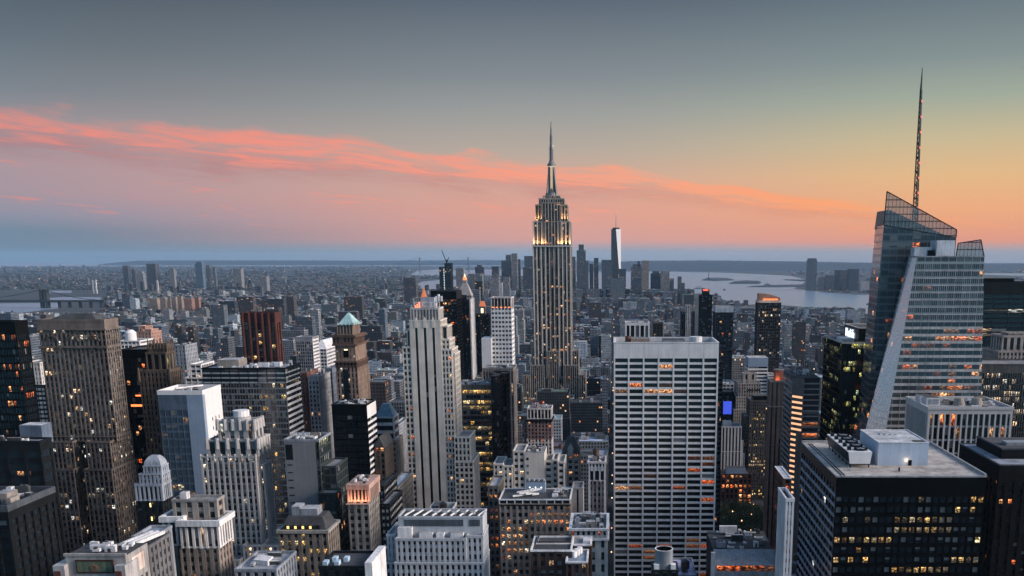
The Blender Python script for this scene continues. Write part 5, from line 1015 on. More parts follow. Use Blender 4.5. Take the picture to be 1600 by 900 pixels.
# storey bands standing proud of the front glass, and mullions
q = b.mb('spandrel_band'); BOAG = glass(.20, 1.7, 'orange', (.06, .078, .09), .1).copy(); BOAG.node_tree.nodes['Principled BSDF'].inputs['Metallic'].default_value = .5
for j in range(16, NF - 1):
    z = j * zt / NF; t = 1 - z / zt; xl = A1[0] + (A0[0] - A1[0]) * t; xr = R1[0] + (R0[0] - R1[0]) * t
    q.box(xl + .1, xr - .05, Y - .16, Y - .01, z, z + fl * (.38 if j < NF - 9 else .16), wall((.36, .365, .365), .35), skip='')
    if j >= NF - 9:
        for i in range(60):
            xm_ = A1[0] + (i - 6) * 1.15
            if xl + .2 < xm_ < xr - .2: q.box(xm_ - .09, xm_ + .09, Y - .13, Y - .01, z + fl * .16, z + fl, wall((.30, .33, .36), .35))
ncol = int((R1[0] - A0[0]) / bay)
for j in range(18, NF - 9):
    for i in range(ncol + 4):
        za, zb = (j + .43) * zt / NF, (j + .99) * zt / NF; t = 1 - za / zt; xl = A1[0] + (A0[0] - A1[0]) * t; xr = R1[0] + (R0[0] - R1[0]) * t
        x0 = A1[0] + (i - 5) * bay + .35; x1 = x0 + bay - .35
        if x0 < xl + .3 or x1 > xr - .2: continue
        ui = 300 + i - 5
        b.wins.append((zb, [(x0, Y - .10, za), (x1, Y - .10, za), (x1, Y - .10, zb), (x0, Y - .10, zb)], [(x0, Y, za), (x1, Y, za), (x1, Y, zb), (x0, Y, zb)], BOAG, [(ui + .05, j + .05), (ui + .95, j + .05), (ui + .95, j + .95), (ui + .05, j + .95)]))
# rear, taller mass with slanted screen top
Y2 = Y + 30
L1, L0 = at(1386, 299, Y2), at(1352, 668, Y2); L0 = down(L1, L0); T2 = at(1495, 359, Y2); T2b = (T2[0] + 1, Y2, 0)
fa = b.mb('rear_glass_wall'); zs = zat(330, Y2); d_ = 34
def uvp(p): return (800 + (p[0] - L0[0]) / bay, p[2] / 4.2)
zcut = zat(352, Y2); tl = (L1[2] - zcut) / L1[2]; Lc = (L1[0] + (L0[0] - L1[0]) * tl, Y2, zcut); 
fa.poly([L0, T2b, (T2[0], Y2, zat(371, Y2)), Lc], CWR, [uvp(p) for p in (L0, T2b, (T2[0], Y2, zat(371, Y2)), Lc)])
back = lambda p: (p[0] + (4 if p[0] < 190 else 0), p[1] + d_, p[2])
Tc = (T2[0], Y2, zat(371, Y2))
fa.poly([back(L0), L0, Lc, back(Lc)], CWR, [(900 + (p[1] - Y2) / bay, p[2] / 4.2) for p in (back(L0), L0, Lc, back(Lc))])
fa.poly([T2b, back(T2b), back(Tc), Tc], CWR, [(950 + (p[1] - Y2) / bay, p[2] / 4.2) for p in (T2b, back(T2b), back(Tc), Tc)])
fa.poly([back(T2b), back(L0), back(Lc), back(Tc)], CWR, [uvp(p) for p in (back(T2b), back(L0), back(Lc), back(Tc))])
fa.poly([Lc, Tc, back(Tc), back(Lc)], ROOF_DARK); b.boxes.append((L0[0], T2[0], Y2, Y2 + d_, 0, L1[2]))
def screenmat():
    m, nt, bs = newmat('screen_glass'); out = nt.nodes['Material Output']; tr = nd(nt, 'ShaderNodeBsdfTransparent'); tr.inputs[0].default_value = (.92, .94, .94, 1)
    mx = nd(nt, 'ShaderNodeMixShader'); mx.inputs[0].default_value = .62; bs.inputs['Metallic'].default_value = .5; bs.inputs['Base Color'].default_value = (.30, .31, .31, 1); bs.inputs['Roughness'].default_value = .15
    nt.links.new(tr.outputs[0], mx.inputs[1]); nt.links.new(bs.outputs[0], mx.inputs[2]); nt.links.new(mx.outputs[0], out.inputs[0]); return m
SCR = screenmat()
def screen(name, pts, yy, pitch_x=2.3, pitch_z=4.2):         # a screen wall: glass sheet and its steel lattice (pts: x, z outline, convex)
    q = b.mb(name, new=True); q.poly([(x, yy, z) for x, z in pts], SCR); q2 = b.mb(name + '_lattice', new=True, parent=name)
    def span(axis, v):
        r = []
        for i in range(len(pts)):
            a, c = pts[i], pts[(i + 1) % len(pts)]
            if (a[axis] - v) * (c[axis] - v) < 0: t = (v - a[axis]) / (c[axis] - a[axis]); r.append(a[1 - axis] + (c[1 - axis] - a[1 - axis]) * t)
        return (min(r), max(r)) if len(r) > 1 else None
    xs, zs_ = [p[0] for p in pts], [p[1] for p in pts]; x = min(xs) + pitch_x
    while x < max(xs):
        s_ = span(0, x)
        if s_: q2.box(x - .14, x + .14, yy - .35, yy - .02, s_[0], s_[1], METAL_MID, skip='')
        x += pitch_x
    z = math.ceil(min(zs_) / pitch_z) * pitch_z
    while z < max(zs_):
        s_ = span(1, z)
        if s_: q2.box(s_[0], s_[1], yy - .45, yy - .03, z - .28, z + .28, wall((.12, .13, .14), .4), skip='')
        z += pitch_z
    for i in range(len(pts)):
        a, c = pts[i], pts[(i + 1) % len(pts)]; q2.bar((a[0], yy - .2, a[1]), (c[0], yy - .2, c[1]), .5, DARK)
screen('screen_crown', [(Lc[0], Lc[2]), (Tc[0], Tc[2]), (T2[0], T2[2]), (L1[0], L1[2])], Y2 + .4)
q = b.mb('roof_plant'); PO = [(Lc[0] + 3, zcut - 1.5), (Tc[0] - 2, Tc[2] - .5), (Tc[0] - 2, T2[2] - 4.5), (Lc[0] + 4, L1[2] - 10.5)]; PM_ = wall((.17, .18, .185), .4)
q.poly([(x, Y2 + 5, z) for x, z in PO], PM_); q.poly([(x, Y2 + d_ - 2, z) for x, z in reversed(PO)], PM_)
for i in range(4): (xa, za), (xb, zb) = PO[i], PO[(i + 1) % 4]; q.poly([(xb, Y2 + 5, zb), (xa, Y2 + 5, za), (xa, Y2 + d_ - 2, za), (xb, Y2 + d_ - 2, zb)], PM_)
ys = Y + 20
screen('front_screen', [(col(1494, 396, ys), zt), (col(1538, 396, ys), zt), (col(1532.5, 374.5, ys), zat(374.5, ys)), (col(1497, 380, ys), zat(380, ys))], ys)
b.mb('roof_house').box(col(1463, 398, Y + 10), col(1491, 398, Y + 10), Y + 10, Y + 22, zt, zat(375.5, Y + 10), wall((.42, .46, .50), .6), top=ROOF_PALE); b.mb('roof_house', new=True).box(col(1429, 398, Y + 12), col(1456, 398, Y + 12), Y + 12, Y + 20, zt, zat(386, Y + 12), wall((.42, .46, .50), .6), top=ROOF_PALE)
b.mb('door_recess').box(col(1449, 395, Y + 12), col(1460, 395, Y + 12), Y + 11.7, Y + 11.95, zt + .1, zat(391, Y + 12), DARK)
# lattice spire
q = b.mb('spire'); xs_, ysp = col(1431, 325, Y2 + 20), Y2 + 20; z0, z1 = zat(345, ysp), zat(106, ysp); xtop = col(1441, 106, ysp); SPM = wall((.10, .10, .11), .5)
def sp(t, k):
    r = 1.75 * (1 - t) + .35 * t; cx_ = xs_ + (xtop - xs_) * t; a = k * 2 * pi / 3 + .4; return (cx_ + r * cos(a), ysp + r * sin(a), z0 + (z1 - z0) * t)
N = 26
for k in range(3): q.bar(sp(0, k), sp(.86, k), .5, SPM)
for i in range(N):
    t0, t1 = i * .86 / N, (i + 1) * .86 / N
    for k in range(3): q.bar(sp(t0, k), sp(t1, (k + 1) % 3), .28, SPM); q.bar(sp(t1, k), sp(t1, (k + 1) % 3), .28, SPM)
q.cyl(xs_ + (xtop - xs_) * .93, ysp, z0 + (z1 - z0) * .85, z1, .75, SPM, 8, .2)
for k in range(9): q.bar(sp(.05 + .09 * k, 0), sp(.065 + .09 * k, 1), .9, SPM)
q = b.mb('spire_lamp', parent='spire')
for k in range(8): c_ = sp(.08 + .1 * k, 0); q.box(c_[0] - .5, c_[0] + .5, c_[1] - .9, c_[1] - .3, c_[2], c_[2] + 1.2, emis('spire_glow', (1, .22, .16), .8))
b.ids(672, 'faceted glass skyscraper with spire').finish()

# --- right edge
b = Bld('office_tower', 'dark glass block with thin lit floor lines behind faceted glass skyscraper', nwin=60)
Y = 780; b.pt(1531, 1700, 443, Y, 40, St(12, 3.9, .15, 1.0, wall((.03, .04, .045), .4), glass(.28, .7, 'pale', tint=(.012, .02, .026), blind=.03), dp=.3, ds=.25), roof=ROOF_DARK, yb=570, top=9); b.mb('roof_house').box(b.x0 + 6, b.x0 + 32, Y + 10, Y + 30, b.z1, b.z1 + 4, BLACK); b.ids(568, 'dark glass block with thin lit floor lines').finish()
b = Bld('arched_stone_tower', 'pale stone tower top with tall arches and stepped shoulders at the right photo edge', nwin=30)
Y = 700; ps = wall((.36, .31, .28)); st = St(2.8, 3.8, 1.4, 1.6, ps, G0)
b.tier(col(1570, 528, Y), col(1632, 528, Y), Y + 4, Y + 26, zat(550, Y), zat(528, Y), St(4.6, 11, 2.2, 1.5, ps, GDARK, dp=1), par=1.5); b.tier(col(1576, 522, Y + 8), col(1626, 522, Y + 8), Y + 8, Y + 22, zat(528, Y), zat(522, Y + 8), st)
b.tier(col(1560, 551, Y), col(1645, 551, Y), Y, Y + 30, 0, zat(551, Y), st, yb=572, par=1.4); b.ids(572, 'pale arched stone tower').finish()
b = Bld('office_slab', 'pinstriped office slab with bright lit floors between columns building and arched stone top', nwin=100)
Y = 600; b.pt(1532, 1700, 571, Y, 30, St(1.5, 3.9, .45, .9, wall((.12, .125, .13)), glass(.42, 1.7, 'pale', tint=(.012, .014, .016), blind=.1), dp=.5, ds=.2), yb=640, top=5); b.ids(650, 'pinstriped office slab').finish()
b = Bld('column_building', 'flat office building with white vertical columns and two white plant boxes on its roof', nwin=60)
Y = 500; cw = wall((.40, .40, .395), var=.15); xa, xb, zt = col(1451, 640, Y), col(1583, 640, Y), zat(640, Y); b.tier(xa, xb, Y, Y + 40, 0, zt, St(3.0, 7.5, .85, 1.0, cw, glass(.10, 2.2, 'orange', tint=(.012, .014, .016)), dp=1.1, ds=.4), roof=roofmat((.24, .25, .26)), parmat=cw, par=1.4, par_out=.4, top=2.5, yb=720)
for (a, c, p0, y0, h) in ((1437, 1456, 634, 24, 4), (1447, 1468, 638, 13, 4.5)):
    q = b.mb('air_handler', new=True); q.box(col(a, p0, Y + y0), col(c, p0, Y + y0), Y + y0, Y + y0 + 8, zt + .1, zt + h, wall((.6, .63, .67)), top=ROOF_DARK); q.box(col(a + 2, p0, Y + y0), col(c - 2, p0, Y + y0), Y + y0 - .08, Y + y0 - .01, zt + .8, zt + h - .8, METAL_MID)
b.x0, b.x1, b.y0, b.y1, b.z1 = col(1478, 638, Y + 10), xb, Y, Y + 40, zt; b.junk(7, hmax=3)
for k in range(2): b.mb('cooling_tower', new=True).cyl(col(1500 + k * 28, 633, Y + 14), Y + 16, zt + .1, zt + 4, 3.6, BULK, 16, 2.2)
b.ids(715, 'building with white columns').finish()

b = Bld('office_block', 'wide black glass office block with flat tan roof, rows of yellow lit square windows', nwin=100)
Y = 340; g = glass(.42, 1.3, 'yellow', tint=(.012, .018, .026), blind=.35); xa, xb, zt = col(1307, 743, Y), col(1542, 743, Y), zat(743, Y); nfl = 46
K_ = wall((.009, .012, .016), .4); KS = wall((.20, .26, .33), .5)
b.tier(xa, xb, Y, Y + 66, 0, zt - .7, St((xb - xa) / 20, 3.9, .9, 1.75, K_, g, dp=.4, ds=.36), roof=False, faces='FRB', top=7.5)
b.tier(xa, xb, Y, Y + 66, 0, zt - .7, St(5.2, 3.9, .35, 1.25, K_, glass(.035, 1.5, 'pale', tint=(.016, .022, .03), blind=.06), spanmat=KS, dp=.4, ds=.42), roof=False, faces='L', reg=False, top=4)
b.mb('roof').box(xa + .1, xb - .1, Y + .1, Y + 65.9, zt - .7, zt - .45, roofmat((.40, .375, .345)))
q = b.mb('roof_rail_kerb')
for e in ((xa - .1, xb + .1, Y - .1, Y + .45, .6), (xa - .1, xb + .1, Y + 65.6, Y + 66.1, 1.2), (xa - .1, xa + .35, Y + .45, Y + 65.6, .5), (xb - .5, xb + .1, Y + .45, Y + 65.6, 1.2)): q.box(e[0], e[1], e[2], e[3], zt - .7, zt - .7 + e[4], wall((.30, .31, .32)), skip='')
q = b.mb('maintenance_track'); q.box(xa + 2.2, xa + 2.5, Y + 2, Y + 63, zt - .44, zt - .25, DARK); q.box(xa + 3.4, xa + 3.7, Y + 2, Y + 63, zt - .44, zt - .25, DARK)
zr = zt - .45
xa2, xb2 = col(1371, 728, Y + 19), col(1449, 728, Y + 19); zh = zr + 9; q = b.mb('plant_house'); q.box(xa2, xb2, Y + 19, Y + 47, zr, zh, wall((.34, .42, .52), .6, var=.2), top=roofmat((.52, .54, .56)))
q = b.mb('plant_house_coping')
for e in ((xa2 - .15, xb2 + .15, Y + 18.85, Y + 19.2), (xa2 - .15, xb2 + .15, Y + 46.8, Y + 47.15), (xa2 - .15, xa2 + .2, Y + 19.2, Y + 46.8), (xb2 - .2, xb2 + .15, Y + 19.2, Y + 46.8)): q.box(*e, zh, zh + .3, wall((.60, .63, .66)), skip='')
b.mb('door').box(xb2 - 7.6, xb2 - 6.2, Y + 18.9, Y + 18.98, zr, zr + 2.2, BLACK); b.mb('door_lamp').box(xb2 - 8.6, xb2 - 8.2, Y + 18.8, Y + 18.98, zr + 2.1, zr + 2.5, emis('door_glow', (1, .62, .35), 5)); b.lights.append(('POINT', (xb2 - 8.4, Y + 18.4, zr + 2.2), .2, 60, (1, .6, .35), None))
b.mb('roof_hatch').box(xb2 - 5, xb2 - 1, Y + 21, Y + 24, zh, zh + .25, ROOF_DARK)
for k in range(4): b.mb('roof_pipe', new=True).bar((xa2 + 5 + k * 2.2, Y + 36, zh + .2), (xa2 + 6.5 + k * 1.8, Y + 40 - k, zh + .2), .3, METAL_MID)
q = b.mb('cooling_tower'); xc0, xc1 = col(1324, 724, Y + 16), col(1361, 724, Y + 16); zc0, zc1 = zr + 1.6, zr + 6.2; y0, y1 = Y + 15, Y + 53; CTM = wall((.50, .56, .63), .5, var=.15)
q.prism([(xc0 + .7, y0), (xc1 - .7, y0), (xc1 - .7, y1), (xc0 + .7, y1)], zc0, zc1, CTM, False, [(xc0, y0), (xc1, y0), (xc1, y1), (xc0, y1)]); q.poly([(xc0, y0, zc1), (xc1, y0, zc1), (xc1, y1, zc1), (xc0, y1, zc1)], METAL_PALE)
q2 = b.mb('side_louvre', parent='cooling_tower'); q2.poly([(xc0 + .62, y1 - .5, zc0 + .2), (xc0 + .62, y0 + .5, zc0 + .2), (xc0 - .05, y0 + .5, zc1 - .3), (xc0 - .05, y1 - .5, zc1 - .3)], BLACK)
for k in range(5):
    yk = y0 + 4.6 + k * 7.2; q3 = b.mb('fan', new=True, parent='cooling_tower'); q3.cyl((xc0 + xc1) / 2 + 1.2, yk, zc1 + .01, zc1 + .75, 2.6, DARK, 20, top=False); q3.cyl((xc0 + xc1) / 2 + 1.2, yk, zc1 + .02, zc1 + .06, 2.4, BLACK, 20); q3.cyl((xc0 + xc1) / 2 + 1.2, yk, zc1 + .3, zc1 + .8, .6, METAL_MID, 10)
    for a in range(4): q3.bar(((xc0 + xc1) / 2 + 1.2, yk, zc1 + .45), ((xc0 + xc1) / 2 + 1.2 + 2.5 * cos(a * pi / 2 + .5), yk + 2.5 * sin(a * pi / 2 + .5), zc1 + .45), .3, METAL_MID)
    b.mb('motor', new=True, parent='cooling_tower').box(xc0 + .6, xc0 + 1.9, yk - .8, yk + .6, zc1 + .02, zc1 + 1.3, DARK)
q = b.mb('support_leg')
for k in range(7):
    for x in (xc0 + 1, xc1 - 1): q.box(x - .2, x + .2, y0 + .4 + k * 6, y0 + .8 + k * 6, zr, zc0, DARK)
b.mb('roof_stub').cyl(col(1405, 734, Y + 9), Y + 9, zr, zr + 1.5, .35, DARK, 8)
for k, (x, y) in enumerate(((1327, 10), (1300, 40), (1494, 22), (1325, 13))): b.mb('roof_vent', new=True).cyl(col(x, 735, Y + y), Y + y, zr, zr + .9, .18, METAL_MID, 8)
b.ids(900, 'wide black block with tan roof').finish()

b = Bld('office_tower', 'dark stone tower with few orange lit windows and sunken rooftop box at right photo edge', nwin=60)
Y = 395; dk = wall((.016, .02, .024)); b.pt(1562, 1720, 728, Y, 48, St(4.1, 3.9, 2.2, 1.9, dk, glass(.26, 2.2, 'orange', tint=(.01, .012, .015), blind=.04)), roof=roofmat((.28, .32, .38)), par=.6, parmat=wall((.10, .12, .14)), top=7); xu, zu = col(1566, 703, Y + 14), zat(703, Y + 14); b.mb('roof_box').box(xu, b.x1 - 4, Y + 14, Y + 44, b.z1, zu, wall((.02, .024, .028)), top=ROOF_DARK)
q = b.mb('roof_box_coping')
for e in ((xu - .2, b.x1 - 3.8, Y + 13.8, Y + 14.5), (xu - .2, xu + .5, Y + 14.5, Y + 44)): q.box(*e, zu, zu + .7, wall((.08, .09, .10)), skip='')
b.mb('roof_duct').box(xu + 6, b.x1 - 6, Y + 24, Y + 30, zu + .02, zu + 1.4, METAL_MID); b.ids(900, 'dark tower at the right photo edge').finish()
b = Bld('white_building', 'slender white brick building with notched roof and two window columns, beside wide black block', nwin=60)
Y = 335; wb = wall((.46, .47, .49), .7, var=.3); b.pt(1228, 1241, 784, Y, 17, St(1.55, 3.7, .75, 2.0, wb, glass(.08, 2, 'warm', blind=.1)), roof=ROOF_DARK, par=1.3, parmat=wb); b.ids(900, 'slender white brick building').finish()
b = Bld('lowrise_building', 'narrow block with pale flat roof and two orange lit top windows', nwin=12)
Y = 430; b.pt(1225, 1237, 748, Y, 26, St(4, 3.6, .5, 1.3, wall((.17, .10, .075)), glass(.5, 2.2, 'orange')), roof=roofmat((.42, .46, .52)), par=.3, parmat=METAL_PALE); b.ids(900).finish()

# ------------------------------------------------------------------ far landmarks
CITY = citymat('city_wall', .02, 1.0); CITYF = citymat('city_wall_far', .018, .9)
def far(name, label, px0, px1, py, Y, c, yb=450, D=None, top=None, group=None, cat='building', pyramid=0, mat=None, fl=4.0, steps=(), land=None):
    x0, x1, z1 = col(px0, py, Y), col(px1, py, Y), zat(py, Y); D = D or (x1 - x0) * .9; m = MB(); m.col = c; loc = ((x0 + x1) / 2, Y + D / 2, 0); SEED[0] += 1; s_ = SEED[0] * 17 + 4000
    zz = z1 - pyramid
    m.box(x0, x1, Y, Y + D, 0, zz, mat or CITYF, uv=(3.4, fl, s_, s_), top=top or ROOF_GREY)
    for (a, c2, p) in steps:
        m.box(col(a, p, Y), col(c2, p, Y), Y + 3, Y + D - 3, zz, zat(p, Y), mat or CITYF, uv=(3.4, fl, s_, s_), top=top or ROOF_GREY)
    o = m.build(name, None, loc); tag(o, label, cat, group)
    if pyramid:
        q = MB(); q.prism([(x0 + .2, Y), (x1 - .2, Y), (x1 - .2, Y + D), (x0 + .2, Y + D)], zz + .05, z1, top or ROOF_DARK, True, [(loc[0] - .5, loc[1] - .5), (loc[0] + .5, loc[1] - .5), (loc[0] + .5, loc[1] + .5), (loc[0] - .5, loc[1] + .5)]); q.build('pyramid_roof', o, loc)
    BOXES.append((x0, x1, Y, Y + D, z1)); LIMITS.append((px0, px1, Y, yb))
    if land: LANDMARKS.append(((px0 + px1) / 2, (py + yb) / 2, Y, land))
    return o
C1, C2, C3, C4, C5 = (.075, .10, .125), (.12, .145, .165), (.20, .21, .22), (.27, .23, .20), (.045, .062, .08)
b = Bld('clock_tower', 'slim white stone tower with pyramid top and glowing orange lantern')
Y = 2050; xm = col(725.5, 455, Y); w_ = col(737, 470, Y) - xm; ws = wall((.30, .29, .28)); b.tier(xm - w_, xm + w_, Y, Y + 26, 0, zat(462, Y), St(5, 5, 2, 2, ws, G0), roof=False)
q = b.mb('pyramid_top'); P = lambda r: [(xm - r, Y + 13 - r), (xm + r, Y + 13 - r), (xm + r, Y + 13 + r), (xm - r, Y + 13 + r)]; q.prism(P(w_), zat(462, Y), zat(443, Y), ws, True, P(5)); q.prism(P(4), zat(443, Y), zat(438, Y), ws)
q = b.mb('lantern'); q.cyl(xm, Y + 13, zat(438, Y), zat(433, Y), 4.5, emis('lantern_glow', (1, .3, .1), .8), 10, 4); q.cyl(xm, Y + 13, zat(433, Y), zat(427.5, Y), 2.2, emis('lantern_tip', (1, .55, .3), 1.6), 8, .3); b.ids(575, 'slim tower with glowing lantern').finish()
b = Bld('gilded_roof_building', 'stone block whose steep gilded pyramid glows orange above the limestone tower'); Y = 1850; xm = col(660, 460, Y); b.tier(xm - 16, xm + 16, Y, Y + 32, 0, zat(466, Y), St(4, 4, 2, 2, LIMEDK, G0)); q = b.mb('gilded_pyramid'); q.cyl(xm, Y + 16, zat(466, Y), zat(450, Y), 6.5, emis('gilded_glow', (1, .24, .06), .4), 8, .5); b.ids(470).finish()  # the pyramid itself emits, in place of light falling on the gilding
b = Bld('lantern_tower', 'dark tower with small orange self-glowing lantern roof, left of white grid tower'); Y = 1350; xm = col(753, 488, Y); b.tier(xm - 9, xm + 9, Y, Y + 20, 0, zat(492, Y), St(3, 3.7, 1.2, 1.4, DARK, G0)); q = b.mb('lantern'); q.box(xm - 4, xm + 4, Y + 3, Y + 13, zat(492, Y), zat(479, Y), wall((.3, .22, .15))); q.box(xm - 1.6, xm + 1.6, Y + 2.8, Y + 2.95, zat(489, Y), zat(482, Y), emis('lantern_window', (1, .8, .45), 1.8)); q2 = b.mb('lantern_roof', parent='lantern'); q2.cyl(xm, Y + 8, zat(479, Y), zat(471, Y), 5, emis('lantern_roof_glow', (1, .28, .12), .38), 8, 3); b.ids(580).finish()  # lantern roof emits by itself, in place of light cast on it

b = Bld('construction_tower', 'unfinished dark glass tower with two rooftop tower cranes'); Y = 2350; st = St(4, 4, .5, .8, wall((.06, .075, .09)), glass(.03, 1.6, 'pale')); b.pt(686, 694, 417, Y, 30, st, roof=False); b.tier(col(694, 411, Y) + .1, col(704, 411, Y), Y + 2, Y + 30, 0, zat(411, Y), st, roof=False)
q = b.mb('site_light')
for k in range(16): q.box(col(693, 420, Y), col(694, 420, Y), Y - .8, Y - .3, zat(420 + k * 2.6, Y) - 1.4, zat(420 + k * 2.6, Y), emis('site_glow', (.85, .95, 1), 1.2))
q = b.mb('crane_jib'); q.bar((col(697, 411, Y), Y + 10, zat(411, Y)), (col(689, 391, Y), Y + 10, zat(391, Y)), 1.6, DARK); q.bar((col(697, 411, Y), Y + 10, zat(411, Y)), (col(700, 402, Y), Y + 10, zat(402, Y)), 1.5, DARK); q.bar((col(697, 413, Y), Y + 10, zat(413, Y)), (col(697, 405, Y), Y + 10, zat(405, Y)), 1.8, DARK); b.ids(457).finish()
b = Bld('tapering_glass_tower', 'tallest far tower, tapering glass with bright white triangular facet and needle mast'); Y = 5700
zt, zb = zat(358, Y), zat(432, Y); xl, xr = col(955, 358, Y), col(970, 358, Y); w_ = xr - xl; DG = wall((.08, .10, .12), .25); BR = wall((.85, .84, .84), .3, var=.05)
q = b.mb('glass_wall'); bt, tp = [(xl - 1, Y), (xr + 1, Y), (xr + 1, Y + w_), (xl - 1, Y + w_)], zb
xm = xl + w_ * .50
q.poly([(xl - 1, Y, 0), (xl + w_ * .84, Y, 0), (xl + w_ * .84, Y, zat(425, Y)), (xm, Y, zt), (xl, Y, zt)], DG); q.poly([(xl + w_ * .84, Y, 0), (xr + 1, Y + 8, 0), (xr + 1, Y + 8, zat(425, Y)), (xl + w_ * .84, Y, zat(425, Y))], DG); q.poly([(xr + 1, Y + 8, 0), (xr + 1, Y + w_, 0), (xr, Y + w_, zt), (xr, Y + 14, zt), (xr + 1, Y + 8, zat(425, Y))], DG); q.poly([(xl - 1, Y + w_, 0), (xl - 1, Y, 0), (xl, Y, zt), (xl, Y + w_, zt)], DG); q.poly([(xr + 1, Y + w_, 0), (xl - 1, Y + w_, 0), (xl, Y + w_, zt), (xr, Y + w_, zt)], DG); q.poly([(xl, Y, zt), (xm, Y, zt), (xr, Y + 14, zt), (xr, Y + w_, zt), (xl, Y + w_, zt)], ROOF_DARK)
b.mb('bright_facet').poly([(xl + w_ * .84, Y, zat(425, Y)), (xr + 1, Y + 8, zat(425, Y)), (xr, Y + 14, zt), (xm, Y, zt)], BR); b.boxes.append((xl - 1, xr + 1, Y, Y + w_, 0, zt))  # same glass as the walls, its glare painted on as near-white
b.mb('crown_ring').cyl((xl + xr) / 2, Y + w_ / 2, zt, zt + 9, w_ * .36, DARK, 16); b.mb('mast').cyl((xl + xr) / 2, Y + w_ / 2, zt + 9, zat(334, Y), 2.2, METAL_MID, 8, .8); b.ids(432, 'tapering tower with needle mast').finish()

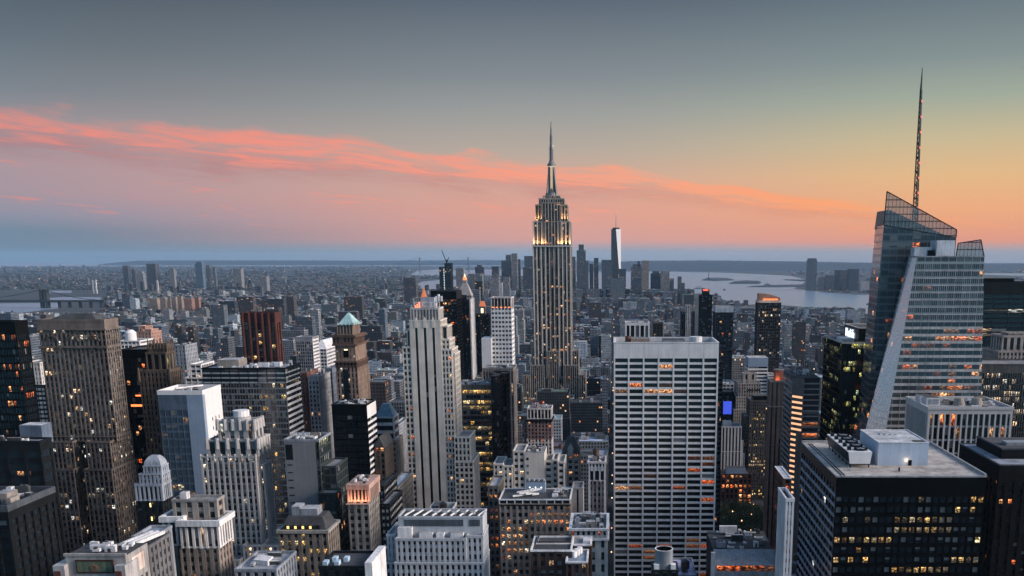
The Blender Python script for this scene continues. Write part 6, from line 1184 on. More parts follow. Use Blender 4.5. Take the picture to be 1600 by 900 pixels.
FAR = [
 ('office_tower', 'grey twin-step tower with beacon, left of tallest skyscraper', 783, 799, 407, 5600, C1, dict(steps=((790, 798, 398),))),
 ('office_tower', 'slim pale tower beside the grey twin-step tower', 799, 808, 396, 5300, C3, {}),
 ('office_tower', 'dark shoulder tower between slim pale tower and tallest skyscraper', 808, 813, 405, 5600, C1, {}),
 ('office_tower', 'broad bank tower half hidden behind tallest skyscraper', 819, 838, 400, 5500, C1, {}),
 ('office_block', 'flat dark block in front of the broad bank tower', 817, 836, 418, 5200, C5, {}),
 ('office_tower', 'stepped pyramid topped stone tower left of grey twin-step tower', 766, 779, 425, 4900, C3, dict(pyramid=26)),
 ('office_block', 'dark slab behind the pyramid topped stone tower', 768, 779, 416, 5900, C5, {}),
 ('office_tower', 'white banded slim tower below the grey twin-step tower', 780, 785, 441, 4600, (.5, .5, .5), {}),
 ('office_tower', 'thin white lit-topped tower below pyramid topped tower', 786, 796, 433, 4700, C3, {}),
 ('office_block', 'black slab right of the lantern clock tower', 742, 753, 439, 2500, (.02, .025, .03), dict(yb=466)),
 ('office_block', 'dark domed block near the bay, right of lantern clock tower', 742, 755, 417, 5600, C5, dict(steps=((745, 752, 414),))),
 ('office_block', 'broad pale block behind the black slab', 731, 753, 428, 5000, C2, {}),
 ('apartment_tower', 'grey tower with pale lit edge beside lantern clock tower', 712, 724, 419, 3600, C3, dict(yb=458)),
 ('apartment_block', 'wide grey block below the black slab', 734, 749, 453, 2200, C2, dict(yb=520)),
 ('apartment_block', 'dark brown square block before the bay, left of crane tower', 630, 649, 434, 5200, (.05, .05, .055), dict(yb=455)),
 ('office_tower', 'new tower with lit upper floors and thin crane, right of tallest skyscraper', 901, 915, 391, 5500, C1, dict(steps=((904, 912, 382),))),
 ('office_block', 'low shoulder block beside the tower with lit upper floors', 915, 919.5, 407, 5450, C1, {}),
 ('office_tower', 'narrow dark tower peeking out beside the tallest skyscraper', 893, 899, 401, 5600, C1, {}),
 ('apartment_tower', 'pale blue grey slab between two narrow dark towers', 921, 927, 412, 5550, C2, {}),
 ('apartment_tower', 'narrow dark tower left of the broad glass block', 928, 935, 403, 5600, C5, {}),
 ('office_block', 'broad dark glass block left of the tapering needle tower', 940, 956.5, 406, 5500, C1, dict(yb=440)),
 ('office_block', 'dark block right under the tapering needle tower', 965, 978, 420, 5500, C5, dict(yb=450)),
 ('office_tower', 'brown tower with small pyramid top right of needle tower', 986, 1003, 417, 5800, C1, dict(pyramid=0, steps=((989, 1002, 413), (996, 1000, 408)))),
 ('office_tower', 'warm lit flat topped tower facing west beside small pyramid tower', 1003.5, 1014, 407, 5900, C4, dict(yb=442)),
 ('office_block', 'dark domed block before the bay', 1017, 1032, 427, 5500, C5, dict(steps=((1020, 1030, 423.5),))),
 ('office_block', 'pale ribbed flat block before the bay', 1032.3, 1046, 423.5, 5450, C3, dict(yb=456)),
 ('office_block', 'dark low block under the pale ribbed flat block', 1046.4, 1053, 435, 5400, C5, dict(yb=456)),
 ('apartment_tower', 'slim dark riverside tower, last but one before the water', 1059, 1065, 432, 5450, C1, dict(yb=458)),
 ('apartment_block', 'low dark riverside block ending the downtown cluster', 1064.5, 1070, 442, 5300, C5, dict(yb=460)),
 ('office_block', 'dark bulky block below brown pyramid topped tower', 986, 1002, 434, 5200, C5, dict(yb=460)),
 ('office_block', 'blue grey slanted roof block below broad dark glass block', 955, 976, 436, 5000, C2, dict(yb=460, steps=((966, 975, 433),))),
 ('office_tower', 'tall lone glass tower on the far river shore', 1263, 1277, 406, 7600, C1, dict(yb=456, steps=((1264, 1276, 403.5),))),
 ('apartment_tower', 'left one of the paired far shore towers', 1305.5, 1314, 422, 7700, C5, dict(yb=455)),
 ('apartment_tower', 'right one of the paired far shore towers', 1316, 1325, 422, 7700, C1, dict(yb=455)),
 ('office_tower', 'bulky far shore tower beside the paired towers', 1327.5, 1342.5, 420, 7600, C5, dict(yb=455)),
 ('office_block', 'pale low far shore block beside the lone glass tower', 1280, 1290, 433, 7900, C2, dict(yb=455)),
 ('office_block', 'stepped low far shore block between lone tower and paired towers', 1291, 1303, 430, 7800, C1, dict(yb=455)),
 ('office_block', 'white wharf block at the far shore waterline', 1345, 1358, 440, 7400, (.4, .4, .4), dict(yb=455)),
 ('apartment_tower', 'dark slim tower leftmost in the borough cluster', 191, 199, 415, 8000, C5, dict(yb=441)),
 ('apartment_tower', 'dark broad tower, tallest in the borough cluster', 228, 242, 412, 8000, C5, dict(yb=441)),
 ('apartment_tower', 'short dark tower between slim and broad borough towers', 205, 210, 420, 8200, C5, dict(yb=441)),
 ('office_block', 'pale stepped block beside the broad borough tower', 213, 223, 427, 7800, C3, dict(yb=441, steps=((215, 221, 424),))),
 ('apartment_tower', 'pale narrow tower right of the broad borough tower', 264, 271, 419, 8000, C3, dict(yb=441)),
 ('apartment_tower', 'blue glass tower with chamfered top among borough blocks', 304, 315, 412, 8200, (.08, .14, .2), dict(yb=441, steps=((306, 314, 409),))),
 ('apartment_tower', 'grey slim tower next to the blue glass borough tower', 321, 327, 414, 8300, C2, dict(yb=441)),
 ('apartment_tower', 'thin grey tower right of blue glass borough tower', 332, 336, 417, 8300, C2, dict(yb=441)),
 ('office_tower', 'pale tower with lit flat top in the borough cluster', 364, 376, 420, 8000, C3, dict(yb=441)),
 ('office_block', 'white edged cube in the borough cluster', 402, 416, 432, 7200, C3, dict(yb=448)),
 ('smokestack', 'pair of thin white smokestacks beyond the narrow river, nearer stack', 143, 145, 438, 7000, (.7, .7, .7), dict(yb=452, D=9, cat='smokestack')),
 ('smokestack', 'pair of thin white smokestacks beyond the narrow river, farther stack', 147.5, 149.5, 438, 7000, (.7, .7, .7), dict(yb=452, D=9, cat='smokestack')),
 ('smokestack', 'single white smokestack below the broad borough tower', 243.5, 246, 438, 6400, (.6, .6, .6), dict(yb=456, D=9, cat='smokestack')),
]
for nm, lb, a, c, p, Y, cc, kw in FAR: far(nm, lb, a, c, p, Y, cc, **kw)
# housing slabs near the narrow river
for k, (a, c, p, Y) in enumerate(((230, 245, 466, 4300), (249, 258, 465, 4200), (259, 266, 465, 4250), (267, 274, 464, 4150), (275, 283, 463, 4200), (287, 299, 466, 4100), (302, 310, 464, 4150))):
    far('housing_block', 'pale brown housing slab in the row across from the narrow river', a, c, p, Y, (.30, .24, .20) if k < 5 else (.30, .17, .13), yb=484, group='row of housing slabs before the narrow river')
# ------------------------------------------------------------------ ground, water, hills
GM, nt, bs = newmat('ground'); tc = nd(nt, 'ShaderNodeTexCoord'); n = nd(nt, 'ShaderNodeTexNoise'); n.inputs['Scale'].default_value = .0025; n.inputs['Detail'].default_value = 8; nt.links.new(tc.outputs['Object'], n.inputs[0])
nt.links.new(ramp(nt, n.outputs[0], [(.3, (.018, .024, .028)), (.55, (.03, .036, .04)), (.75, (.06, .062, .062))]), bs.inputs['Base Color']); bs.inputs['Roughness'].default_value = .9
FAREDGE = 45000
m = MB(); m.poly([(-FAREDGE, -400, 0), (FAREDGE, -400, 0), (FAREDGE, FAREDGE, 0), (-FAREDGE, FAREDGE, 0)], GM); tag(m.build('ground'), kind='structure')
WM, nt, bs = newmat('water'); bs.inputs['Base Color'].default_value = (.18, .25, .32, 1); bs.inputs['Roughness'].default_value = .27; bs.inputs['IOR'].default_value = 1.33
tc = nd(nt, 'ShaderNodeTexCoord'); n = nd(nt, 'ShaderNodeTexNoise'); n.inputs['Scale'].default_value = .02; n.inputs['Detail'].default_value = 6; nt.links.new(tc.outputs['Object'], n.inputs[0])
bp = nd(nt, 'ShaderNodeBump'); bp.inputs['Strength'].default_value = .6; bp.inputs['Distance'].default_value = 6; nt.links.new(n.outputs[0], bp.inputs['Height']); nt.links.new(bp.outputs[0], bs.inputs['Normal'])
def sheet(name, pts, z=.05):
    me = bpy.data.meshes.new(name); me.from_pydata([gnd(*p, z) for p in pts], [], [tuple(range(len(pts)))]); me.materials.append(WM); o = bpy.data.objects.new(name, me); COL.objects.link(o); tag(o, kind='structure'); return o
sheet('bay_water', [(1040, 462), (1078, 459), (1106, 458), (1128, 468), (1146, 472), (1172, 476), (1184, 475), (1224, 477), (1262, 480), (1320, 487), (1372, 492), (1480, 500), (1600, 508), (1600, 494), (1480, 478), (1400, 464), (1370, 461), (1330, 460), (1290, 457), (1262, 453), (1240, 451), (1252, 445), (1262, 437.5), (1235, 431), (1190, 428.6), (1130, 426), (1040, 424.3), (1000, 424.4), (930, 424.5), (900, 428), (900, 462)])
sheet('bay_water', [(640, 430), (700, 431), (760, 430), (840, 432), (900, 430), (900, 419.5), (840, 418), (760, 417.5), (705, 419), (680, 421), (652, 423)])
sheet('river_water', [(648, 451), (690, 452), (720, 446), (720, 438), (700, 436), (660, 440), (650, 444)])
sheet('sea_water', [(-300, 417), (200, 416), (480, 416), (640, 415.5), (760, 416), (836, 415.5), (836, 411.3), (-300, 411.3)])
sheet('river_water', [(-200, 489), (40, 488), (92, 482), (92, 473), (40, 473.5), (-200, 476)]); sheet('river_water', [(66, 472), (158, 471), (158, 464.5), (100, 464), (70, 466)]); sheet('river_water', [(68, 457.5), (112, 457.5), (112, 454), (70, 454)])
sheet('bay_water', [(1530, 429), (1700, 434), (1700, 429), (1600, 427.5), (1530, 426.8)])
HM, nt, bs = newmat('hill_woods'); bs.inputs['Base Color'].default_value = (.012, .022, .034, 1); bs.inputs['Roughness'].default_value = 1
def hills(pts, Y, depth, sd):
    r = random.Random(sd); P = []; X0, X1 = pts[0][0], pts[-1][0]; n = int((X1 - X0) / 3)
    for i in range(n + 1):
        px = X0 + (X1 - X0) * i / n; k = max(0, bisect.bisect([p[0] for p in pts], px) - 1); k = min(k, len(pts) - 2); t = (px - pts[k][0]) / (pts[k + 1][0] - pts[k][0]); py = pts[k][1] + (pts[k + 1][1] - pts[k][1]) * t + r.uniform(-.25, .25)
        P.append((col(px, py, Y), max(1, zat(py, Y))))
    v, f = [], []
    for x, z in P: v += [(x, Y - depth, -1), (x, Y - depth * .45, z * .75 + 1), (x, Y, z), (x, Y + depth, -1)]
    for i in range(len(P) - 1):
        for k in range(3): f.append((i * 4 + k, i * 4 + 4 + k, i * 4 + 5 + k, i * 4 + 1 + k))
    me = bpy.data.meshes.new('hills'); me.from_pydata(v, [], f); me.materials.append(HM); o = bpy.data.objects.new('hills', me); COL.objects.link(o); tag(o, kind='structure')
hills([(925, 420), (940, 412), (962, 409.2), (985, 408), (1030, 407.2), (1100, 406.8), (1180, 407.5), (1260, 408.6), (1330, 410), (1400, 411), (1500, 411.8), (1720, 412)], 21000, 2600, 1)
hills([(185, 410), (215, 407.2), (300, 406.6), (450, 406.8), (560, 407.2), (640, 407.0), (760, 406.4), (850, 406.6), (925, 407.5), (940, 410)], 33000, 1500, 2)
def isle(name, pts, h, trees=True):
    m = MB(); P = [gnd(*p)[:2] for p in pts]; c = (sum(p[0] for p in P) / len(P), sum(p[1] for p in P) / len(P)); ins = [(c[0] + (p[0] - c[0]) * .8, c[1] + (p[1] - c[1]) * .8) for p in P]
    m.prism(P, 0, h, HM, True, ins); tag(m.build(name), kind='structure')
isle('island', [(1095, 438.2), (1120, 439), (1149, 438), (1140, 435.8), (1118, 435), (1100, 436.2)], 14); isle('island', [(1138, 443.6), (1188, 443.6), (1190, 441), (1165, 440), (1146, 441.2)], 16); isle('pier', [(1164, 448.6), (1215, 449), (1262, 448), (1262, 445.4), (1230, 446), (1190, 446.8)], 9); isle('pier', [(1222, 437.4), (1264, 440), (1264, 437.6)], 8)
isle('far_shore', [(900, 419.4), (760, 421), (700, 422.5), (700, 420.5), (760, 418.8), (900, 417.6)], 20)
b = Bld('monument', 'tiny dark statue on a tall pedestal on the island in the bay', cat='statue'); x, y, _ = gnd(1107.5, 437.2); VG = wall((.10, .16, .15))
q = b.mb('pedestal'); q.box(x - 16, x + 16, y - 16, y + 16, 8, 26, HM); q.cyl(x, y, 26, 50, 9, LIMEDK, 4, 7); q = b.mb('figure'); q.cyl(x, y, 50, 74, 6.5, VG, 10, 4); q.cyl(x, y, 74, 82, 4, VG, 10, 2.2); q.cyl(x, y, 82, 88, 2.4, VG, 8, 1.6); q.bar((x - 3, y, 78), (x - 6, y, 95), 2.2, VG); b.boxes.append((x - 16, x + 16, y - 16, y + 16, 0, 95)); b.ids(438).finish()
b = Bld('suspension_bridge', 'distant suspension bridge with two thin towers on the horizon', cat='bridge'); Y = 17500; x0, x1 = col(655.5, 403, Y), col(731.5, 403, Y); zt = zat(402.3, Y); zd = zat(412.2, Y); BM = wall((.14, .17, .19))
for x in (x0, x1):
    q = b.mb('bridge_tower', new=True)
    for dy in (-14, 14): q.box(x - 9, x + 9, Y + dy - 8, Y + dy + 8, 0, zt, BM)
    q.box(x - 11, x + 11, Y - 20, Y + 20, zt - 22, zt - 4, BM, skip=''); q.box(x - 9, x + 9, Y - 12, Y + 12, zd - 8, zd + 8, BM, skip='')
b.mb('deck').box(x0 - 420, x1 + 420, Y - 15, Y + 15, zd - 8, zd, BM, skip=''); q = b.mb('cable')
for i in range(24):
    t0, t1 = i / 24, (i + 1) / 24; f = lambda t: zd + 6 + (zt - zd - 6) * (2 * t - 1) ** 2; q.bar((x0 + (x1 - x0) * t0, Y, f(t0)), (x0 + (x1 - x0) * t1, Y, f(t1)), 3.5, BM)
q.bar((x0, Y, zt), (x0 - 420, Y, zd), 3.5, BM); q.bar((x1, Y, zt), (x1 + 420, Y, zd), 3.5, BM); b.boxes.append((x0, x1, Y, Y + 1, 0, zt)); b.ids(405).finish()
b = Bld('river_bridge', 'dark steel bridge over the narrow river at the left photo edge', cat='bridge'); Y = 5000; zd = zat(469, Y); x1 = col(165, 469, Y); xt = col(70, 469, Y); BM = wall((.07, .08, .09))
b.mb('deck').box(-4200, x1, Y - 16, Y + 16, zd - 9, zd, BM, skip=''); q = b.mb('bridge_tower')
for dx in (-14, 14): q.box(xt + dx - 6, xt + dx + 6, Y - 12, Y + 12, 0, zat(452, Y), BM)
q.box(xt - 20, xt + 20, Y - 10, Y + 10, zat(452, Y) - 12, zat(452, Y) - 4, BM, skip=''); q = b.mb('cable')
for s_, xe in ((-1, xt - 480), (1, x1)):
    for i in range(10): f = lambda t: zat(452, Y) - (zat(452, Y) - zd) * (1 - (1 - t) ** 2); q.bar((xt + (xe - xt) * i / 10, Y, f(i / 10)), (xt + (xe - xt) * (i + 1) / 10, Y, f((i + 1) / 10)), 3, BM)
for k in range(7): b.mb('pier', new=True).box(xt + 70 + k * 55, xt + 78 + k * 55, Y - 8, Y + 8, 0, zd - 9, BM)
b.boxes.append((xt - 20, x1, Y - 16, Y + 16, 0, zd)); b.ids(484).finish()
def boat(px, py, L_, label, h=10):
    x, y, _ = gnd(px, py); b = Bld('ferry', label, cat='boat'); q = b.mb('hull'); P = [(x - L_ / 2, y - 5), (x + L_ * .35, y - 6), (x + L_ / 2, y), (x + L_ * .35, y + 6), (x - L_ / 2, y + 5)]; q.prism(P, .1, 5, DARK); b.mb('cabin').box(x - L_ * .35, x + L_ * .2, y - 4, y + 4, 5, 5 + h, GREYST); b.mb('funnel').cyl(x, y, 5 + h, 9 + h, 2, DARK, 8); b.boxes.append((x - L_ / 2, x + L_ / 2, y - 6, y + 6, 0, 6)); b.finish()
boat(1093, 451, 90, 'dark ship with tall superstructure on the bay below the statue island', 16); boat(1132, 453.4, 24, 'small dark boat alone in the middle of the bay', 5); boat(1360, 476, 46, 'small ferry near the faceted glass skyscraper on the bay', 7); boat(1199, 445, 60, 'moored ferry with mast at the end of the long pier', 14)

# ------------------------------------------------------------------ the ordinary blocks of the city
WALLC = [((.12, .09, .078), 'brown brick'), ((.16, .115, .10), 'reddish brick'), ((.30, .27, .235), 'tan stone'), ((.38, .36, .33), 'cream'), ((.23, .235, .24), 'grey'), ((.13, .145, .16), 'slate grey'), ((.07, .08, .09), 'dark'), ((.50, .50, .50), 'white'), ((.17, .20, .24), 'blue grey')]
WEIGHT = [3, 2.2, 3, 3, 6, 5.5, 5, 2.6, 4.5]
ROOFS = [((.06, .065, .07), 'black'), ((.16, .17, .18), 'grey'), ((.42, .43, .44), 'pale'), ((.58, .59, .60), 'white'), ((.25, .30, .36), 'bluish')]
RW = [4, 3.4, 3.4, 3.2, 1.8]
EXTRA = [(1050, 1372, 5200, 481), (-10, 165, 4550, 490), (0, 1600, 6500, 452), (0, 600, 5200, 462), (600, 1060, 5000, 466), (900, 960, 1e9, 440), (1119, 1211, 955, 868)]
LIM = LIMITS + EXTRA; LIMA = np.array(LIM); BXA = np.array(BOXES)
def cap(x0, x1, y0, y1):                  # highest roof here that leaves everything behind it as visible as in the photograph
    pa, pb = proj(x0, y0, 40)[0], proj(x1, y0, 40)[0]; pc, pd = proj(x0, y1, 40)[0], proj(x1, y1, 40)[0]
    lo, hi = min(pa, pc), max(pb, pd); m_ = (LIMA[:, 0] < hi - .5) & (LIMA[:, 1] > lo + .5) & (LIMA[:, 2] > y0 + 1)
    if not m_.any(): return 400
    return zat(LIMA[m_, 3].max(), y0)
def clear(x0, x1, y0, y1):
    return not ((BXA[:, 0] < x1 + 3) & (BXA[:, 1] > x0 - 3) & (BXA[:, 2] < y1 + 3) & (BXA[:, 3] > y0 - 3)).any()
LOTS = []
r = random.Random(11)
aves = [-4400 + i * 170 + r.uniform(-15, 15) for i in range(46)]
def shore_ok(x, y):
    px, py = proj(x, y, 0)
    if px > 1050 and py < 492: # bay side: keep behind the Hudson shoreline
        sh = np.interp(px, [1050, 1078, 1106, 1128, 1146, 1172, 1224, 1262, 1320, 1372, 1480, 1600], [462, 460, 459, 469, 473, 477, 478, 481, 488, 493, 501, 509]); return py > sh + 1
    if px < 165 and py < 491: return False
    return y < 6200
ky = 0
ystreet = 430.0
while ystreet < 6200:
    dep = 62 if ystreet < 3000 else 62 + (ystreet - 3000) * .008
    for ia in range(len(aves) - 1):
        xa, xb = aves[ia] + 13, aves[ia + 1] - 13
        if xa > .46 * ystreet + 160 or xb < -.70 * ystreet - 160: continue
        for rowk in range(2):
            y0 = ystreet + rowk * (dep / 2 + .5); y1 = y0 + dep / 2 - r.uniform(.5, 4); x = xa
            while x < xb - 9:
                wid = r.choice((12, 15, 20, 25, 32, 42, 56)) * (1 if ystreet < 3200 else 1.2); x1 = min(x + wid, xb); 
                if x1 - x < 8: break
                LOTS.append((x, x1 - r.choice((0, 0, .6, 2.5)), y0, y1)); x = x1
    ystreet += dep + 18
def height(x, y):
    u = r.lognormvariate(0, .55)
    if y < 1000: h = 40 * u
    elif y < 1700: h = 36 * u
    elif y < 2600: h = 28 * u
    elif y < 3600: h = 19 * u
    else: h = 17 * u
    if r.random() < .05 and y < 4800: h *= r.uniform(1.6, 2.8)
    if y > 4700 and -750 < x < 450: h = r.uniform(40, 120)
    return max(9, min(h, 130))
CAND = []
for (x0, x1, y0, y1) in LOTS:
    pxs = (proj(x0, y0, 0)[0], proj(x1, y1, 0)[0])
    if pxs[1] < -40 or pxs[0] > 1640: continue
    if not shore_ok((x0 + x1) / 2, y0) or not clear(x0, x1, y0, y1): continue
    h = min(height((x0 + x1) / 2, y0), cap(x0, x1, y0, y1) - r.uniform(0, 3))
    if h < 6: continue
    wc = r.choices(WALLC, WEIGHT)[0]; rc = r.choices(ROOFS, RW)[0]; j = r.uniform(.8, 1.2)
    CAND.append(dict(b=(x0, x1, y0, y1, h), wc=tuple(c * j * (.72 if y0 < 2500 else .6) * k_ for c, k_ in zip(tone(wc[0]), (.9, 1, 1.08) if y0 < 1800 else (.8, .98, 1.14))), wn=wc[1], rc=tuple(c * r.uniform(.7, 1.1) * k_ for c, k_ in zip(rc[0], (.9, 1, 1.06))), rn=rc[1], sd=r.randrange(10 ** 6)))  # tint turns bluer with distance, aerial haze put into the colours
# what each block shows in the picture: a small painter's z-buffer over everything
GW, GH = 800, 450
ZB = np.full((GH, GW), -1, dtype=np.int32)
def hull(pts):
    pts = sorted(set(pts)); 
    def half(ps):
        o = []
        for p in ps:
            while len(o) > 1 and (o[-1][0] - o[-2][0]) * (p[1] - o[-2][1]) - (o[-1][1] - o[-2][1]) * (p[0] - o[-2][0]) <= 0: o.pop()
            o.append(p)
        return o
    return half(pts)[:-1] + half(pts[::-1])[:-1]
def paint(bx, z1, idx):
    x0, x1, y0, y1 = bx; P = [proj(x, y, z) for x in (x0, x1) for y in (max(y0, 5), y1) for z in (0, z1)]; P = hull([(p[0] / 2, p[1] / 2) for p in P])
    xs, ys = [p[0] for p in P], [p[1] for p in P]; a, c = max(0, int(min(xs))), min(GW, int(max(xs)) + 1); d, e = max(0, int(min(ys))), min(GH, int(max(ys)) + 1)
    if a >= c or d >= e: return
    gx, gy = np.meshgrid(np.arange(a, c) + .5, np.arange(d, e) + .5); ins = np.ones(gx.shape, bool)
    for i in range(len(P)):
        p, q = P[i], P[(i + 1) % len(P)]; ins &= (q[0] - p[0]) * (gy - p[1]) - (q[1] - p[1]) * (gx - p[0]) >= 0
    ZB[d:e, a:c][ins] = idx
allb = [(bx[2], bx[:4], bx[4], -2) for bx in BOXES] + [(c['b'][2], c['b'][:4], c['b'][4], i) for i, c in enumerate(CAND)]
for _, bx, z1, i in sorted(allb, key=lambda q: -q[0]): paint(bx, z1, i)
ids, cnt = np.unique(ZB[ZB >= 0], return_counts=True)
for i, n in zip(ids, cnt): CAND[i]['vis'] = int(n)
for i in ids:
    yy, xx = np.where(ZB == i); CAND[i]['px'] = (xx.mean() * 2, yy.mean() * 2)
order = sorted((i for i in ids), key=lambda i: -CAND[i]['vis'])
NIND = 290
single = order[:NIND]; mass = [i for i in range(len(CAND)) if i not in set(single)]
ORD = ['', 'second ', 'third ', 'fourth ', 'fifth ', 'sixth ', 'seventh ', 'eighth ', 'ninth ', 'tenth ', 'eleventh ', 'twelfth ', 'thirteenth ', 'fourteenth ', 'fifteenth ']
def kind_of(c):
    x0, x1, y0, y1, h = c['b']; wd = x1 - x0
    if h > 70: return 'office_tower', 'tower'
    if h > 38 and wd < 20: return 'apartment_tower', 'slim block'
    if h > 30: return 'loft_building', 'loft block'
    return ('lowrise_building', 'low building') if wd > 15 else ('townhouse', 'narrow house')
buckets = {}
for i in single:
    c = CAND[i]; best = min(LANDMARKS, key=lambda l: math.hypot(l[0] - c['px'][0], l[1] - c['px'][1])); dx = c['px'][0] - best[0]
    d = ('before' if c['b'][2] < best[2] else 'behind') + (' left of' if dx < -12 else ' right of' if dx > 12 else '')
    c['lm'] = (best[3], d); c['d'] = math.hypot(best[0] - c['px'][0], best[1] - c['px'][1]); buckets.setdefault((best[3], d, c['wn'], kind_of(c)[1]), []).append(i)
for k, v in buckets.items():
    v.sort(key=lambda i: CAND[i]['d'])
    for n, i in enumerate(v):
        o_ = ORD[n] if n < len(ORD) else ''
        CAND[i]['label'] = f"{k[2]} {k[3]}, {CAND[i]['rn']} roof, {o_}nearest {k[1]} {k[0]}"
CROOF = []
def croof():
    m, nt, bs = newmat('city_roof'); a = nd(nt, 'ShaderNodeVertexColor'); a.layer_name = 'Col'; tc = nd(nt, 'ShaderNodeTexCoord'); n = nd(nt, 'ShaderNodeTexNoise'); n.inputs['Scale'].default_value = .25; n.inputs['Detail'].default_value = 6; nt.links.new(tc.outputs['Object'], n.inputs[0])
    nt.links.new(mixc(nt, 1.0, a.outputs[0], maprange(nt, n.outputs[0], .3, .7, .5, 1.3), 'MULTIPLY'), bs.inputs['Base Color']); bs.inputs['Roughness'].default_value = .9; return m
CR = croof()
def block(m, c, full, mr=None, mt=None):
    x0, x1, y0, y1, h = c['b']; q = random.Random(c['sd']); s_ = q.randrange(3000)
    mr = mr or m; m.col = c['wc']; bay = q.choice((2.6, 3.0, 3.4)); fl = q.choice((3.4, 3.7, 4.0)); near = c['b'][2] < 2600
    st2 = near and h > 30 and x1 - x0 > 16 and q.random() < .45
    h1 = h * q.uniform(.62, .85) if st2 else h
    m.box(x0, x1, y0, y1, 0, h1, CITY, uv=(bay, fl, s_, s_), skip='DT')
    if st2: i_ = q.uniform(1.5, 4); m.box(x0 + i_, x1 - i_ * q.choice((.3, 1)), y0 + i_, y1 - 1, h1, h, CITY, uv=(bay, fl, s_ + 50, s_ + 7), skip='DT')
    tops = [(x0, x1, y0, y1, h1)] + ([(x0 + i_, x1 - i_, y0 + i_, y1 - 1, h)] if st2 else [])
    for (a, b_, d, e, hz) in tops:
        mr.col = c['rc']; mr.poly([(a, d, hz - .3), (b_, d, hz - .3), (b_, e, hz - .3), (a, e, hz - .3)], CR)
        if near:
            mr.col = tuple(min(.6, v * 1.5 + .03) for v in c['wc'])
            for w4 in ((a - .1, b_ + .1, d - .1, d + .4), (a - .1, b_ + .1, e - .4, e + .1), (a - .1, a + .4, d + .4, e - .4), (b_ - .4, b_ + .1, d + .4, e - .4)): mr.box(*w4, hz - .35, hz + .8, CR)
        else: mr.box(a, b_, d, d + .8, hz - .35, hz + .7, CR)
    a, b_, d, e, hz = tops[-1]; outs = []
    nb = q.randrange(1, 4 if near else 3)
    for k in range(nb):
        bw, bd, bh = q.uniform(2.5, max(2.6, (b_ - a) * .4)), q.uniform(2.5, max(2.6, (e - d) * .4)), q.uniform(2, 5); bx, by = q.uniform(a + .6, max(a + .7, b_ - bw - .6)), q.uniform(d + .6 + k * .37, max(d + .7, e - bd - .6))
        outs.append((bx, bx + bw, by, by + bd, hz - .29 + k * .002, hz + bh))
    for o in outs: mr.col = q.choice((c['wc'], (.40, .41, .42), (.10, .11, .12), (.25, .25, .25))); mr.box(*o, CR)
    if mt is not None and near and q.random() < .55: tank_mb(mt, q.uniform(a + 2.2, max(a + 2.3, b_ - 2.2)), q.uniform(d + 2.2, max(d + 2.3, e - 2.2)), hz - .2)
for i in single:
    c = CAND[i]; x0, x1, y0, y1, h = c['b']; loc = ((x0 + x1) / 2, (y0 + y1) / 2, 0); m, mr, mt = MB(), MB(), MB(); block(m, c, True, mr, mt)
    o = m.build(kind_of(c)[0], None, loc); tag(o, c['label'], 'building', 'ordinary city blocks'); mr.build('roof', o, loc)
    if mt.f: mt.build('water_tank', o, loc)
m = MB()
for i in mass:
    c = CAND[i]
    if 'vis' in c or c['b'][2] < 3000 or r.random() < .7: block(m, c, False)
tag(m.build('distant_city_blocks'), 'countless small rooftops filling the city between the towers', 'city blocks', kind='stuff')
# the low boroughs beyond the rivers
m = MB(); r = random.Random(5); lamps = MB(); LAMP = [emis('street_glow_%d' % k, c, s) for k, (c, s) in enumerate((((1, .55, .25), 1.6), ((1, .8, .55), 1.6), ((1, .35, .12), 1.5)))]
LANDPOLY = lambda px, py: not ((px < 165 and 453 < py < 491) or (640 < px < 905 and 417 < py < 431) or (648 < px < 720 and 436 < py < 452) or (905 < px < 1230 and py < 470) or (1230 < px < 1600 and 460 < py) or (1230 <= px < 1264 and py > 431) or (px < 905 and py < 416.5) or (1530 < px and 426 < py < 435))
for k in range(7600):
    px = r.uniform(-40, 1640); py = 414 + 64 * r.random() ** 1.7
    if 905 < px < 1230 or not LANDPOLY(px, py): continue
    if px > 1230 and py > 458: continue
    x, y, _ = gnd(px, py)
    if y < 6200 and px > 165: continue
    big = y / 6000; w_, d_, h_ = r.uniform(14, 46) * big ** .5, r.uniform(14, 40), r.uniform(8, 20)
    if r.random() < .07: h_ = r.uniform(25, 75); w_ = r.uniform(16, 30)
    if px > 1230: h_ *= .6
    q = r.choices(WALLC, [3, 3, 3, 4, 4, 4, 5, 4, 3])[0][0]; m.col = tuple(v * .32 * k_ for v, k_ in zip(q, (.8, .98, 1.14))); s_ = r.randrange(4000); m.box(x, x + w_, y, y + d_, 0, h_, CITYF, uv=(4, 4, s_, s_), skip='DTB'); q = r.choices(ROOFS, [6, 4, 2, 1.6, 2])[0][0]; m.col = tuple(v * .7 for v in q); m.poly([(x, y, h_), (x + w_, y, h_), (x + w_, y + d_, h_), (x, y + d_, h_)], CR)  # wall colours blued as well, distance haze painted in
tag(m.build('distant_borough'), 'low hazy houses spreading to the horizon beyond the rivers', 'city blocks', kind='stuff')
for k in range(620):
    px = r.uniform(0, 1600); py = 413.5 + 60 * r.random() ** 1.5
    if 905 < px < 1230 and py < 458: px = r.choice((r.uniform(0, 640), r.uniform(1280, 1600)))
    if not LANDPOLY(px, py) or (px > 1230 and py > 458): continue
    x, y, _ = gnd(px, py); s_ = y / 1470 * .42; lamps.box(x, x + s_ * r.uniform(1, 2.6), y, y + s_, 14, 14 + s_ * .8, LAMP[r.randrange(3)])
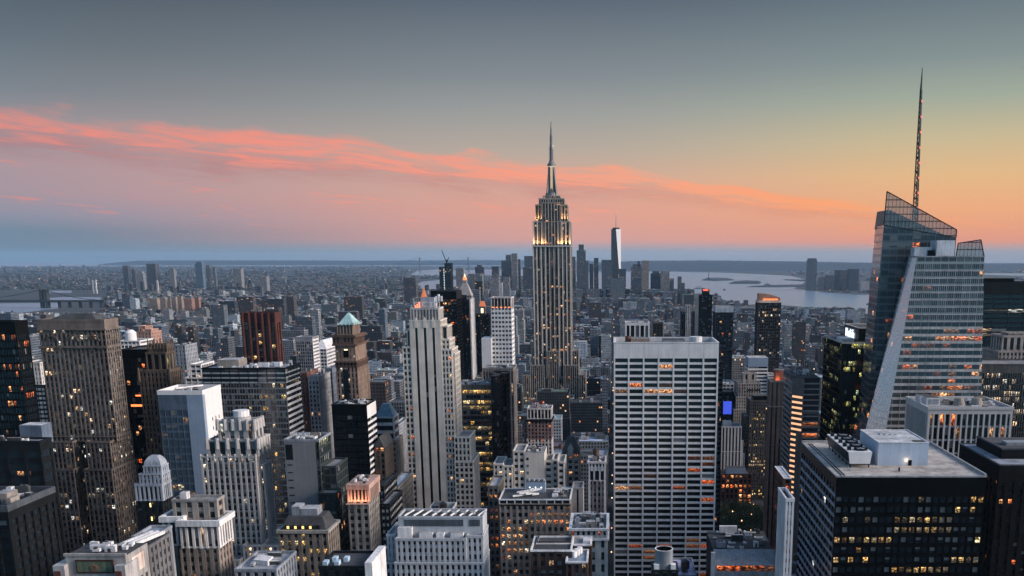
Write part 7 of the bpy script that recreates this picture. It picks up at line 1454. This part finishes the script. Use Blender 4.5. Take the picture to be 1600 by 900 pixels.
for k in range(2600):                      # lamps along the avenues and cross streets
    y = 780 * (7.2 ** r.random()); x = r.choice(aves) + r.choice((-9, 9)) if r.random() < .6 else r.uniform(-.68 * y, .45 * y)
    if not clear(x - 1, x + 1, y - 1, y + 1) or not shore_ok(x, y): continue
    s_ = .7 + y / 3000; lamps.box(x, x + s_, y, y + s_, 8, 8 + s_, LAMP[r.randrange(3)])
tag(lamps.build('distant_lights'), 'scattered warm lamps glimmering across the far boroughs', 'lights', kind='stuff')

TREEM, nt, bs = newmat('distant_leaves'); bs.inputs['Base Color'].default_value = (.018, .03, .024, 1); bs.inputs['Roughness'].default_value = 1
m = MB(); r = random.Random(21)
for k in range(230):
    px = r.uniform(-20, 640) if k % 4 else r.uniform(900, 1500); py = 419 + 62 * r.random() ** 1.3
    if not LANDPOLY(px, py) or (px > 900 and py < 482 and px < 1380): continue
    cx_, cy_, _ = gnd(px, py); n = r.randrange(6, 22)
    for q in range(n):
        x, y = cx_ + r.gauss(0, 90), cy_ + r.gauss(0, 45)
        if not shore_ok(x, y) and y < 6200: continue
        s_ = r.uniform(7, 13); h_ = r.uniform(12, 19); m.prism([(x + s_ * cos(a), y + s_ * sin(a)) for a in (0, 1.05, 2.1, 3.14, 4.2, 5.24)], 1, h_ * .6, TREEM, False, [(x + s_ * 1.15 * cos(a), y + s_ * 1.15 * sin(a)) for a in (.2, 1.25, 2.3, 3.34, 4.4, 5.44)]); m.prism([(x + s_ * 1.15 * cos(a), y + s_ * 1.15 * sin(a)) for a in (.2, 1.25, 2.3, 3.34, 4.4, 5.44)], h_ * .6, h_, TREEM, True, [(x + s_ * .4 * cos(a), y + s_ * .4 * sin(a)) for a in (.2, 1.25, 2.3, 3.34, 4.4, 5.44)])
tag(m.build('distant_trees'), 'dark patches of trees among the far low houses', 'trees', kind='stuff')

# ------------------------------------------------------------------ park trees and street beside the white slab
LEAF, nt, bs = newmat('leaves'); bs.inputs['Roughness'].default_value = .9; oi = nd(nt, 'ShaderNodeObjectInfo'); ge = nd(nt, 'ShaderNodeNewGeometry'); nt.links.new(ramp(nt, ge.outputs['Random Per Island'], [(0, (.018, .035, .016)), (.6, (.035, .06, .022)), (1, (.07, .085, .03))]), bs.inputs['Base Color']); BARK = wall((.07, .055, .045))
def tree_meshes(sd):
    r = random.Random(sd); t = MB(); t.cyl(0, 0, 0, 5, .35, BARK, 8, .22)
    for k in range(5): a = k * 1.26; t.bar((0, 0, 4 + k * .3), (2.4 * cos(a), 2.4 * sin(a), 8 + r.uniform(0, 2)), .22, BARK)
    c = MB(); cl = [(r.gauss(0, 1.9), r.gauss(0, 1.9), 8.5 + r.gauss(0, 1.7), r.uniform(1.1, 2.2)) for _ in range(15)]
    for x, y, z, s_ in cl:
        for _ in range(46):
            d = Vector((r.gauss(0, 1), r.gauss(0, 1), r.gauss(0, 1))).normalized() * s_ * r.uniform(.55, 1.1); p = Vector((x, y, z)) + d; n_ = Vector((r.gauss(0, 1), r.gauss(0, 1), r.gauss(0, 1))).normalized(); u = n_.orthogonal().normalized() * r.uniform(.22, .45); v = n_.cross(u); c.poly([tuple(p + u), tuple(p + v), tuple(p - u), tuple(p - v)], LEAF)
    return t, c
PROTO = []
def leaf_tree(x, y, s_, k):
    o = bpy.data.objects.new('park_tree', None); COL.objects.link(o); o.location = (x, y, 0); o.scale = (s_,) * 3; o.rotation_euler.z = k * 1.7
    tag(o, 'dark leafy park tree in the grove beside the white slab', 'tree', 'grove of dark park trees')
    if len(PROTO) < 3: t, c = tree_meshes(len(PROTO)); a, b_ = t.build('trunk', o), c.build('crown', o); PROTO.append((a, b_))
    else:
        for q in PROTO[k % 3]: n = q.copy(); COL.objects.link(n); n.parent = o
r = random.Random(3); k = 0
for row in range(8):
    for c_ in range(9):
        px = 1119 + c_ * 10 + r.uniform(-3, 3) + (row % 2) * 4; y = 800 + row * 19 + r.uniform(-5, 5); x = col(px, 820, y)
        if px < 1198 - row * 1.0 and clear(x - 4, x + 4, y - 4, y + 4): leaf_tree(x, y, r.uniform(1.1, 1.55), k); k += 1
def make_car(x, y, z, c, label, i):
    o = bpy.data.objects.new('car', None); COL.objects.link(o); o.location = (x, y, z); tag(o, label, 'car', 'cars on the avenue beside the park')
    m = MB(); pm = wall(c, .35, var=.05); m.prism([(-.9, -2.2), (.9, -2.2), (.9, 2.2), (-.9, 2.2)], .35, .85, pm); m.prism([(-.85, -1.5), (.85, -1.5), (.85, .9), (-.85, .9)], .85, 1.45, BLACK, True, [(-.7, -1.0), (.7, -1.0), (.7, .4), (-.7, .4)]); m.build('body', o)
    for dx in (-.9, .7):
        for dy in (-1.5, 1.2): m = MB(); m.box(dx, dx + .2, dy, dy + .6, 0, .6, BLACK); m.build('wheel', o)
    for dx in (-.8, .35): m = MB(); m.box(dx, dx + .45, -2.28, -2.21, .6, .85, emis('tail_glow', (1, .1, .05), 7)); m.build('tail_light', o)
for i in range(9):
    y = 820 + (i // 3) * 34 + (i % 3) * 7; x = col(1203 + (i % 3) * 4.2, 810, y); make_car(x, y, .02, r.choice(((.4, .3, .02), (.05, .05, .06), (.35, .36, .38))), 'small car with red tail lights on the avenue beside the park grove', i)
def park_lamp(px, y, k):
    x = col(px, 820, y); o = bpy.data.objects.new('street_lamp', None); COL.objects.link(o); o.location = (x, y, 0); tag(o, 'warm glowing street lamp among the park trees and avenue kerb', 'street lamp', 'street lamps round the park grove')
    m = MB(); m.cyl(0, 0, 0, 12, .15, DARK, 6, .1); m.build('pole', o); m = MB(); m.cyl(0, 0, 12, 13.0, .45, emis('lamp_head_glow', (1, .5, .22), 7), 8); m.build('lamp_head', o)
for k in range(14): park_lamp(r.choice((1121, 1131, 1143, 1160, 1172, 1186, 1199, 1201)) + r.uniform(-2, 2), 795 + k * 11, k)

# ------------------------------------------------------------------ lamps that the photograph shows lit
def lamps_of(b):
    for kind, p, size, e, c, d in b.lights:
        l = bpy.data.lights.new('flood_light', kind); l.energy = e; l.color = c
        if kind == 'AREA': l.shape = 'RECTANGLE'; l.size, l.size_y = size
        elif kind == 'SPOT': l.spot_size = R(size); l.spot_blend = .8; l.shadow_soft_size = .4
        else: l.shadow_soft_size = size
        o = bpy.data.objects.new('flood_light', l); COL.objects.link(o); o.parent = b.root; o.location = Vector(p) - b.root.location
        if d: o.rotation_euler = Vector(d).to_track_quat('-Z', 'Y').to_euler()
for b in LIT_BUILDINGS: lamps_of(b)

# ------------------------------------------------------------------ evening haze
hm = bpy.data.materials.new('haze_air'); hm.use_nodes = True; nt = hm.node_tree; nt.nodes.clear(); pv = nd(nt, 'ShaderNodeVolumePrincipled'); out = nd(nt, 'ShaderNodeOutputMaterial'); nt.links.new(pv.outputs[0], out.inputs['Volume'])
pv.inputs['Color'].default_value = (.36, .60, .86, 1); pv.inputs['Density'].default_value = 1.5e-5; pv.inputs['Anisotropy'].default_value = 0.0
m = MB(); E = FAREDGE + 500; m.box(-E, E, -900, E, -1.0, 470, hm, skip=''); h = m.build('haze'); tag(h, kind='stuff'); h.display_type = 'WIRE'
